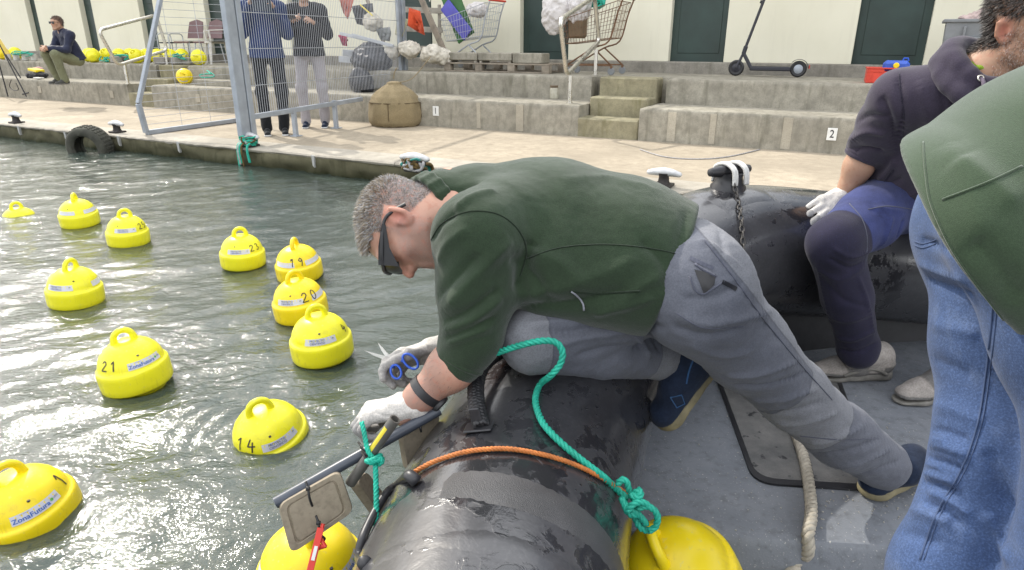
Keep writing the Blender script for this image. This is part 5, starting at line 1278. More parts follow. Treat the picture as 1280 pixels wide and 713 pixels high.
def seated_man():
    man = thing('person', 'man in navy hoodie and jeans sitting on the boat bow with gloved hand down', 'person', (1.5, 2.4, .2))
    hc = D(1291, 30, 1.85); Zc = nrm(A(-.18, -.25, 1)); Yf = nrm(A(.34, -.93, -.16)); Yf = nrm(Yf - Zc * (Yf @ Zc)); Xr = np.cross(Yf, Zc)
    nb = D(1236, 92, 1.98); shr = D(1132, 118, 2.12); shl = nb + (nb - shr) * .95 + A(.0, -.05, -.03); elr = D(1087, 182, 2.34); wrr = D(1054, 245, 2.44)
    pel = A(1.56, 2.46, .87); hr, hl_ = A(1.43, 2.43, .86), A(1.72, 2.43, .86); kr = D(1043, 304, 2.2); ar = D(1073, 433, 2.41); kl = A(1.72, 2.02, .78); al = A(1.66, 2.12, .30)
    ell = shl + A(.12, -.05, -.26); wrl = ell + A(-.1, -.2, -.08)
    s = 1.12
    S = SDF(.0042); add_head(S, hc, Xr, Yf, Zc, nb, s, .066)
    S.chain([(nb, .07), (nb * .5 + pel * .5, .09), (pel, .09)], .05); S.cap(nb, .05, shr, .05, .04); S.cap(nb, .05, shl, .05, .04)
    S.chain([(shr, .05), (elr, .046)], .02); S.chain([(elr, .050), (elr * .6 + wrr * .4, .047), (wrr, .031)], .03); S.chain([(shl, .05), (ell, .045), (wrl, .03)], .02)
    add_hand(S, wrl, nrm(wrl - ell), A(0, 0, -1), A(-1, 0, 0), [.5] * 4)
    B = Surf(S); q = head_local(B.v, hc, Xr, Yf, Zc, s); tint, bd = head_tint(q, 1.3, .35, (.75, .75, .78)); x, y, z = q.T; inh = np.linalg.norm(q, axis=1) < .16
    scalp = inh & (z > np.where(y > 0, .02 + np.clip(y, 0, 1) * .7, -.035 + y * .4)) & ~((np.abs(x) > .070) & (np.abs(z) < .036) & (y > -.04) & (y < .014)) & ~((y > .03) & (z < .055))
    tint[scalp] *= A(.35, .33, .32); B.done('body', M['skin_tan'], man, tint=tint)
    rg = np.random.default_rng(3); P, N_, ii = sample_surface(B.v, B.f, B.n, scalp, 9000, 1); tn = np.where((rg.random(len(P)) < .15)[:, None], A(3, 3, 3), A(1, 1, 1)) * (.6 + .8 * rg.random((len(P), 1)))
    strands('hair', P, N_, np.full(len(P), .024), .0011, -Zc * .5 - Yf * .3, tn, M['hair_dark'], man, .55, .7, 5, 4)
    P, N_, ii = sample_surface(B.v, B.f, B.n, inh & (bd > .3), 4200, 2); tn = np.where((rg.random(len(P)) < .6)[:, None], A(2.0, 2.0, 2.0), A(.5, .45, .4)) * (.6 + .8 * rg.random((len(P), 1)))
    strands('beard', P, N_, np.full(len(P), .0075), .0006, -Zc * .8, tn, M['stubble'], man, .6, .4, 7, 3)
    # hoodie
    S = SDF(.0062); lat = nrm(shr - shl)
    S.chain([(nb * .86 + pel * .14, .120), (nb * .5 + pel * .5 + A(-.02, -.01, 0), .142), (pel + A(-.07, -.045, .045), .165)], .05, lat, 1.35)
    S.cap(pel + A(-.16, -.06, .055), .105, pel + A(.1, -.06, .05), .12, .05)
    for sh_, el_ in ((shr, elr), (shl, ell)): S.chain([(nb * .5 + sh_ * .5 + A(0, 0, -.03), .10), (sh_ + A(0, 0, -.015), .092), (sh_ * .45 + el_ * .55, .082), (el_, .066), (el_ + nrm(el_ - sh_) * .02, .060)], .04)
    S.half(pel + A(0, 0, -.035), A(.10, .05, 1), .01); S.ell(hc + Zc * -.03, (.10, .10, .14), (Xr, Yf, Zc), .01, sub=True)
    C_ = Surf(S, 2); C_.noise(.006, (8, 8, 8), 25)
    for pts, amp, wd in (([(1060, 178), (1085, 165), (1110, 168)], .011, .014), ([(1056, 192), (1080, 186), (1105, 190)], -.010, .011), ([(1062, 160), (1085, 145), (1112, 150)], -.008, .013), ([(1100, 120), (1112, 150), (1118, 185)], -.012, .016), ([(1122, 95), (1128, 140), (1120, 190)], -.010, .014),
                         ([(1150, 100), (1160, 150), (1150, 200)], .009, .02), ([(1175, 105), (1180, 150), (1170, 190)], -.008, .016), ([(1085, 225), (1105, 232), (1128, 222)], -.008, .010), ([(1095, 240), (1120, 248), (1150, 240)], .007, .012), ([(1120, 200), (1110, 215), (1098, 225)], .010, .012), ([(1190, 120), (1200, 145), (1215, 160)], -.006, .012), ([(1078, 245), (1105, 262), (1140, 272)], .005, .010)):
        C_.crease(pts, amp, wd)
    C_.n = vnormals(C_.v, C_.f); C_.b = None; ho = C_.done('hoodie', M['hoodie'], man)
    C_.seam([(1098, 240), (1106, 226), (1116, 212)], .003, 'pocket_seam', M['knee_panel'], ho); C_.seam([(1124, 92), (1126, 115), (1130, 145), (1128, 180)], .002, 'seam', M['knee_panel'], ho)
    # hood lying round the neck
    S = SDF(.006); up_ = nrm(hc - nb); s_, u_, _ = frame(nrm(A(-.05, -.35, 1)))
    cc = nb + A(0, -.005, .035)
    for i in range(20):
        t0, t1 = i * 2 * math.pi / 20, (i + 1) * 2 * math.pi / 20
        def f_(t):
            back = max(0, (s_ * math.cos(t) + u_ * math.sin(t)) @ nrm(A(-.7, .7, 0))); return cc + (s_ * math.cos(t) + u_ * math.sin(t)) * (.094 + .012 * back) + A(0, 0, .012 * back - .03 * (1 - back)), .018 + .012 * back
        (a, ra), (b, rb) = f_(t0), f_(t1); S.cap(a, ra, b, rb, .02); S.cap(a - A(0, 0, .05) + (a - cc) * .22, ra * 1.0, b - A(0, 0, .05) + (b - cc) * .22, rb * 1.0, .03)
    S.ell(hc - Zc * .05, (.088, .095, .15), (Xr, Yf, Zc), .006, sub=True)
    Hd = Surf(S, 2); Hd.noise(.005, (14, 14, 14), 4); hd = Hd.done('hood', M['hoodie'], ho)
    g = MB(); p0 = Hd.hit(1226, 98); p0 = D(1226, 98, 1.85) if p0 is None else p0; g.tube(catmull([p0 + AU * .0, p0 - AF * .012 - AU * .02, p0 - AF * .006 - AU * .055 + AR * -.004, p0 + AF * .004 - AU * .10 - AR * .012], 6), .0055, 7); g.build('drawstring', fabric('cord', (.16, .13, .17)), ho, smooth=True)
    g = MB(); P = [p0 + nrm(C0 - p0) * .004 + (AR * math.cos(t) + AU * math.sin(t)) * .008 for t in np.arange(14) * 2 * math.pi / 14]; g.tube(P, .0025, 6, closed=True); g.build('eyelet', M['steel'], ho, smooth=True)
    S = SDF(.005); 
    for i in range(16):
        t0, t1 = i * 2 * math.pi / 16, (i + 1) * 2 * math.pi / 16; f_ = lambda t: cc + A(0, 0, .000) + (s_ * math.cos(t) + u_ * math.sin(t)) * .074
        S.cap(f_(t0), .0075, f_(t1), .0075, .01)
    Surf(S).done('tshirt_collar', M['lime'], man)
    # cuff
    axc = nrm(wrr - elr); s_, u_, _ = frame(axc); g = MB(); c0 = elr + axc * .028
    for dz in (-.012, 0, .012): g.tube([c0 + axc * dz + (s_ * math.cos(t) + u_ * math.sin(t)) * .058 for t in np.arange(26) * 2 * math.pi / 26], .010, 8, closed=True)
    g.build('cuff', M['hoodie'], ho, smooth=True)
    # jeans with dark knee panels
    S = SDF(.006); S.cap(hr, .135, hl_, .135, .06)
    for h_, k_, a_ in ((hr, kr, ar), (hl_, kl, al)):
        S.chain([(h_, .118), (h_ * .5 + k_ * .5, .104), (k_, .082)], .04); S.chain([(k_, .083), (k_ * .5 + a_ * .5, .079), (a_ + A(0, 0, .0), .068), (a_ + A(0, 0, -.015), .066)], .03)
    W_ = Surf(S, 2); W_.noise(.004, (10, 10, 10), 35)
    for pts, amp, wd in (([(1085, 325), (1105, 300), (1115, 270)], .008, .012), ([(1098, 328), (1118, 305), (1130, 275)], -.008, .010), ([(1112, 325), (1130, 305), (1140, 285)], .006, .010), ([(1090, 260), (1110, 262), (1135, 268)], .005, .012), ([(1020, 335), (1050, 350), (1085, 330)], .004, .013), ([(1030, 350), (1055, 375), (1088, 385)], -.004, .012),
                         ([(1035, 322), (1062, 335), (1088, 322)], -.006, .009), ([(1040, 310), (1065, 322), (1090, 312)], .006, .008), ([(1072, 345), (1085, 380), (1092, 420)], .006, .008), ([(1022, 330), (1030, 370), (1042, 420)], .004, .008), ([(1040, 420), (1065, 425), (1095, 412)], .007, .010), ([(1042, 435), (1070, 440), (1098, 428)], -.006, .009), ([(1030, 395), (1060, 402), (1090, 392)], .004, .012)):
        W_.crease(pts, amp, wd)
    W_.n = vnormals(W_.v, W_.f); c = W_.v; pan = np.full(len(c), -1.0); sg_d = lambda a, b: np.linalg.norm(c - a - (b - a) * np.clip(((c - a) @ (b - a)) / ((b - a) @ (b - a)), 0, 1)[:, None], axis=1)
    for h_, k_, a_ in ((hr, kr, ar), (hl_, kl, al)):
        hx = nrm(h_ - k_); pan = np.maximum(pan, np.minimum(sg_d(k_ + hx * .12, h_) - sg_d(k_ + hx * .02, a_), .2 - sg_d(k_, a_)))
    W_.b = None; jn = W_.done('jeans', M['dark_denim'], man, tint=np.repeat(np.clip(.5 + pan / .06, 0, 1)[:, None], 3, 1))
    W_.seam([(1062, 255), (1078, 275), (1084, 300), (1082, 328)], .0018, 'seam', M['trouser_seam'], jn); W_.seam([(1085, 262), (1110, 258), (1140, 262)], .0016, 'seam', M['trouser_seam'], jn)
    # shoes
    sneaker(man, Z(1112, 470, .203), Z(1010, 472, .203), ar + A(.0, 0, -.05))
    sneaker(man, Z(1118, 503, .203) + A(.29, .06, 0), Z(1118, 503, .203), al + A(0, 0, -.05))
    # gloved hand on the tube
    tip = T_(993, 285, .014); dh = nrm(tip - wrr); nn_ = -tube_d(T_(1020, 262))[1]; S = SDF(.003)
    add_hand(S, wrr + dh * .01, dh, nn_, -AF * 1.0 - AU * .3, [(.10, .3, .25), (.08, .25, .2), (.08, .25, .2), (.12, .3, .2)], (.3, .2, .1), .10, 1.12, 1.14, .5); S.cap(wrr - dh * .03, .036, wrr + dh * .02, .037, .012)
    G_ = Surf(S, 1); G_.noise(.0015, 60, 6); c = G_.v; G_.done('glove', M['glove'], man, tint=np.repeat(np.clip(.5 + np.maximum((c - wrr) @ dh - .175, (c - wrr) @ nn_ - .03) / .05, 0, 1)[:, None], 3, 1))
seated_man()

# ------------------------------------------------------------------ the person in jeans at the right
M['blue_denim'] = denim('mid_blue_denim', (.060, .098, .205), .3); M['stitch'] = simple('denim_stitch', (.055, .085, .17), .8, .1); M['fleece2'] = fabric('sage_fleece', (.036, .060, .031), .12, 900, .95, .5, .4, 140, 5, bdist=.0015)
def bending_person():
    pn = thing('person', 'person in blue jeans and green fleece bending forward close by at the right', 'person', (.85, 1.05, .01))
    hA = D(1262, 285, 1.12); hB = D(1320, 290, .93); kA = D(1249, 560, 1.06); kB = D(1385, 560, .88); aA = D(1138, 860, 1.10); aB = D(1330, 900, .92)
    aA = A(aA[0], aA[1], .20); aB = A(aB[0], aB[1], .20)
    pel = (hA + hB) / 2; ch = D(1560, 150, .98); nk = ch + nrm(ch - pel) * .16; hc = nk + nrm(ch - pel) * .15 + A(0, 0, .02)
    Yf = nrm(A(.5, .1, -.85)); Zc = nrm(ch - pel); Zc = nrm(Zc - Yf * (Zc @ Yf)); Xr = np.cross(Yf, Zc); latp = nrm(hB - hA)
    shA = ch + A(-.0, .17, -.02); shB = ch - A(0, .17, .02); eA = shA + A(.1, .03, -.26); eB = shB + A(.1, -.03, -.26); wA = eA + A(.18, -.02, -.14); wB = eB + A(.18, .02, -.14)
    S = SDF(.006); add_head(S, hc, Xr, Yf, Zc, nk, 1.0); S.chain([(nk, .06), (ch, .10), (pel, .11)], .05); S.chain([(shA, .05), (eA, .042), (wA, .03)], .02); S.chain([(shB, .05), (eB, .042), (wB, .03)], .02); S.cap(shA, .06, shB, .06, .05)
    add_hand(S, wA, nrm(wA - eA), A(0, 0, -1), A(0, -1, 0), [.5] * 4); add_hand(S, wB, nrm(wB - eB), A(0, 0, -1), A(0, 1, 0), [.5] * 4)
    B = Surf(S); q = head_local(B.v, hc, Xr, Yf, Zc); tint, bd = head_tint(q, 1, 0.0); B.done('body', M['skin'], pn, tint=tint)
    scalp = (np.linalg.norm(q, axis=1) < .16) & (q[:, 2] > np.where(q[:, 1] > 0, .03 + q[:, 1] * .5, -.05 + q[:, 1])); P, N_, ii = sample_surface(B.v, B.f, B.n, scalp, 4000, 1)
    strands('hair', P, N_, np.full(len(P), .05), .0016, -Zc * .6, np.ones((len(P), 3)), M['hair_dark'], pn, .6, .4, 5, 4)
    # jeans
    S = SDF(.0046); S.cap(hA, .128, hB, .128, .06); S.ell(hA + A(-.02, .02, .0), (.10, .11, .12), None, .06)
    S.chain([(hA, .125), (hA * .5 + kA * .5 + A(0, 0, 0), .098), (kA, .083)], .04); S.chain([(kA, .083), (kA * .62 + aA * .38 + A(-.012, 0, 0), .082), (aA, .055)], .04)
    S.chain([(hB, .125), (hB * .5 + kB * .5, .10), (kB, .083), (kB * .6 + aB * .4, .08), (aB, .055)], .03)
    J = Surf(S, 2); J.noise(.0035, (9, 9, 9), 45)
    for pts, amp, wd in (([(1112, 600), (1150, 592), (1195, 604)], .006, .007), ([(1110, 611), (1150, 603), (1200, 617)], -.006, .006), ([(1118, 580), (1160, 574), (1205, 588)], -.006, .006), ([(1130, 562), (1165, 556), (1214, 570)], .006, .007), ([(1142, 540), (1175, 538), (1210, 550)], -.005, .007), ([(1120, 590), (1150, 580), (1180, 584)], .005, .006), ([(1140, 550), (1160, 548), (1185, 553)], .004, .006), ([(1160, 615), (1185, 625), (1215, 645)], .005, .007), ([(1155, 628), (1180, 640), (1205, 660)], -.005, .006),
                         ([(1148, 505), (1190, 512), (1230, 530)], .005, .012), ([(1110, 640), (1150, 640), (1190, 655)], .006, .011), ([(1104, 665), (1140, 668), (1180, 682)], -.005, .012), ([(1148, 330), (1175, 340), (1210, 352)], .005, .010), ([(1148, 345), (1180, 358), (1220, 372)], -.006, .009),
                         ([(1150, 400), (1185, 410), (1225, 418)], .004, .012), ([(1150, 300), (1175, 308), (1195, 318)], -.006, .009), ([(1235, 560), (1250, 600), (1268, 640)], -.006, .012), ([(1230, 640), (1250, 670), (1262, 705)], .006, .012), ([(1148, 440), (1180, 455), (1215, 470)], -.004, .012)):
        J.crease(pts, amp, wd)
    J.n = vnormals(J.v, J.f); J.b = None; j = J.done('jeans', M['blue_denim'], pn)
    for off in (0, 5): J.seam([(1243 + off, 330), (1240 + off, 400), (1232 + off, 470), (1222 + off, 530), (1203 + off, 585), (1172 + off, 640), (1150 + off, 700)], .0010 if off else .0017, 'seam', M['stitch'], j)
    for off in (0, 5): J.seam([(1144, 302 + off), (1155, 305 + off), (1170, 300 + off)], .0012, 'yoke_seam', M['stitch'], j)
    # fleece
    S = SDF(.0055); c1 = D(1225, 262, 1.03) + A(.02, .0, .0)
    S.chain([(D(1196, 262, 1.03), .140), (D(1330, 225, 1.0), .172), (ch, .15)], .05, latp, 1.15); S.cap(D(1230, 300, .95), .13, D(1330, 330, .93), .15, .05); S.cap(shA, .09, shB, .09, .05)
    for a_, b_ in ((shA, eA), (shB, eB)): S.chain([(a_, .085), (b_, .062)], .04)
    S.chain([(ch, .09), (nk, .065)], .03)
    h1, h2, h3 = D(1143, 168, 1.18), D(1147, 262, .88), D(1282, 462, .82); nh = np.cross(h2 - h1, h3 - h1); nh = nh if nh[0] > 0 else -nh
    S.half(h1, nh, .008)
    F_ = Surf(S, 2); F_.noise(.005, (7, 7, 7), 55)
    for pts, amp, wd in (([(1165, 262), (1210, 245), (1275, 225)], .0, .01), ([(1200, 200), (1230, 220), (1275, 260)], .006, .02), ([(1215, 300), (1245, 330), (1278, 380)], -.006, .018), ([(1185, 180), (1210, 230), (1230, 300)], .004, .02)): F_.crease(pts, amp, wd)
    F_.n = vnormals(F_.v, F_.f); F_.b = None; fl = F_.done('fleece_jacket', M['fleece2'], pn)
    F_.seam([(1178, 250), (1205, 240), (1240, 226), (1278, 208)], .002, 'seam', M['fleece2'], fl); F_.seam([(1154, 178), (1157, 215), (1164, 255), (1190, 312), (1228, 366), (1277, 428)], .0016, 'hem_seam', M['fleece2'], fl)
    shoe(pn, aA + A(-.07, 0, -.11), aA + A(.2, 0, -.11), A(0, 0, 1), M['navy_shoe'], M['tan_sole'], 1, aA, .006); shoe(pn, aB + A(-.07, 0, -.11), aB + A(.2, 0, -.11), A(0, 0, 1), M['navy_shoe'], M['tan_sole'], 1, aB, .006)
bending_person()

# ------------------------------------------------------------------ people on the quay
def small_person(label, base, J, mats, face, headtilt=0.0, vox=.009, hair=(1, 1, 1), glasses=False, extras=None, hem=.0, toe=None, shoes=None, jlen=0.0, group=None):
    """J: joints relative to base: pel, nk, hd, ls, rs, le, re, lw, rw, lh, rh, lk, rk, la, ra"""
    t = thing('person', label, 'person', base); J = {k: base + np.asarray(v, float) for k, v in J.items()}; f = nrm(face); Zc = nrm(A(0, 0, 1) + f * headtilt); Yf = nrm(f - Zc * (f @ Zc)); Xr = np.cross(Yf, Zc); lat = nrm(J['rs'] - J['ls'])
    S = SDF(.0065); add_head(S, J['hd'], Xr, Yf, Zc, J['nk'], 1.0); S.chain([(J['nk'], .06), (J['pel'], .10)], .05)
    for a in 'lr':
        S.cap(J['nk'], .05, J[a + 's'], .045, .04); S.chain([(J[a + 's'], .045), (J[a + 'e'], .04), (J[a + 'w'], .028)], .02); S.chain([(J[a + 'h'], .07), (J[a + 'k'], .05), (J[a + 'a'], .035)], .03)
        d = nrm(J[a + 'w'] - J[a + 'e']); add_hand(S, J[a + 'w'], nrm(d + f * .2), nrm(A(0, 0, -.5) + lat * (1 if a == 'l' else -1)), A(0, 0, 1), [(.5, .8, .5)] * 4, (.2, .3, .2))
    B = Surf(S); q = head_local(B.v, J['hd'], Xr, Yf, Zc); tint, bd = head_tint(q, 1, .4); x, y, z = q.T; scalp = (np.linalg.norm(q, axis=1) < .16) & (z > np.where(y > 0, .015 + y * .75, -.02 + y * .4)) & ~((y > .03) & (z < .05)); tint[scalp] *= .4; B.done('body', M['skin_tan'], t, tint=tint)
    P, N_, ii = sample_surface(B.v, B.f, B.n, scalp, 2500, 1); r = np.random.default_rng(2); strands('hair', P, N_, np.full(len(P), .026), .0016, -Zc * .3, (.6 + .8 * r.random((len(P), 1))) * np.asarray(hair)[None], M['hair_dark'], t, .5, .5, 3)
    S = SDF(vox); S.chain([(J['nk'] * .85 + J['pel'] * .15, .10), (J['nk'] * .45 + J['pel'] * .55, .125), (J['pel'] + (J['pel'] - J['nk']) * jlen, .160)], .05, lat, 1.4); S.cap(J['nk'] - A(0, 0, .02), .075, J['nk'] + (J['hd'] - J['nk']) * .25, .070, .02)
    for a in 'lr': S.chain([(J['nk'] * .45 + J[a + 's'] * .55, .085), (J[a + 's'], .08), (J[a + 'e'], .065), (J[a + 'w'] - nrm(J[a + 'w'] - J[a + 'e']) * .03, .046)], .035)
    S.half(J['pel'] + (J['pel'] - J['nk']) * jlen, nrm(J['nk'] - J['pel']), .01)
    K = Surf(S, 1); K.noise(.008, (9, 9, 7), 3, 3); K.noise(.004, 22, 6); K.done('jacket', mats[0], t)
    S = SDF(vox); S.cap(J['lh'], .10, J['rh'], .10, .05)
    for a in 'lr': S.chain([(J[a + 'h'], .092), (J[a + 'k'], .075), (J[a + 'a'], .068)], .04)
    K = Surf(S, 1); K.noise(.007, (10, 10, 7), 13, 3); K.noise(.003, 24, 16); K.done('trousers', mats[1], t)
    for a in 'lr':
        td = nrm((toe or {}).get(a, f) * A(1, 1, 0)); b = J[a + 'a'] * A(1, 1, 0) + A(0, 0, J[a + 'a'][2] - .09); shoe(t, b - td * .07, b + td * .20, A(0, 0, 1), mats[2], mats[3], 1, J[a + 'a'], .006)
    if glasses:
        g = MB(); L = lambda a, b, c: J['hd'] + Xr * a + Yf * b + Zc * c
        for sg in (-1, 1): g.box(L(.034 * sg, .102, .010), (.056, .008, .040), .003, (Xr, Yf, Zc)); g.bar(L(.066 * sg, .1, .02), L(.08 * sg, -.01, .014), .005)
        g.build('sunglasses', M['black'], t)
    return t, J
BS = 1.04
def stand(fwd, hands=None, sp=.10):
    f = nrm(fwd); r = np.cross(f, A(0, 0, 1))
    J = dict(pel=A(0, 0, .95), nk=A(0, 0, 1.47) + f * .0, hd=A(0, 0, 1.62) + f * .03)
    for a, sg in (('l', -1), ('r', 1)):
        J[a + 's'] = r * .19 * sg + A(0, 0, 1.42); J[a + 'h'] = r * .095 * sg + A(0, 0, .91); J[a + 'k'] = r * (sp + .01) * sg + A(0, 0, .50) + f * .03; J[a + 'a'] = r * sp * sg + A(0, 0, .085)
        J[a + 'e'] = r * .25 * sg + A(0, 0, 1.14) + f * .02; J[a + 'w'] = r * .12 * sg + A(0, 0, 1.27) + f * .24
    return {k: v * 1.1 for k, v in J.items()}
M['blue_jacket'] = fabric('blue_jacket', (.015, .032, .105), .25, 300, .6, .2, .1, 20, 4, .35); M['black_jacket'] = fabric('black_jacket', (.014, .014, .017), .25, 300, .7, .2, .1, 20, 4, .3); M['black_trouser'] = fabric('black_trouser', (.014, .015, .018), .2, 500); M['pale_trouser'] = fabric('pale_grey_trouser', (.36, .34, .36), .12, 500); M['white_sole'] = simple('white_sole', (.6, .6, .6), .6, .1); M['khaki'] = fabric('khaki_trouser', (.17, .175, .105), .14, 500); M['navy_jacket'] = fabric('navy_jacket', (.020, .024, .050), .2, 400, .6, .3); M['dark_shoe'] = fabric('dark_shoe', (.06, .06, .055), .3, 300)
b1 = Z(350, 169, ZQ) - UQ * .06; f1 = nrm(A(.35, -1, 0)); J1 = stand(f1); J1['lw'] = J1['lw'] + A(0, 0, .16); J1['rw'] = J1['rw'] + A(0, 0, .20)
t1_, JJ = small_person('standing person in blue jacket and black trousers behind the fence holding up a dark tablet', b1, J1, (M['blue_jacket'], M['black_trouser'], M['black_trouser'], M['white_sole']), f1, jlen=.14)
tb = thing('tablet', 'dark tablet held up by the person in the blue jacket', 'tablet', (JJ['lw'] + JJ['rw']) / 2 + f1 * .10)
g = MB(); xx = np.cross(f1, A(0, 0, 1)); g.box((JJ['lw'] + JJ['rw']) / 2 + f1 * .10, (.22, .010, .15), .003, (xx, f1, A(0, 0, 1))); cs_ = g.build('case', simple('navy_case', (.02, .03, .05), .4), tb); g = MB(); g.box((JJ['lw'] + JJ['rw']) / 2 + f1 * .094, (.20, .002, .13), 0, (xx, f1, A(0, 0, 1))); g.build('screen', M['lens'], tb)
b2 = Z(400, 161, ZQ) - UQ * .16 + VQ * .1; f2 = nrm(A(.15, -1, 0)); J2 = stand(f2, sp=.12); J2['rw'] = J2['rw'] + A(.0, .0, .02)
t2_, JJ = small_person('standing person in black jacket and pale grey trousers behind the fence', b2, J2, (M['black_jacket'], M['pale_trouser'], M['navy_shoe'], M['white_sole']), f2, jlen=.13)
ph = thing('phone', 'dark phone in the hand of the person in the black jacket', 'phone', JJ['rw'] + f2 * .10 + A(0, 0, .03)); g = MB(); g.box(JJ['rw'] + f2 * .10 + A(.02, 0, .035), (.075, .15, .009), .003, (np.cross(f2, A(0, 0, 1)), nrm(f2 + A(0, 0, .4)), nrm(A(0, 0, 1) - f2 * .4))); g.build('case', M['black'], ph); g = MB(); g.box(JJ['rw'] + f2 * .10 + A(.02, 0, .041), (.066, .14, .001), 0, (np.cross(f2, A(0, 0, 1)), nrm(f2 + A(0, 0, .4)), nrm(A(0, 0, 1) - f2 * .4))); g.build('screen', M['lens'], ph)
# the man sitting on the steps at the far left
b3 = Z(97, 82, ZT) ; f3 = nrm(-VQ - UQ * .05); r3 = np.cross(f3, A(0, 0, 1)); fz = ZL - ZT
J3 = dict(pel=A(0, 0, .10), nk=A(0, 0, .58) + f3 * .14, hd=A(0, 0, .735) + f3 * .21)
for a, sg in (('l', -1), ('r', 1)):
    J3[a + 's'] = r3 * .19 * sg + A(0, 0, .54) + f3 * .13; J3[a + 'h'] = r3 * .10 * sg + A(0, 0, .10) + f3 * .02; J3[a + 'k'] = r3 * .12 * sg + A(0, 0, .20) + f3 * (.44 + .02 * sg); J3[a + 'a'] = r3 * .11 * sg + A(0, 0, fz + .085) + f3 * .34
    J3[a + 'e'] = r3 * .22 * sg + A(0, 0, .29) + f3 * .24; J3[a + 'w'] = r3 * .04 * sg + A(0, 0, .30) + f3 * .47
small_person('man with sunglasses and navy jacket sitting on the concrete steps at far left', b3, J3, (M['navy_jacket'], M['khaki'], M['dark_shoe'], M['grey_sole']), nrm(f3 + A(.1, -.3, 0)), vox=.009, hair=(3.2, 3.0, 2.8), glasses=True)
# ------------------------------------------------------------------ things on the quay
AZ = A(0, 0, 1)
M['plank'] = simple('grey_weathered_wood', (.27, .23, .18), .85, .3, 7, bump=.5, bscale=30, bdist=.004); M['plank2'] = simple('pale_weathered_wood', (.36, .33, .28), .85, .25, 9, bump=.4, bscale=30, bdist=.004)
M['rust'] = simple('rusty_wire', (.16, .085, .045), .8, .4, 30); M['sack'] = fabric('white_sack', (.60, .57, .56), .15, 200, .8, .3, .05, 30, 9); M['foam'] = simple('dirty_foam', (.58, .54, .46), .9, .25, 12, bump=.6, bscale=40, bdist=.006)
M['blackbag'] = simple('black_bin_bag', (.020, .022, .030), .42, .3, 9, bump=.35, bscale=9, bdist=.02); M['orange_cloth'] = fabric('orange_cloth', (.62, .09, .035), .15, 300); M['netting'] = fabric('tan_netting', (.24, .19, .11), .2, 160, .95, .9, .05, 60, 6); M['net_dark'] = simple('net_cord', (.10, .07, .035), .9, .2)
M['green_board'] = simple('green_board', (.035, .12, .03), .6, .3, 5); M['violet'] = simple('violet_board', (.09, .085, .42), .5, .2, 6); M['brown_pl'] = simple('brown_plastic', (.14, .075, .075), .5, .15, 12); M['white_pl'] = simple('white_garden_plastic', (.56, .54, .50), .5, .12, 9); M['greybin'] = simple('grey_bin_plastic', (.20, .21, .22), .5, .15, 9); M['crate_red'] = simple('red_crate_plastic', (.60, .055, .03), .45, .12, 12); M['iron'] = simple('bollard_iron', (.035, .03, .028), .6, .4, 16, metal=.4, bump=.5, bscale=40); M['bollard_top'] = simple('bollard_top', (.55, .55, .55), .45, .2, 14, metal=.2); M['tyre'] = simple('old_tyre', (.055, .055, .042), .85, .35, 10, bump=.5, bscale=50, bdist=.004); M['algae'] = simple('rope_weed', (.10, .065, .02), .9, .6, 22, bump=.8, bscale=60); M['blockc'] = concrete('mooring_block', (.36, .34, .31), .3, (.22, .21, .18), scale=6)
def lump(name, c, r, mat, parent, ns=9, amp=.02, seed=1, ax=None, flat=None, vox=.014):
    S = SDF(vox)
    S.ell(c, r, ax, .02)
    if flat is not None: S.half(A(0, 0, flat), AZ, .02)
    K = Surf(S, 0); K.noise(amp, ns, seed, 3); K.n = vnormals(K.v, K.f); K.noise(amp * .4, ns * 3, seed + 5, 2)
    if flat is not None: K.v[:, 2] = np.maximum(K.v[:, 2], flat)
    return K.done(name, mat, parent)
def line_shadow(): pass
# ---- fence
pc = Z(317, 181, ZQ); dB0 = nrm(Z(429, 160.5, ZQ) - Z(379, 170.5, ZQ)); nB0 = np.cross(dB0, AZ); pe = PL(506, 96, pc, nB0); pe = A(pe[0], pe[1], ZQ)
fb = thing('mesh_fence', 'blue grey steel fence panel of upright wires running from quay edge to the steps', 'fence', pc)
dB_ = nrm((pe - pc) * A(1, 1, 0)); LB = np.linalg.norm((pe - pc) * A(1, 1, 0)); nB = np.cross(dB_, AZ); FH = 2.35
def onB(x, y): return PL(x, y, pc, nB)
zb = onB(380, 135)[2]
g = MB(); g.bar(pc, pc + AZ * FH, .085, .085, .006, dB_); g.build('post', M['galv'], fb)
g = MB(); g.bar(pc - dB_ * .13 + AZ * .12, pc - dB_ * .13 + AZ * FH, .07, .15, .006, dB_); g.build('post', M['galv'], fb)
zend = onB(506, 88)[2]
g = MB(); g.bar(pe + AZ * (zend - ZQ + .0), pe + AZ * FH, .10, .10, .006, dB_); g.build('post', M['galv'], fb)
g = MB(); q1 = pe - dB_ * .10; g.bar(q1 + AZ * (zend - ZQ - .12), q1 + AZ * FH, .05, .09, .005, dB_); g.build('post', M['galv'], fb)
sb = nrm(onB(445, 125) - onB(318, 146)); e1 = pc + dB_ * .05 + AZ * (onB(318, 146)[2] - ZQ); e2 = onB(452, 124)
for a_, b_ in ((e1, e2), (pc + AZ * (FH - .04), pe + AZ * (FH - .04))):
    g = MB(); g.bar(a_, b_, .05, .06, .005, AZ); g.build('rail', M['galv'], fb)
for x, y in ((378, 171), (428, 161)):
    p = Z(x, y, ZQ); p = pc + dB_ * ((p - pc) @ dB_); g = MB(); top = onB(x, y - 35)[2]; g.bar(p, p + AZ * (top - ZQ + .02), .055, .055, .005, dB_); g.box(p + AZ * .006, (.12, .12, .012), .002, (dB_, nB, AZ)); g.build('foot', M['galv'], fb)
me_w = None
nW = int(LB / .040)
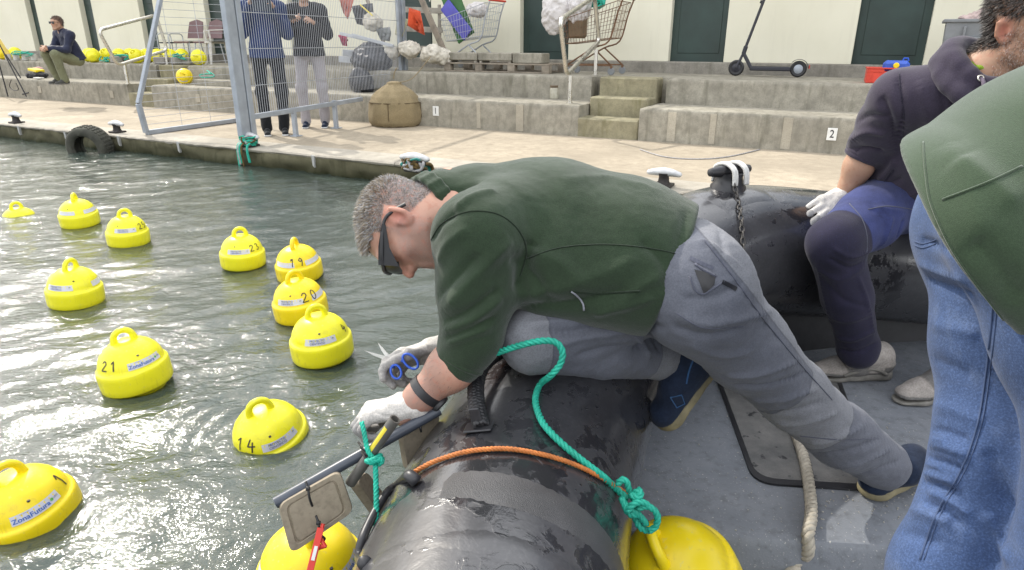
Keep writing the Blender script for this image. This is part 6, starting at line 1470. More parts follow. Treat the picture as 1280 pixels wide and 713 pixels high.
for i in range(1, nW):
    t = LB * i / nW; zl = max(zb, (e1[2] + (e2[2] - e1[2]) * min(1, t / np.linalg.norm((e2 - e1) * A(1, 1, 0))))) if t < np.linalg.norm((e2 - pc) * A(1, 1, 0)) else (ZL + .08 if t < LB * .95 else ZT + .05)
    g = MB(); b0 = pc + dB_ * t; g.tube([A(b0[0], b0[1], zl), A(b0[0], b0[1], ZQ + FH - .05)], .0027, 5); o = g.build('wire', M['wire'], fb)
for y in (20, 60, 101): 
    zz = onB(390, y)[2]; g = MB(); g.tube([pc + AZ * (zz - ZQ), pe + AZ * (zz - ZQ)], .0042, 5); g.build('cross_wire', M['wire'], fb)
for zz in (1.75, 2.1): g = MB(); g.tube([pc + AZ * zz, pe + AZ * zz], .0042, 5); g.build('cross_wire', M['wire'], fb)
# ---- gate wing with level wires
pa0 = Z(184, 169, ZQ); pa1 = Z(299, 153, ZQ)
gt = thing('gate_wing', 'sloping blue grey gate wing of level wires standing at the quay edge by the tyre', 'gate', pa0)
dA_ = nrm(pa1 - pa0); nA = np.cross(dA_, AZ); onA = lambda x, y: PL(x, y, pa0, nA)
k0, k1, k2, k3 = onA(183, 166), onA(173, 130), onA(200, 0), onA(299, 150); k2 = k1 + (k2 - k1) * 1.55; k4 = A(k3[0], k3[1], k2[2])
for a_, b_, w_ in ((k0, k1, .06), (k1, k2, .055), (k0, k3, .06), (k3, k4, .05), (k2, k4, .05)):
    g = MB(); g.bar(a_, b_, w_, w_, .006, nA); g.build('frame_bar', M['galv'], gt)
zz = k0[2] + .10
while zz < k4[2] - .03:
    if zz < k1[2]: a_ = k0 + (k1 - k0) * (zz - k0[2]) / (k1[2] - k0[2])
    else: a_ = k1 + (k2 - k1) * (zz - k1[2]) / (k2[2] - k1[2])
    b_ = A(k3[0], k3[1], zz); mid = (a_ + b_) / 2 - AZ * .006 * rnd.random(); g = MB(); g.tube([a_, mid, b_], .0032, 5); g.build('wire', M['wire'], gt); zz += .095
for x in (225, 262):
    p = onA(x, 140); g = MB(); g.tube([A(p[0], p[1], k0[2]), A(p[0], p[1], k4[2])], .0032, 5); g.build('cross_wire', M['wire'], gt)
# ---- hand rails
def handrail(label, loop, posts, n_):
    t = thing('handrail', label, 'handrail', A(posts[0][0][0], posts[0][0][1], posts[0][0][2]), 0, 'handrails beside the stairs'); g = MB()
    P = np.array(loop); ro_ = rounded(list(P), .10, 7); g.tube(ro_, .029, 12, closed=True); g.build('rail', M['steel'], t, smooth=True)
    for a_, b_ in posts:
        g = MB(); g.tube([a_, b_], .027, 12); g.lathe([(.045, 0), (.045, .006), (.025, .008)], 16, a_); g.build('post', M['steel'], t, smooth=40)
ur = upx(752, 129, VT - .4)
def RU(x, y, u): return PL(x, y, UQ * u, UQ)
f1_ = Z(752, 129, ZL); ur = uv(Z(712, 129, ZL))[0]; Lr = [RU(x, y, ur) for x, y in ((708, 94), (700, 25), (743, -4), (749, 52))]
f1_ = UV(ur, uv(f1_)[1], ZL); f2_ = UV(ur, VT + .12, ZT)
lp = Lr; vA = uv(Z(712, 129, ZL))[1]; vB = max(VT + .1, uv(RU(744, 96, ur))[1])
handrail('stainless loop handrail beside the right stair in front of the rusty trolley', lp, [(UV(ur, vA, ZL), UV(ur, vA, RU(711, 95, ur)[2])), (UV(ur, vB, ZT), UV(ur, vB, RU(745, 62, ur)[2]))], UQ)
ul = uv(Z(160, 105, ZL))[0]; lpl = [RU(x, y, ul) for x, y in ((147, 82), (123, 38), (195, 19), (209, 63))]; vA = uv(Z(160, 105, ZL))[1]; vB = uv(RU(207, 66, ul))[1]
handrail('stainless loop handrail beside the left stair partly behind the gate wing', lpl, [(UV(ul, vA, ZL), UV(ul, vA, RU(151, 81, ul)[2])), (UV(ul, vB, ZT), UV(ul, vB, RU(207, 64, ul)[2]))], UQ)
# ---- bollards / cleats
def cleat(px, py, label, big=1.0):
    p = Z(px, py, ZQ); t = thing('mooring_cleat', label, 'cleat', p, -QA, 'iron mooring cleats along the quay edge'); g = MB()
    g.box((0, 0, .012), (.16, .16, .024), .006); g.lathe([(.060, .02), (.048, .045), (.043, .085), (.055, .115)], 16); g.build('base', M['iron'], t, local=True, smooth=40)
    g = MB(); g.tube([(-.15, 0, .118), (-.135, 0, .124), (-.07, 0, .135), (.0, 0, .140), (.07, 0, .135), (.135, 0, .122), (.15, 0, .116)], [.014, .026, .036, .044, .036, .026, .014], 12); o = g.build('horn', M['bollard_top'], t, local=True, smooth=True); o.scale = (big, big, big * .9); return p, t
cleat(21, 154, 'iron mooring cleat at the far left end of the quay'); cleat(147, 166, 'iron mooring cleat on the quay just right of the hanging tyre')
c3, _ = cleat(313, 183, 'iron mooring cleat wrapped in green and white rope below the fence post'); c4, _ = cleat(519, 214, 'white topped mooring cleat with weedy ropes above the kneeling man', 1.1); cleat(829, 233, 'white topped mooring cleat on the quay behind the boat bow', 1.0)
def tangle(c, name, label, mats, n, rad, drop, seed, thick=.011):
    r = np.random.default_rng(seed); t = thing(name, label, 'rope', c)
    for i in range(n):
        k = 9; th0 = r.random() * 6.28; P = []
        for j in range(k):
            th = th0 + j * (1.1 + .5 * r.random()); P.append(c + UQ * rad * math.cos(th) * (.6 + .5 * r.random()) + VQ * (rad * .55 * math.sin(th) - .02) + AZ * (.02 + .11 * r.random()))
        m_ = i % len(mats); g = MB(); g.tube(resample(catmull(P, 6), .012), thick * (.7 + .5 * r.random()), 6); g.build('strand', mats[m_], t, smooth=True)
    for i in range(drop):
        u0 = (r.random() - .5) * .18; v0 = VE - uv(c)[1] - .035 - .03 * r.random(); g = MB(); P = [c + UQ * u0 + AZ * .06, c + UQ * u0 * 1.1 + VQ * (v0 * .8) + AZ * .035, c + UQ * u0 * 1.2 + VQ * v0 - AZ * .04, c + UQ * (u0 * 1.2 + .03 * r.random()) + VQ * v0 - AZ * (.16 + .08 * r.random())]
        g.tube(resample(catmull(P, 6), .012), thick * (.9 + .8 * r.random()), 6); g.build('strand', mats[i % len(mats)], t, smooth=True)
M['teal_rope'] = ropemat('teal_rope', (.02, .20, .17)); M['grey_rope'] = ropemat('grey_rope', (.34, .33, .33))
tangle(c3, 'rope_bundle', 'green and white ropes wound round the cleat below the fence post', [M['green_rope'], M['green_rope'], M['grey_rope'], M['algae']], 10, .12, 6, 1)
tangle(c4, 'rope_bundle', 'brown weedy ropes wound round the cleat above the kneeling man', [M['algae'], M['algae'], M['teal_rope'], M['grey_rope'], M['iron']], 11, .12, 8, 5, .014)
# ---- tyre fender
tp = V_(113, 184, VE - .20); t = thing('tyre', 'old mossy car tyre hanging against the quay wall as a fender', 'tyre', tp, -QA)
def tyre_mesh():
    g = MB(); R0, Wd = .275, .125; prof = [(R0 * .58, -Wd * .75), (R0 * .66, -Wd * .98), (R0 * .85, -Wd), (R0 * .97, -Wd * .82), (R0, -Wd * .5), (R0 * 1.01, 0), (R0, Wd * .5), (R0 * .97, Wd * .82), (R0 * .85, Wd), (R0 * .66, Wd * .98), (R0 * .58, Wd * .75), (R0 * .62, Wd * .5), (R0 * .80, Wd * .7), (R0 * .90, 0), (R0 * .80, -Wd * .7), (R0 * .62, -Wd * .5)]
    k = 40; n = len(prof); v = []
    for i in range(k):
        th = i * 2 * math.pi / k
        for r_, z_ in prof: v.append((z_, r_ * math.cos(th), r_ * math.sin(th)))
    v = np.array(v); v += (.004 * fbm(v * 18, 2, 4))[:, None] * nrm(A(1, 1, 1)); g.raw(v, [[i * n + j, i * n + (j + 1) % n, ((i + 1) % k) * n + (j + 1) % n, ((i + 1) % k) * n + j] for i in range(k) for j in range(n)]); return g
tyre_mesh().build('carcass', M['tyre'], t, smooth=50, local=True)
g = MB()
for i in range(36):
    th = i * 2 * math.pi / 36
    for sx in (-.05, 0, .05): g.box((sx + .012 * (i % 2), .277 * math.cos(th), .277 * math.sin(th)), (.036, .012, .026), .003, (A(1, 0, 0), A(0, math.cos(th), math.sin(th)), A(0, -math.sin(th), math.cos(th))))
o = g.build('tread', M['tyre'], t, local=True); o['kind'] = 'stuff'
t.rotation_euler = (0, .10, R_(-95))
# ---- net trap
c = Z(482, 159, ZQ) + VQ * .26; t = thing('net_trap', 'tan netting fish trap with a gathered top standing before the lower step', 'fish trap', c, -QA)
prof = [(.275, 0), (.305, .05), (.312, .16), (.300, .30), (.268, .37), (.205, .44), (.135, .49), (.085, .52), (.075, .545), (.04, .555)]
g = MB(); k = 40; fp = []
for (a, b) in zip(prof[:-1], prof[1:]): fp += [(a[0] + (b[0] - a[0]) * j / 4, a[1] + (b[1] - a[1]) * j / 4) for j in range(4)]
g.lathe(fp + [prof[-1]], k); v = g.arr(); rr = np.hypot(v[:, 0], v[:, 1]); th = np.arctan2(v[:, 1], v[:, 0]); wob = 1 + .06 * np.sin(th * 9 + v[:, 2] * 9) * np.clip((v[:, 2] - .28) * 8, 0, 1) + .05 * fbm(v * 5, 2, 3) + .02 * np.sin(th * 23 + 3 * np.sin(th * 3)); v[:, :2] *= wob[:, None]
mesh_obj('net', v, g.f, M['netting'], t, smooth=True, local=True)
for zh, rr_ in ((.30, .303), (.012, .274)): g = MB(); g.tube([(rr_ * math.cos(a) * (1 + .02 * math.sin(3 * a)), rr_ * math.sin(a), zh) for a in np.arange(32) * 2 * math.pi / 32], .006, 6, closed=True); g.build('hoop', M['net_dark'], t, local=True)
for a in (-1.2, .3, 1.8, 3.4): g = MB(); g.tube([(.276 * math.cos(a), .276 * math.sin(a), .01), (.316 * math.cos(a), .316 * math.sin(a), .12), (.308 * math.cos(a), .308 * math.sin(a), .30)], .005, 5); g.build('rib', M['net_dark'], t, local=True)
g = MB(); g.tube(catmull([(0, 0, .59), (.02, -.01, .66), (.05, .0, .72)], 5), .006, 5); g.tube(catmull([(.06, 0, .54), (.2, .1, .60), (.36, .25, .86)], 5), .005, 5); g.build('tie_cord', M['netting'], t, local=True); t.scale = (1.24, 1.24, 1.12)
# ---- rubbish heap
def bag(px, py, v, r, name, label, mat, ns=8, amp=.02, seed=1, flatz=ZT, cat='bag', group=None):
    p = V_(px, py, v); t = thing(name, label, cat, A(p[0], p[1], flatz), 0, group); lump('body', p, r, mat, t, ns, amp, seed, (UQ, VQ, AZ), flatz); return t
bag(464, 74, 9.25, A(.36, .28, .25), 'bin_bag', 'large shiny black bag bulging over the edge of the upper step', M['blackbag'], 4, .045, 3, ZT - .1)
bag(452, 103, 8.78, A(.20, .18, .20), 'bin_bag', 'smaller dark bag on the lower step behind the net trap', M['blackbag'], 4, .04, 6, ZL)
GF = 'dirty white foam floats in the rubbish heap'
for i, (x, y, v, r, lb) in enumerate(((466, 28, 9.6, .15, 'white foam lump on top of the rubbish heap behind the fence wires'), (489, 66, 9.35, .12, 'foam lump half hidden behind the fence end post'), (512, 62, 9.35, .15, 'foam lump just right of the fence end post'), (542, 68, 9.4, .17, 'netted foam lump beside the pallet'), (555, 72, 9.5, .14, 'foam lump touching the left end of the pallet'))):
    bag(x, y, v, A(r * 1.2, r, r * .9), 'foam_float', lb, M['foam'], 9, .03, 20 + i, ZT, 'float', GF)
def cloth(pts, v, name, label, mat, cat='cloth', th=.02):
    P = [V_(x, y, v) + VQ * (.05 * math.sin(i * 2.1)) for i, (x, y) in enumerate(pts)]; ce = sum(P) / len(P); t = thing(name, label, cat, A(ce[0], ce[1], ZT))
    k = len(P); rings = []
    for f_ in (1.0, .75, .5, .25, .0): rings += [ce + (p - ce) * f_ + VQ * (.06 * math.sin(i * 2.4 + f_ * 6) * (1 - abs(f_ - .5))) for i, p in enumerate(P)]
    v_ = np.array(rings); fr_ = v_ - VQ * th / 2; bk = v_ + VQ * th / 2; n = len(v_); F_ = []
    for r_ in range(4):
        for i in range(k): F_ += [[r_ * k + i, r_ * k + (i + 1) % k, (r_ + 1) * k + (i + 1) % k, (r_ + 1) * k + i], [n + r_ * k + i, n + (r_ + 1) * k + i, n + (r_ + 1) * k + (i + 1) % k, n + r_ * k + (i + 1) % k]]
    for i in range(k): F_.append([i, n + i, n + (i + 1) % k, (i + 1) % k])
    mesh_obj('fabric', np.r_[fr_, bk], F_, mat, t, smooth=True)
cloth([(512, 10), (522, 14), (531, 28), (530, 44), (520, 40), (513, 32)], 9.35, 'orange_cloth', 'bright orange cloth hanging beside the fence end post', M['orange_cloth'])
cloth([(424, -4), (440, -6), (441, 16), (434, 24), (427, 16)], 9.45, 'orange_cloth', 'faded red orange cloth hanging behind the fence wires', fabric('faded_red', (.48, .16, .12), .15))
cloth([(497, 22), (508, 24), (506, 46), (494, 44)], 9.5, 'cream_cloth', 'cream rag in the rubbish heap behind the end post', fabric('cream_cloth', (.50, .47, .30), .15))
def board(a, b, v0, v1, wd, th, name, label, mat, cat='board'):
    p = V_(*a, v0); q = V_(*b, v1); t = thing(name, label, cat, p); g = MB(); g.bar(p, q, wd, th, .004, VQ); g.build('panel', mat, t); return t
board((555, 64), (521, -14), 9.7, 9.9, .10, .035, 'wood_plank', 'grey plank leaning beside the green board', M['plank'], 'plank')
board((583, 48), (556, -22), 9.85, 10.05, .34, .03, 'green_board', 'green board leaning in the shopping trolley', M['green_board'])
board((585, 44), (556, 6), 9.8, 9.95, .22, .03, 'violet_board', 'violet plastic board leaning in the shopping trolley', M['violet'])
for i, (a, b) in enumerate((((425, 42), (468, 52)), ((440, 44), (492, 58)), ((424, 74), (478, 78)), ((428, 66), (456, 68)))):
    board(a, b, 9.3 - .1 * i, 9.25, .05 if i < 2 else .10, .03, 'metal_profile', ('thin grey metal profile lying highest in the heap', 'second grey metal profile slanting through the heap', 'long grey metal tray at the foot of the heap', 'short grey metal tray end behind the black bag')[i], M['wire'], 'metal profile')
cloth([(424, 44), (431, 42), (436, 50), (433, 58), (426, 57)], 9.42, 'pink_cloth', 'small pink cloth in the rubbish heap beside the black jacket', fabric('hot_pink', (.50, .06, .14), .15))
cloth([(470, 36), (484, 34), (492, 42), (486, 52), (474, 50)], 9.6, 'grey_cloth', 'crumpled grey cloth behind the fence wires above the black bag', fabric('grey_rag', (.22, .23, .22), .25))
cloth([(440, 8), (462, 4), (470, 20), (460, 34), (444, 30)], 9.7, 'dark_tarp', 'dark folded tarp at the back of the rubbish heap', M['blackbag'])
board((466, 20), (450, 6), 9.45, 9.5, .02, .02, 'yellow_pole', 'short yellow pole sticking up from the rubbish heap', M['yellow_strip'], 'pole')
board((480, 54), (455, -10), 9.75, 9.9, .06, .03, 'dark_plank', 'dark plank leaning at the back of the rubbish heap', M['plank'], 'plank')
# pale slatted crate behind the heap
t = thing('slatted_crate', 'pale slatted crate standing in the dark doorway behind the heap', 'crate', V_(522, 70, 10.2) * A(1, 1, 0) + A(0, 0, ZT))
for y in (12, 36, 60): g = MB(); p = V_(503, y, 10.2); q = V_(553, y + 2, 10.2); g.bar(p, q, .09, .02, .003, VQ); g.build('slat', M['plank2'], t)
for x in (505, 550): g = MB(); g.bar(V_(x, 76, 10.23), V_(x - 1, 6, 10.23), .05, .03, .003, VQ); g.build('upright', M['plank2'], t)
# ---- pallet with kerb stones
pu0, pu1 = upx(556, 85, 9.45), upx(687, 85, 9.45); t = thing('pallet', 'weathered wooden pallet on the terrace edge under grey kerb stones', 'pallet', UV((pu0 + pu1) / 2, 9.8, ZT))
for v in (9.42, 9.62, 9.82, 10.02): g = MB(); uvbox(g, pu0, pu1, v, v + .12, ZT + .115, ZT + .137, .003); g.build('top_board', M['plank'], t)
for v in (9.42, 10.02): g = MB(); uvbox(g, pu0, pu1, v + .005, v + .115, ZT, ZT + .02, .003); g.build('bottom_board', M['plank'], t)
for i in range(4):
    for v in (9.42, 10.02): a = pu0 + (pu1 - pu0 - .12) * i / 3; g = MB(); uvbox(g, a, a + .12, v + .004, v + .11, ZT + .021, ZT + .114, .004); g.build('block', M['plank'], t)
for i, (x0, x1, dz, lb) in enumerate(((559, 598, .03, 'first'), (599, 641, .03, 'second'), (642, 679, .0, 'third'))):
    a, b = upx(x0, 76, 9.5), upx(x1, 76, 9.5); t = thing('kerb_stone', 'grey kerb stone on the pallet, ' + lb + ' counted from the green board', 'kerb stone', UV((a + b) / 2, 9.6, ZT + .137), 0, 'kerb stones on the pallet'); g = MB(); uvbox(g, a + .004, b - .004, 9.45, 9.75, ZT + .139 + dz, ZT + .285, .012); g.build('stone', M['step'], t)
    if dz: 
        for q in (a + .02, b - .06): g = MB(); uvbox(g, q, q + .04, 9.47, 9.73, ZT + .138, ZT + .139 + dz - .001, .002); g.build('batten', M['plank2'], t)
# ---- jar
p = Z(691, 124, ZL) + VQ * .05; t = thing('glass_jar', 'small glass jar with a brown lid standing on the lower step', 'jar', p); g = MB(); g.lathe([(.062, .0), (.068, .006), (.068, .13), (.060, .15), (.055, .155)], 20, p); g.build('glass', simple('jar_glass', (.40, .38, .30), .12, .15, 20, bump=0), t, smooth=40); g = MB(); g.lathe([(.060, .155), (.062, .18), (.056, .186)], 20, p); g.build('lid', simple('jar_lid', (.14, .10, .06), .5), t, smooth=40)
# ---- shopping trolleys
def trolley(label, v, base, wire, L=.80, fl=1, z0=ZT, u0=0, tiltz=0):
    t = qthing('shopping_trolley', label, 'trolley', u0, v, z0); m_ = lambda x, y, z: (x * fl, y, z); g = MB()
    lo = [(-.32, -.22, .42), (.36, -.24, .50), (.36, .24, .50), (-.32, .22, .42)]; hi = [(-.40, -.26, .74), (.46, -.29, .98), (.46, .29, .98), (-.40, .26, .74)]
    def lerp(a, b, k): return tuple(a[i] + (b[i] - a[i]) * k for i in range(3))
    for i in range(4):
        j = (i + 1) % 4; n = 16 if i % 2 == 0 else 9
        for k in range(n + 1): g.tube([m_(*lerp(lo[i], lo[j], k / n)), m_(*lerp(hi[i], hi[j], k / n))], .0028, 4)
        for k in range(5): g.tube([m_(*lerp(lo[i], hi[i], k / 4)), m_(*lerp(lo[j], hi[j], k / 4))], .0055 if k in (0, 4) else .003, 5)
    for k in range(10): g.tube([m_(*lerp(lo[0], lo[1], k / 9)), m_(*lerp(lo[3], lo[2], k / 9))], .003, 4)
    g.build('basket', wire, t, local=True)
    for s_ in (-1, 1):
        g = MB(); P = [m_(.52, .24 * s_, 1.02), m_(.44, .24 * s_, .80), m_(.34, .24 * s_, .46), m_(.10, .23 * s_, .36), m_(-.30, .20 * s_, .13)]; g.tube(catmull(P, 4), .012, 7); g.tube([m_(.12, .23 * s_, .36), m_(.40, .25 * s_, .13)], .012, 7); g.tube([m_(-.3, .20 * s_, .13), m_(.40, .25 * s_, .13)], .010, 7); g.build('frame', base, t, local=True, smooth=True)
    g = MB(); g.tube([m_(.52, -.27, 1.02), m_(.52, .27, 1.02)], .016, 8); g.build('handle', M['crate_red'] if base is M['wire'] else base, t, local=True)
    for x, y in ((-.3, -.2), (-.3, .2), (.40, -.25), (.40, .25)):
        g = MB(); P = [m_(x + .018 * math.sin(a), y, .052 + .048 * math.cos(a)) for a in np.arange(18) * 2 * math.pi / 18]; c_ = A(*m_(x, y, .052)); g.lathe([(.02, -.014), (.048, -.014), (.052, -.008), (.052, .008), (.048, .014), (.02, .014)], 18, c_, (A(1, 0, 0), A(0, 0, 1), A(0, 1, 0))); w_ = g.build('wheel', M['greybin'], t, local=True, smooth=40); g = MB(); g.box(m_(x, y, .11), (.03, .04, .04), .004); g.build('fork', base, w_, local=True)
    return t
u1 = upx(586, 60, 9.95); trolley('wire shopping trolley holding boards behind the pallet', 9.98, M['wire'], M['wire'], fl=1, u0=u1 + .0, z0=ZT + .03)
u2 = upx(735, 80, 9.75); trolley('rusty shopping trolley with a white sack beside the right handrail', 9.75, M['rust'], M['rust'], fl=1, u0=u2 + .05)
for i, (x, y, v, r, lb, sd) in enumerate(((694, 16, 9.62, A(.21, .16, .30), 'white sack hanging over the side of the rusty trolley', 41), (722, 10, 9.72, A(.20, .15, .24), 'white sack lying inside the rusty trolley', 44))):
    bag(x, y, v, r, 'sack', lb, M['sack'], 8, .03, sd, ZT + .05, 'sack', 'white sacks on the rusty trolley')
p = V_(722, 30, 9.75); t = thing('brown_bag', 'brown paper bag inside the rusty trolley', 'bag', p); g = MB(); g.box(p, (.24, .22, .40), .03, (UQ, VQ, AZ)); g.build('body', simple('brown_paper', (.17, .12, .07), .8, .25), t)
cloth([(742, -4), (756, -6), (758, 8), (748, 12), (738, 9)], 9.6, 'green_rag', 'green rag tied to the top of the rusty trolley', M['green_rope'])
p = V_(597, 12, 9.95); t = thing('clear_bag', 'clear plastic bag with scraps in the wire trolley', 'bag', p); lump('body', p, A(.18, .12, .12), M['sack'], t, 10, .03, 9, (UQ, VQ, AZ))
# ---- scooter
M['scoot'] = simple('scooter_paint', (.022, .023, .032), .4, .15, 15, bump=.05)
vS = 10.25; S2 = lambda x, y: V_(x, y, vS); zc_ = ZT
t = thing('kick_scooter', 'dark electric kick scooter parked against the cream wall', 'scooter', UV(uv(S2(960, 88))[0], vS, ZT), -QA)
w1, w2 = S2(921, 79), S2(999, 79); w1 = A(w1[0], w1[1], ZT + .108); w2 = A(w2[0], w2[1], ZT + .108)
for w_ in (w1, w2):
    g = MB(); g.lathe([(.06, -.02), (.088, -.026), (.106, -.014), (.108, 0), (.106, .014), (.088, .026), (.06, .02)], 28, w_, (UQ, AZ, VQ)); ty = g.build('wheel', M['black'], t, smooth=45); g = MB(); g.lathe([(.0, -.027), (.05, -.027), (.062, -.018)], 20, w_, (UQ, AZ, VQ)); g.build('hub', M['galv'] if w_ is w2 else M['scoot'], ty, smooth=40)
hd, tp = w1 + UQ * .075 + AZ * .20, w1 + UQ * .30 + AZ * 1.02
g = MB(); g.bar(hd, tp, .036, .036, .008, VQ); g.build('stem', M['scoot'], t); g = MB(); g.bar(w1 + VQ * .045, hd, .03, .03, .006, VQ); g.bar(w1 - VQ * .045, hd, .03, .03, .006, VQ); g.bar(hd - AZ * .02, hd + nrm(tp - hd) * .1, .055, .055, .012, VQ); g.build('fork', M['scoot'], t)
d0 = w1 + UQ * .20 + AZ * .005; g = MB(); g.bar(hd + UQ * .0, d0, .045, .05, .008, VQ); g.build('neck', M['scoot'], t); g = MB(); g.box((d0 + w2 - UQ * .10) / 2 + AZ * -.005, (np.linalg.norm(w2 - d0) - .08, .15, .055), .012, (UQ, VQ, AZ)); dk = g.build('deck', M['scoot'], t); g = MB(); g.box((d0 + w2 - UQ * .10) / 2 + AZ * .024, (np.linalg.norm(w2 - d0) - .14, .13, .006), .002, (UQ, VQ, AZ)); g.build('grip_mat', M['black'], dk)
g = MB(); P = [w2 + (UQ * math.cos(a) + AZ * math.sin(a)) * .125 for a in np.linspace(.1, 2.4, 12)]; 
for p_, q_ in zip(P[:-1], P[1:]): g.bar(p_, q_, .07, .006, 0, nrm((p_ + q_) / 2 - w2))
g.build('mudguard', M['black'], t); g = MB(); g.box(w2 + UQ * .135 + AZ * .03, (.012, .03, .05), .003, (UQ, VQ, AZ)); g.build('tail_light', M['crate_red'], t)
g = MB(); g.tube([tp - VQ * .22, tp - VQ * .08, tp + VQ * .08, tp + VQ * .22], .013, 8); g.build('handlebar', M['black'], t); g = MB(); g.bar(hd + nrm(tp - hd) * .66 - UQ * .025, hd + nrm(tp - hd) * .70 - UQ * .025, .03, .03, .004, VQ); g.build('latch', M['black'], t)
# ---- crate, can, bin
p = V_(1108, 97, 9.22); uc, vc = uv(p)[0], 9.40; t = thing('crate', 'red plastic crate with a hand hole standing on the upper step edge', 'crate', UV(uc, vc, ZT), -QA + .06)
Lc, Wc, Hc = .44, .30, .175
for sy in (-1, 1):
    g = MB(); y = sy * (Wc / 2 - .008); g.box((0, y, Hc / 2 - .02), (Lc, .014, Hc - .045), .004) ; g.box((-Lc * .3, y, Hc - .03), (Lc * .4, .014, .058), .004); g.box((Lc * .3, y, Hc - .03), (Lc * .4, .014, .058), .004); g.box((0, y, Hc - .008), (Lc * .22, .016, .016), .004); g.box((0, y * 1.06, Hc - .006), (Lc + .02, .02, .014), .004)
    for x in (-.16, -.06, .06, .16): g.box((x, y + sy * .008, Hc / 2 - .02), (.010, .008, Hc - .06), .002)
    g.build('side', M['crate_red'], t, local=True)
for sx in (-1, 1): g = MB(); g.box((sx * (Lc / 2 - .007), 0, Hc / 2), (.013, Wc - .03, Hc - .002), .004); g.build('end', M['crate_red'], t, local=True)
g = MB(); g.box((0, 0, .006), (Lc - .02, Wc - .02, .012), .003); g.build('base', M['crate_red'], t, local=True)
p = V_(1122, 72, 9.42); t = thing('jerry_can', 'blue plastic can with a yellow cap lying in the red crate', 'can', A(p[0], p[1], ZT + .14), -QA); g = MB(); g.box((0, 0, .055), (.28, .16, .12), .035); g.build('body', simple('blue_can', (.035, .10, .48), .4, .12), t, local=True, smooth=30); g = MB(); g.lathe([(.032, 0), (.032, .02), (.026, .026)], 16, A(.0, -.08, .06), (A(1, 0, 0), A(0, 0, 1), A(0, -1, 0))); g.build('cap', M['golden'], t, local=True, smooth=40); g = MB(); g.tube([(.06, 0, .11), (.07, 0, .14), (.11, 0, .14), (.12, 0, .11)], .01, 7); g.build('handle', M['blue_plastic'], t, local=True)
a, b = upx(1180, 60, 9.6), upx(1268, 60, 9.6); t = qthing('grey_bin', 'grey plastic bin heaped with pale rags behind the seated man', 'bin', (a + b) / 2, 9.85, ZT, rz=-.05)
Lb = (b - a) + .05; zt = V_(1210, 26, 9.6)[2] - ZT; g = MB(); lo = [(-Lb * .44, -.26), (Lb * .44, -.26), (Lb * .44, .26), (-Lb * .44, .26)]; hi = [(x * 1.1, y * 1.1) for x, y in lo]; g.raw([(x, y, 0) for x, y in lo] + [(x, y, zt) for x, y in hi], [[3, 2, 1, 0], [0, 1, 5, 4], [1, 2, 6, 5], [2, 3, 7, 6], [3, 0, 4, 7]]); g.build('body', M['greybin'], t, local=True)
g = MB()
for s_ in (-1, 1): g.box((0, s_ * .29, zt), (Lb + .05, .04, .035), .006); g.box((s_ * (Lb / 2 + .0), 0, zt), (.04, .6, .034), .006)
g.build('rim', M['greybin'], t, local=True)
for dx in (-.16, .10): g = MB(); g.box((dx, -.30, zt * .6), (.025, .045, zt * .62), .004); g.build('rib', M['greybin'], t, local=True)
g = MB(); g.box((-.03, -.30, zt * .72), (.26, .04, .03), .005); g.build('bar', M['greybin'], t, local=True)
p = UV((a + b) / 2 + .08, 9.85, ZT + zt); t = thing('rag_pile', 'pile of pinkish rags heaped in the grey bin', 'rags', p); lump('cloth', p, A(Lb * .42, .22, .12), fabric('pink_rag', (.46, .36, .34), .25, 200, .9, .4, .1, 20, 9), t, 9, .04, 8, (UQ, VQ, AZ))
# ---- chairs behind the gate
def plastic_chair(px, py, v, label, mat, arms, rz, metal_legs, s=1.0):
    p = V_(px, py, v); t = qthing('plastic_chair', label, 'chair', uv(p)[0], v, ZT, rz=rz); g = MB(); sw, sz = .40, .43
    vs = [(sw * (i / 6 - .5) * (1 if j < 6 else .96), .2 - .4 * j / 6, sz - .02 * math.sin(math.pi * i / 6) * 1.0) for i in range(7) for j in range(7)]; F_ = [[i * 7 + j, (i + 1) * 7 + j, (i + 1) * 7 + j + 1, i * 7 + j + 1] for i in range(6) for j in range(6)]
    v_ = np.array(vs); n = len(v_); g.raw(np.r_[v_, v_ - A(0, 0, .018)], F_ + [[n + x for x in f_][::-1] for f_ in F_]); g.box((0, -.2, sz - .018), (sw * .96, .02, .035), .006); g.build('seat', mat, t, local=True, smooth=35)
    g = MB(); vs = [(sw * (i / 6 - .5) * (1 - .12 * (j / 5) ** 2), .20 + .035 * math.cos((i / 6 - .5) * 2.6) + .10 * j / 5, sz + .06 + (.38 - .05 * abs(i / 6 - .5) * 2) * j / 5) for i in range(7) for j in range(6)]; F_ = [[i * 6 + j, (i + 1) * 6 + j, (i + 1) * 6 + j + 1, i * 6 + j + 1] for i in range(6) for j in range(5)]; v_ = np.array(vs); n = len(v_); 
    if arms: F_ = [f_ for k_, f_ in enumerate(F_) if not (k_ // 5 in (1, 4) and k_ % 5 in (1, 2, 3))]
    g.raw(np.r_[v_, v_ + A(0, .016, 0)], F_ + [[n + x for x in f_][::-1] for f_ in F_]); g.build('backrest', mat, t, local=True, smooth=35)
    for sx in (-1, 1):
        for sy in (-1, 1): g = MB(); (g.tube([(sx * .17, sy * .16, sz), (sx * .21, sy * .21, 0)], .012, 7) if metal_legs else g.bar((sx * .18, sy * .17, sz), (sx * .22, sy * .22, 0), .045, .03, .006)); g.build('leg', M['wire'] if metal_legs else mat, t, local=True)
        if arms: g = MB(); g.bar((sx * .22, -.18, sz + .20), (sx * .22, .22, sz + .22), .05, .02, .006); g.bar((sx * .22, -.17, sz), (sx * .22, -.18, sz + .2), .03, .04, .006, (1, 0, 0)); g.build('armrest', mat, t, local=True)
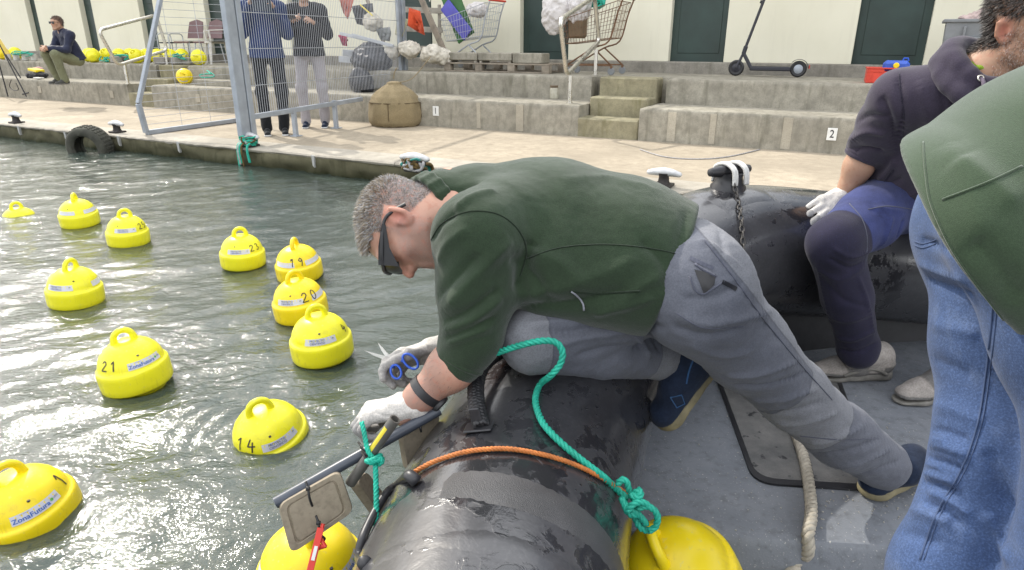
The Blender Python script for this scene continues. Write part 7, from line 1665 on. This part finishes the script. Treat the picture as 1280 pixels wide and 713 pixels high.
plastic_chair(238, 70, 10.25, 'brown plastic chair on metal legs, nearer the left handrail', M['brown_pl'], False, .15, True); plastic_chair(262, 70, 10.3, 'brown plastic chair on metal legs, just behind the white armchair', M['brown_pl'], False, .1, True)
plastic_chair(275, 74, 9.75, 'white plastic garden armchair on the terrace behind the gate', M['white_pl'], True, -.5, False)
p = V_(216, 70, 10.3); t = qthing('metal_stool', 'low metal frame stool with a black seat by the left handrail', 'stool', uv(p)[0], 10.3, ZT); g = MB(); g.box((0, 0, .40), (.36, .30, .03), .01); g.build('seat', M['black'], t, local=True)
for sx in (-1, 1): g = MB(); g.tube(rounded([A(sx * .19, -.17, 0), A(sx * .19, -.17, .58), A(sx * .19, .17, .58), A(sx * .19, .17, 0)], .08, 5)[4:-4], .011, 7); g.build('side_frame', M['wire'], t, local=True)
# ---- spare buoys and mooring blocks on the terrace
GB = 'spare yellow buoys standing on the terrace'
spare = [(118, 79, 9.22, 'big lemon buoy on the step edge right behind the sitting man', 0), (112, 71, 9.55, 'buoy farthest back behind the sitting man', .5), (134, 73, 9.6, 'buoy seen through the loop of the left handrail, leftmost of the loop', 1.0), (150, 74, 9.5, 'buoy in the middle of the left handrail loop', .3), (163, 74, 9.75, 'buoy in the right half of the left handrail loop, farther back', 1.4),
         (172, 78, 9.35, 'buoy just left of the sloping gate bar', .8), (184, 74, 9.6, 'buoy cut by the sloping gate bar', .2), (197, 74, 9.7, 'buoy just right of the sloping gate bar', 1.2), (213, 72, 9.8, 'buoy beside the metal stool', .6), (227, 68, 10.0, 'small looking buoy farthest back below the brown chair', .9), (249, 78, 9.3, 'buoy lying on its side in front of the white armchair', 0),
         (4, 68, 9.5, 'orange yellow buoy behind the yellow deck chair', .4), (20, 70, 9.7, 'buoy left of the row of white tubs, behind them', 1.1)]
for i, (x, y, v, lb, ya) in enumerate(spare):
    p = V_(x, y, v); c = A(p[0], p[1], ZT + .141); tl = (1.35, .3) if i == 10 else (1.2 * ((i * 7) % 3 - 1) * .8, .9 * ((i * 5) % 3 - 1)); buoy(c, lb, 'golden' if i in (11,) else 'lemon', hyaw=ya, tilt=tl, labels=((math.pi * .1, ''),) if i in (0, 10) else (), group=GB)
p = V_(233, 111, 8.72); buoy(A(p[0], p[1], ZL + .142), 'golden buoy lying alone on the lower step behind the gate wires', 'golden', tilt=(1.1, .5), labels=((.5, ''),), group=GB)
GM = 'small concrete mooring blocks among the spare buoys'
for i, (x, y, v, lb) in enumerate(((12, 79, 9.3, 'white tub of a mooring weight, leftmost in the row at the far left'), (22, 79, 9.28, 'white tub of a mooring weight, second in the row at the far left'), (33, 79, 9.28, 'white tub of a mooring weight, third in the row at the far left'), (44, 79, 9.3, 'white tub of a mooring weight beside the sitting man'))):
    p = V_(x, y, v); t = qthing('mooring_weight', lb, 'mooring weight', uv(p)[0], v, ZT, GM); g = MB(); g.lathe([(.05, 0), (.062, .01), (.068, .14), (.06, .15), (.0, .15)], 16); g.build('tub', M['white_pl'], t, local=True, smooth=40)
for i, (x, y, v, lb) in enumerate(((146, 79, 9.3, 'grey mooring block left of the sloping gate bar, on the step edge'), (160, 78, 9.5, 'grey mooring block inside the left handrail loop'), (203, 80, 9.3, 'pale mooring block right of the sloping gate bar'), (222, 80, 9.3, 'pale mooring block roped in green behind the gate wires'), (236, 80, 9.4, 'pale mooring block beside the buoy lying on its side'))):
    p = V_(x, y, v); t = qthing('mooring_block', lb, 'mooring block', uv(p)[0], v, ZT, GM, rz=.4 * (i % 3 - 1)); g = MB(); g.box((0, 0, .07), (.26, .20, .14), .02); g.build('block', M['blockc'], t, local=True); g = MB(); g.tube([(0, -.04, .135), (0, -.03, .18), (0, .03, .18), (0, .04, .135)], .008, 7); g.build('eye', M['iron'], t, local=True)
def heap_rope(px, py, v, z, n, sp, label, seed):
    r = np.random.default_rng(seed); p = V_(px, py, v); p = A(p[0], p[1], z); P = [p + UQ * sp * (r.random() - .5) + VQ * .12 * (r.random() - .5) + AZ * (.01 + .14 * r.random()) for _ in range(n)]; g = MB(); g.tube(resample(catmull(P, 6), .02), .010, 6); tag(g.build('green_rope', M['green_rope'], smooth=True), label, 'rope')
heap_rope(30, 76, 9.2, ZT + .06, 14, .9, 'green rope tangled over the white tubs at far left', 1); heap_rope(133, 76, 9.25, ZT, 12, .45, 'green rope tangled behind the big buoy at the sitting man', 2); heap_rope(152, 74, 9.35, ZT + .05, 14, .6, 'green rope tangled over the grey blocks in the left handrail loop', 3); heap_rope(222, 72, 9.25, ZT + .06, 14, .5, 'green rope tangled over the pale block behind the gate wires', 4); heap_rope(258, 98, 8.75, ZL + .12, 7, .4, 'green rope lying on the slab on the lower step behind the gate', 5)
a, b = upx(247, 105, 8.7), upx(293, 105, 8.7); t = qthing('concrete_slab', 'thin concrete slab lying on the lower step behind the gate', 'slab', (a + b) / 2, 8.8, ZL); g = MB(); g.box((0, 0, .05), (b - a, .34, .10), .008); g.build('slab', M['step'], t, local=True)
# ---- far left: folding chair, bag
t = thing('folding_chair', 'black framed folding chair with yellow cloth at the left edge', 'chair', Z(14, 122, ZQ)); vF = 8.1; G2 = lambda x, y, dv=0: V_(x, y, vF + dv)
for a_, b_, dv in (((-14, 30), (33, 121), 0), ((-6, 48), (39, 118), .35), ((10, 121), (-6, 62), 0), ((4, 117), (-14, 60), .35), ((28, 118), (36, 116), .2)):
    g = MB(); g.tube([G2(*a_, dv), G2(*b_, dv)], .013, 8); g.build('frame_tube', M['black'], t)
g = MB(); q = [G2(-16, 30, .01), G2(6, 68, .01), G2(12, 68, .35), G2(-10, 34, .35)]; n_ = nrm(np.cross(q[1] - q[0], q[3] - q[0])); g.prism(q, n_ * .012); g.build('cloth', fabric('yellow_canvas', (.72, .52, .02), .12), t)
g = MB(); g.tube(catmull([G2(14, 100), G2(12, 108), G2(17, 113), G2(23, 112), G2(20, 104)], 6), .008, 6); g.build('strap', M['black'], t)
p = Z(40, 98, ZL) + VQ * .12; t = thing('sports_bag', 'open black bag with yellow folder lying on the lower step beside the sitting man', 'bag', p, -QA); lump('body', p + AZ * .05, A(.30, .17, .075), fabric('black_bag', (.018, .018, .02), .2, 300), t, 8, .02, 3, (UQ, VQ, AZ), ZL)
p2 = p + AZ * .15; t = thing('yellow_folder', 'yellow folder lying on the black bag', 'folder', p2, -QA); g = MB(); g.box(p2 + AZ * .01, (.30, .18, .05), .006, (nrm(UQ + AZ * -.12), VQ, nrm(AZ + UQ * .12))); g.build('cover', M['golden'], t)
p3 = p + AZ * .17 - UQ * .14 + VQ * .12; t = thing('pink_cloth', 'folded pinkish cloth on the back of the black bag', 'cloth', p3); lump('fold', p3, A(.15, .07, .05), fabric('pink_cloth', (.42, .26, .26), .2), t, 9, .015, 2, (UQ, VQ, AZ))
p4 = Z(47, 99, ZL); t = thing('white_plate', 'flat white packet lying at the front of the black bag', 'packet', p4); g = MB(); g.box(p4 + AZ * .02 + UQ * .05, (.24, .10, .03), .008, (UQ, VQ, AZ)); g.build('packet', M['white_pl'], t)
p = Z(72, 124, ZQ) + VQ * .02; t = thing('weed_tuft', 'small green weed tuft growing at the foot of the lower step', 'plant', p); r = np.random.default_rng(3); g = MB()
for i in range(60): d_ = nrm(A(r.normal() * .6, r.normal() * .4, 1)); b0 = p + UQ * r.normal() * .05; s_ = UQ * .008; g.raw([b0 - s_, b0 + s_, b0 + d_ * .04 + s_ * 1.2, b0 + d_ * (.06 + .04 * r.random())], [[0, 1, 2, 3]])
g.build('leaves', simple('weed_green', (.06, .10, .03), .7, .3), t)
# ---- stray cable on the quay
g = MB(); g.tube(catmull([Z(x, y, ZQ + .008) for x, y in ((800, 187), (830, 196), (870, 199), (910, 196), (950, 187))], 8), .007, 6); tag(g.build('cable', M['grey_rope'], smooth=True), 'thin grey cable lying across the quay near the number 2 tile', 'cable')
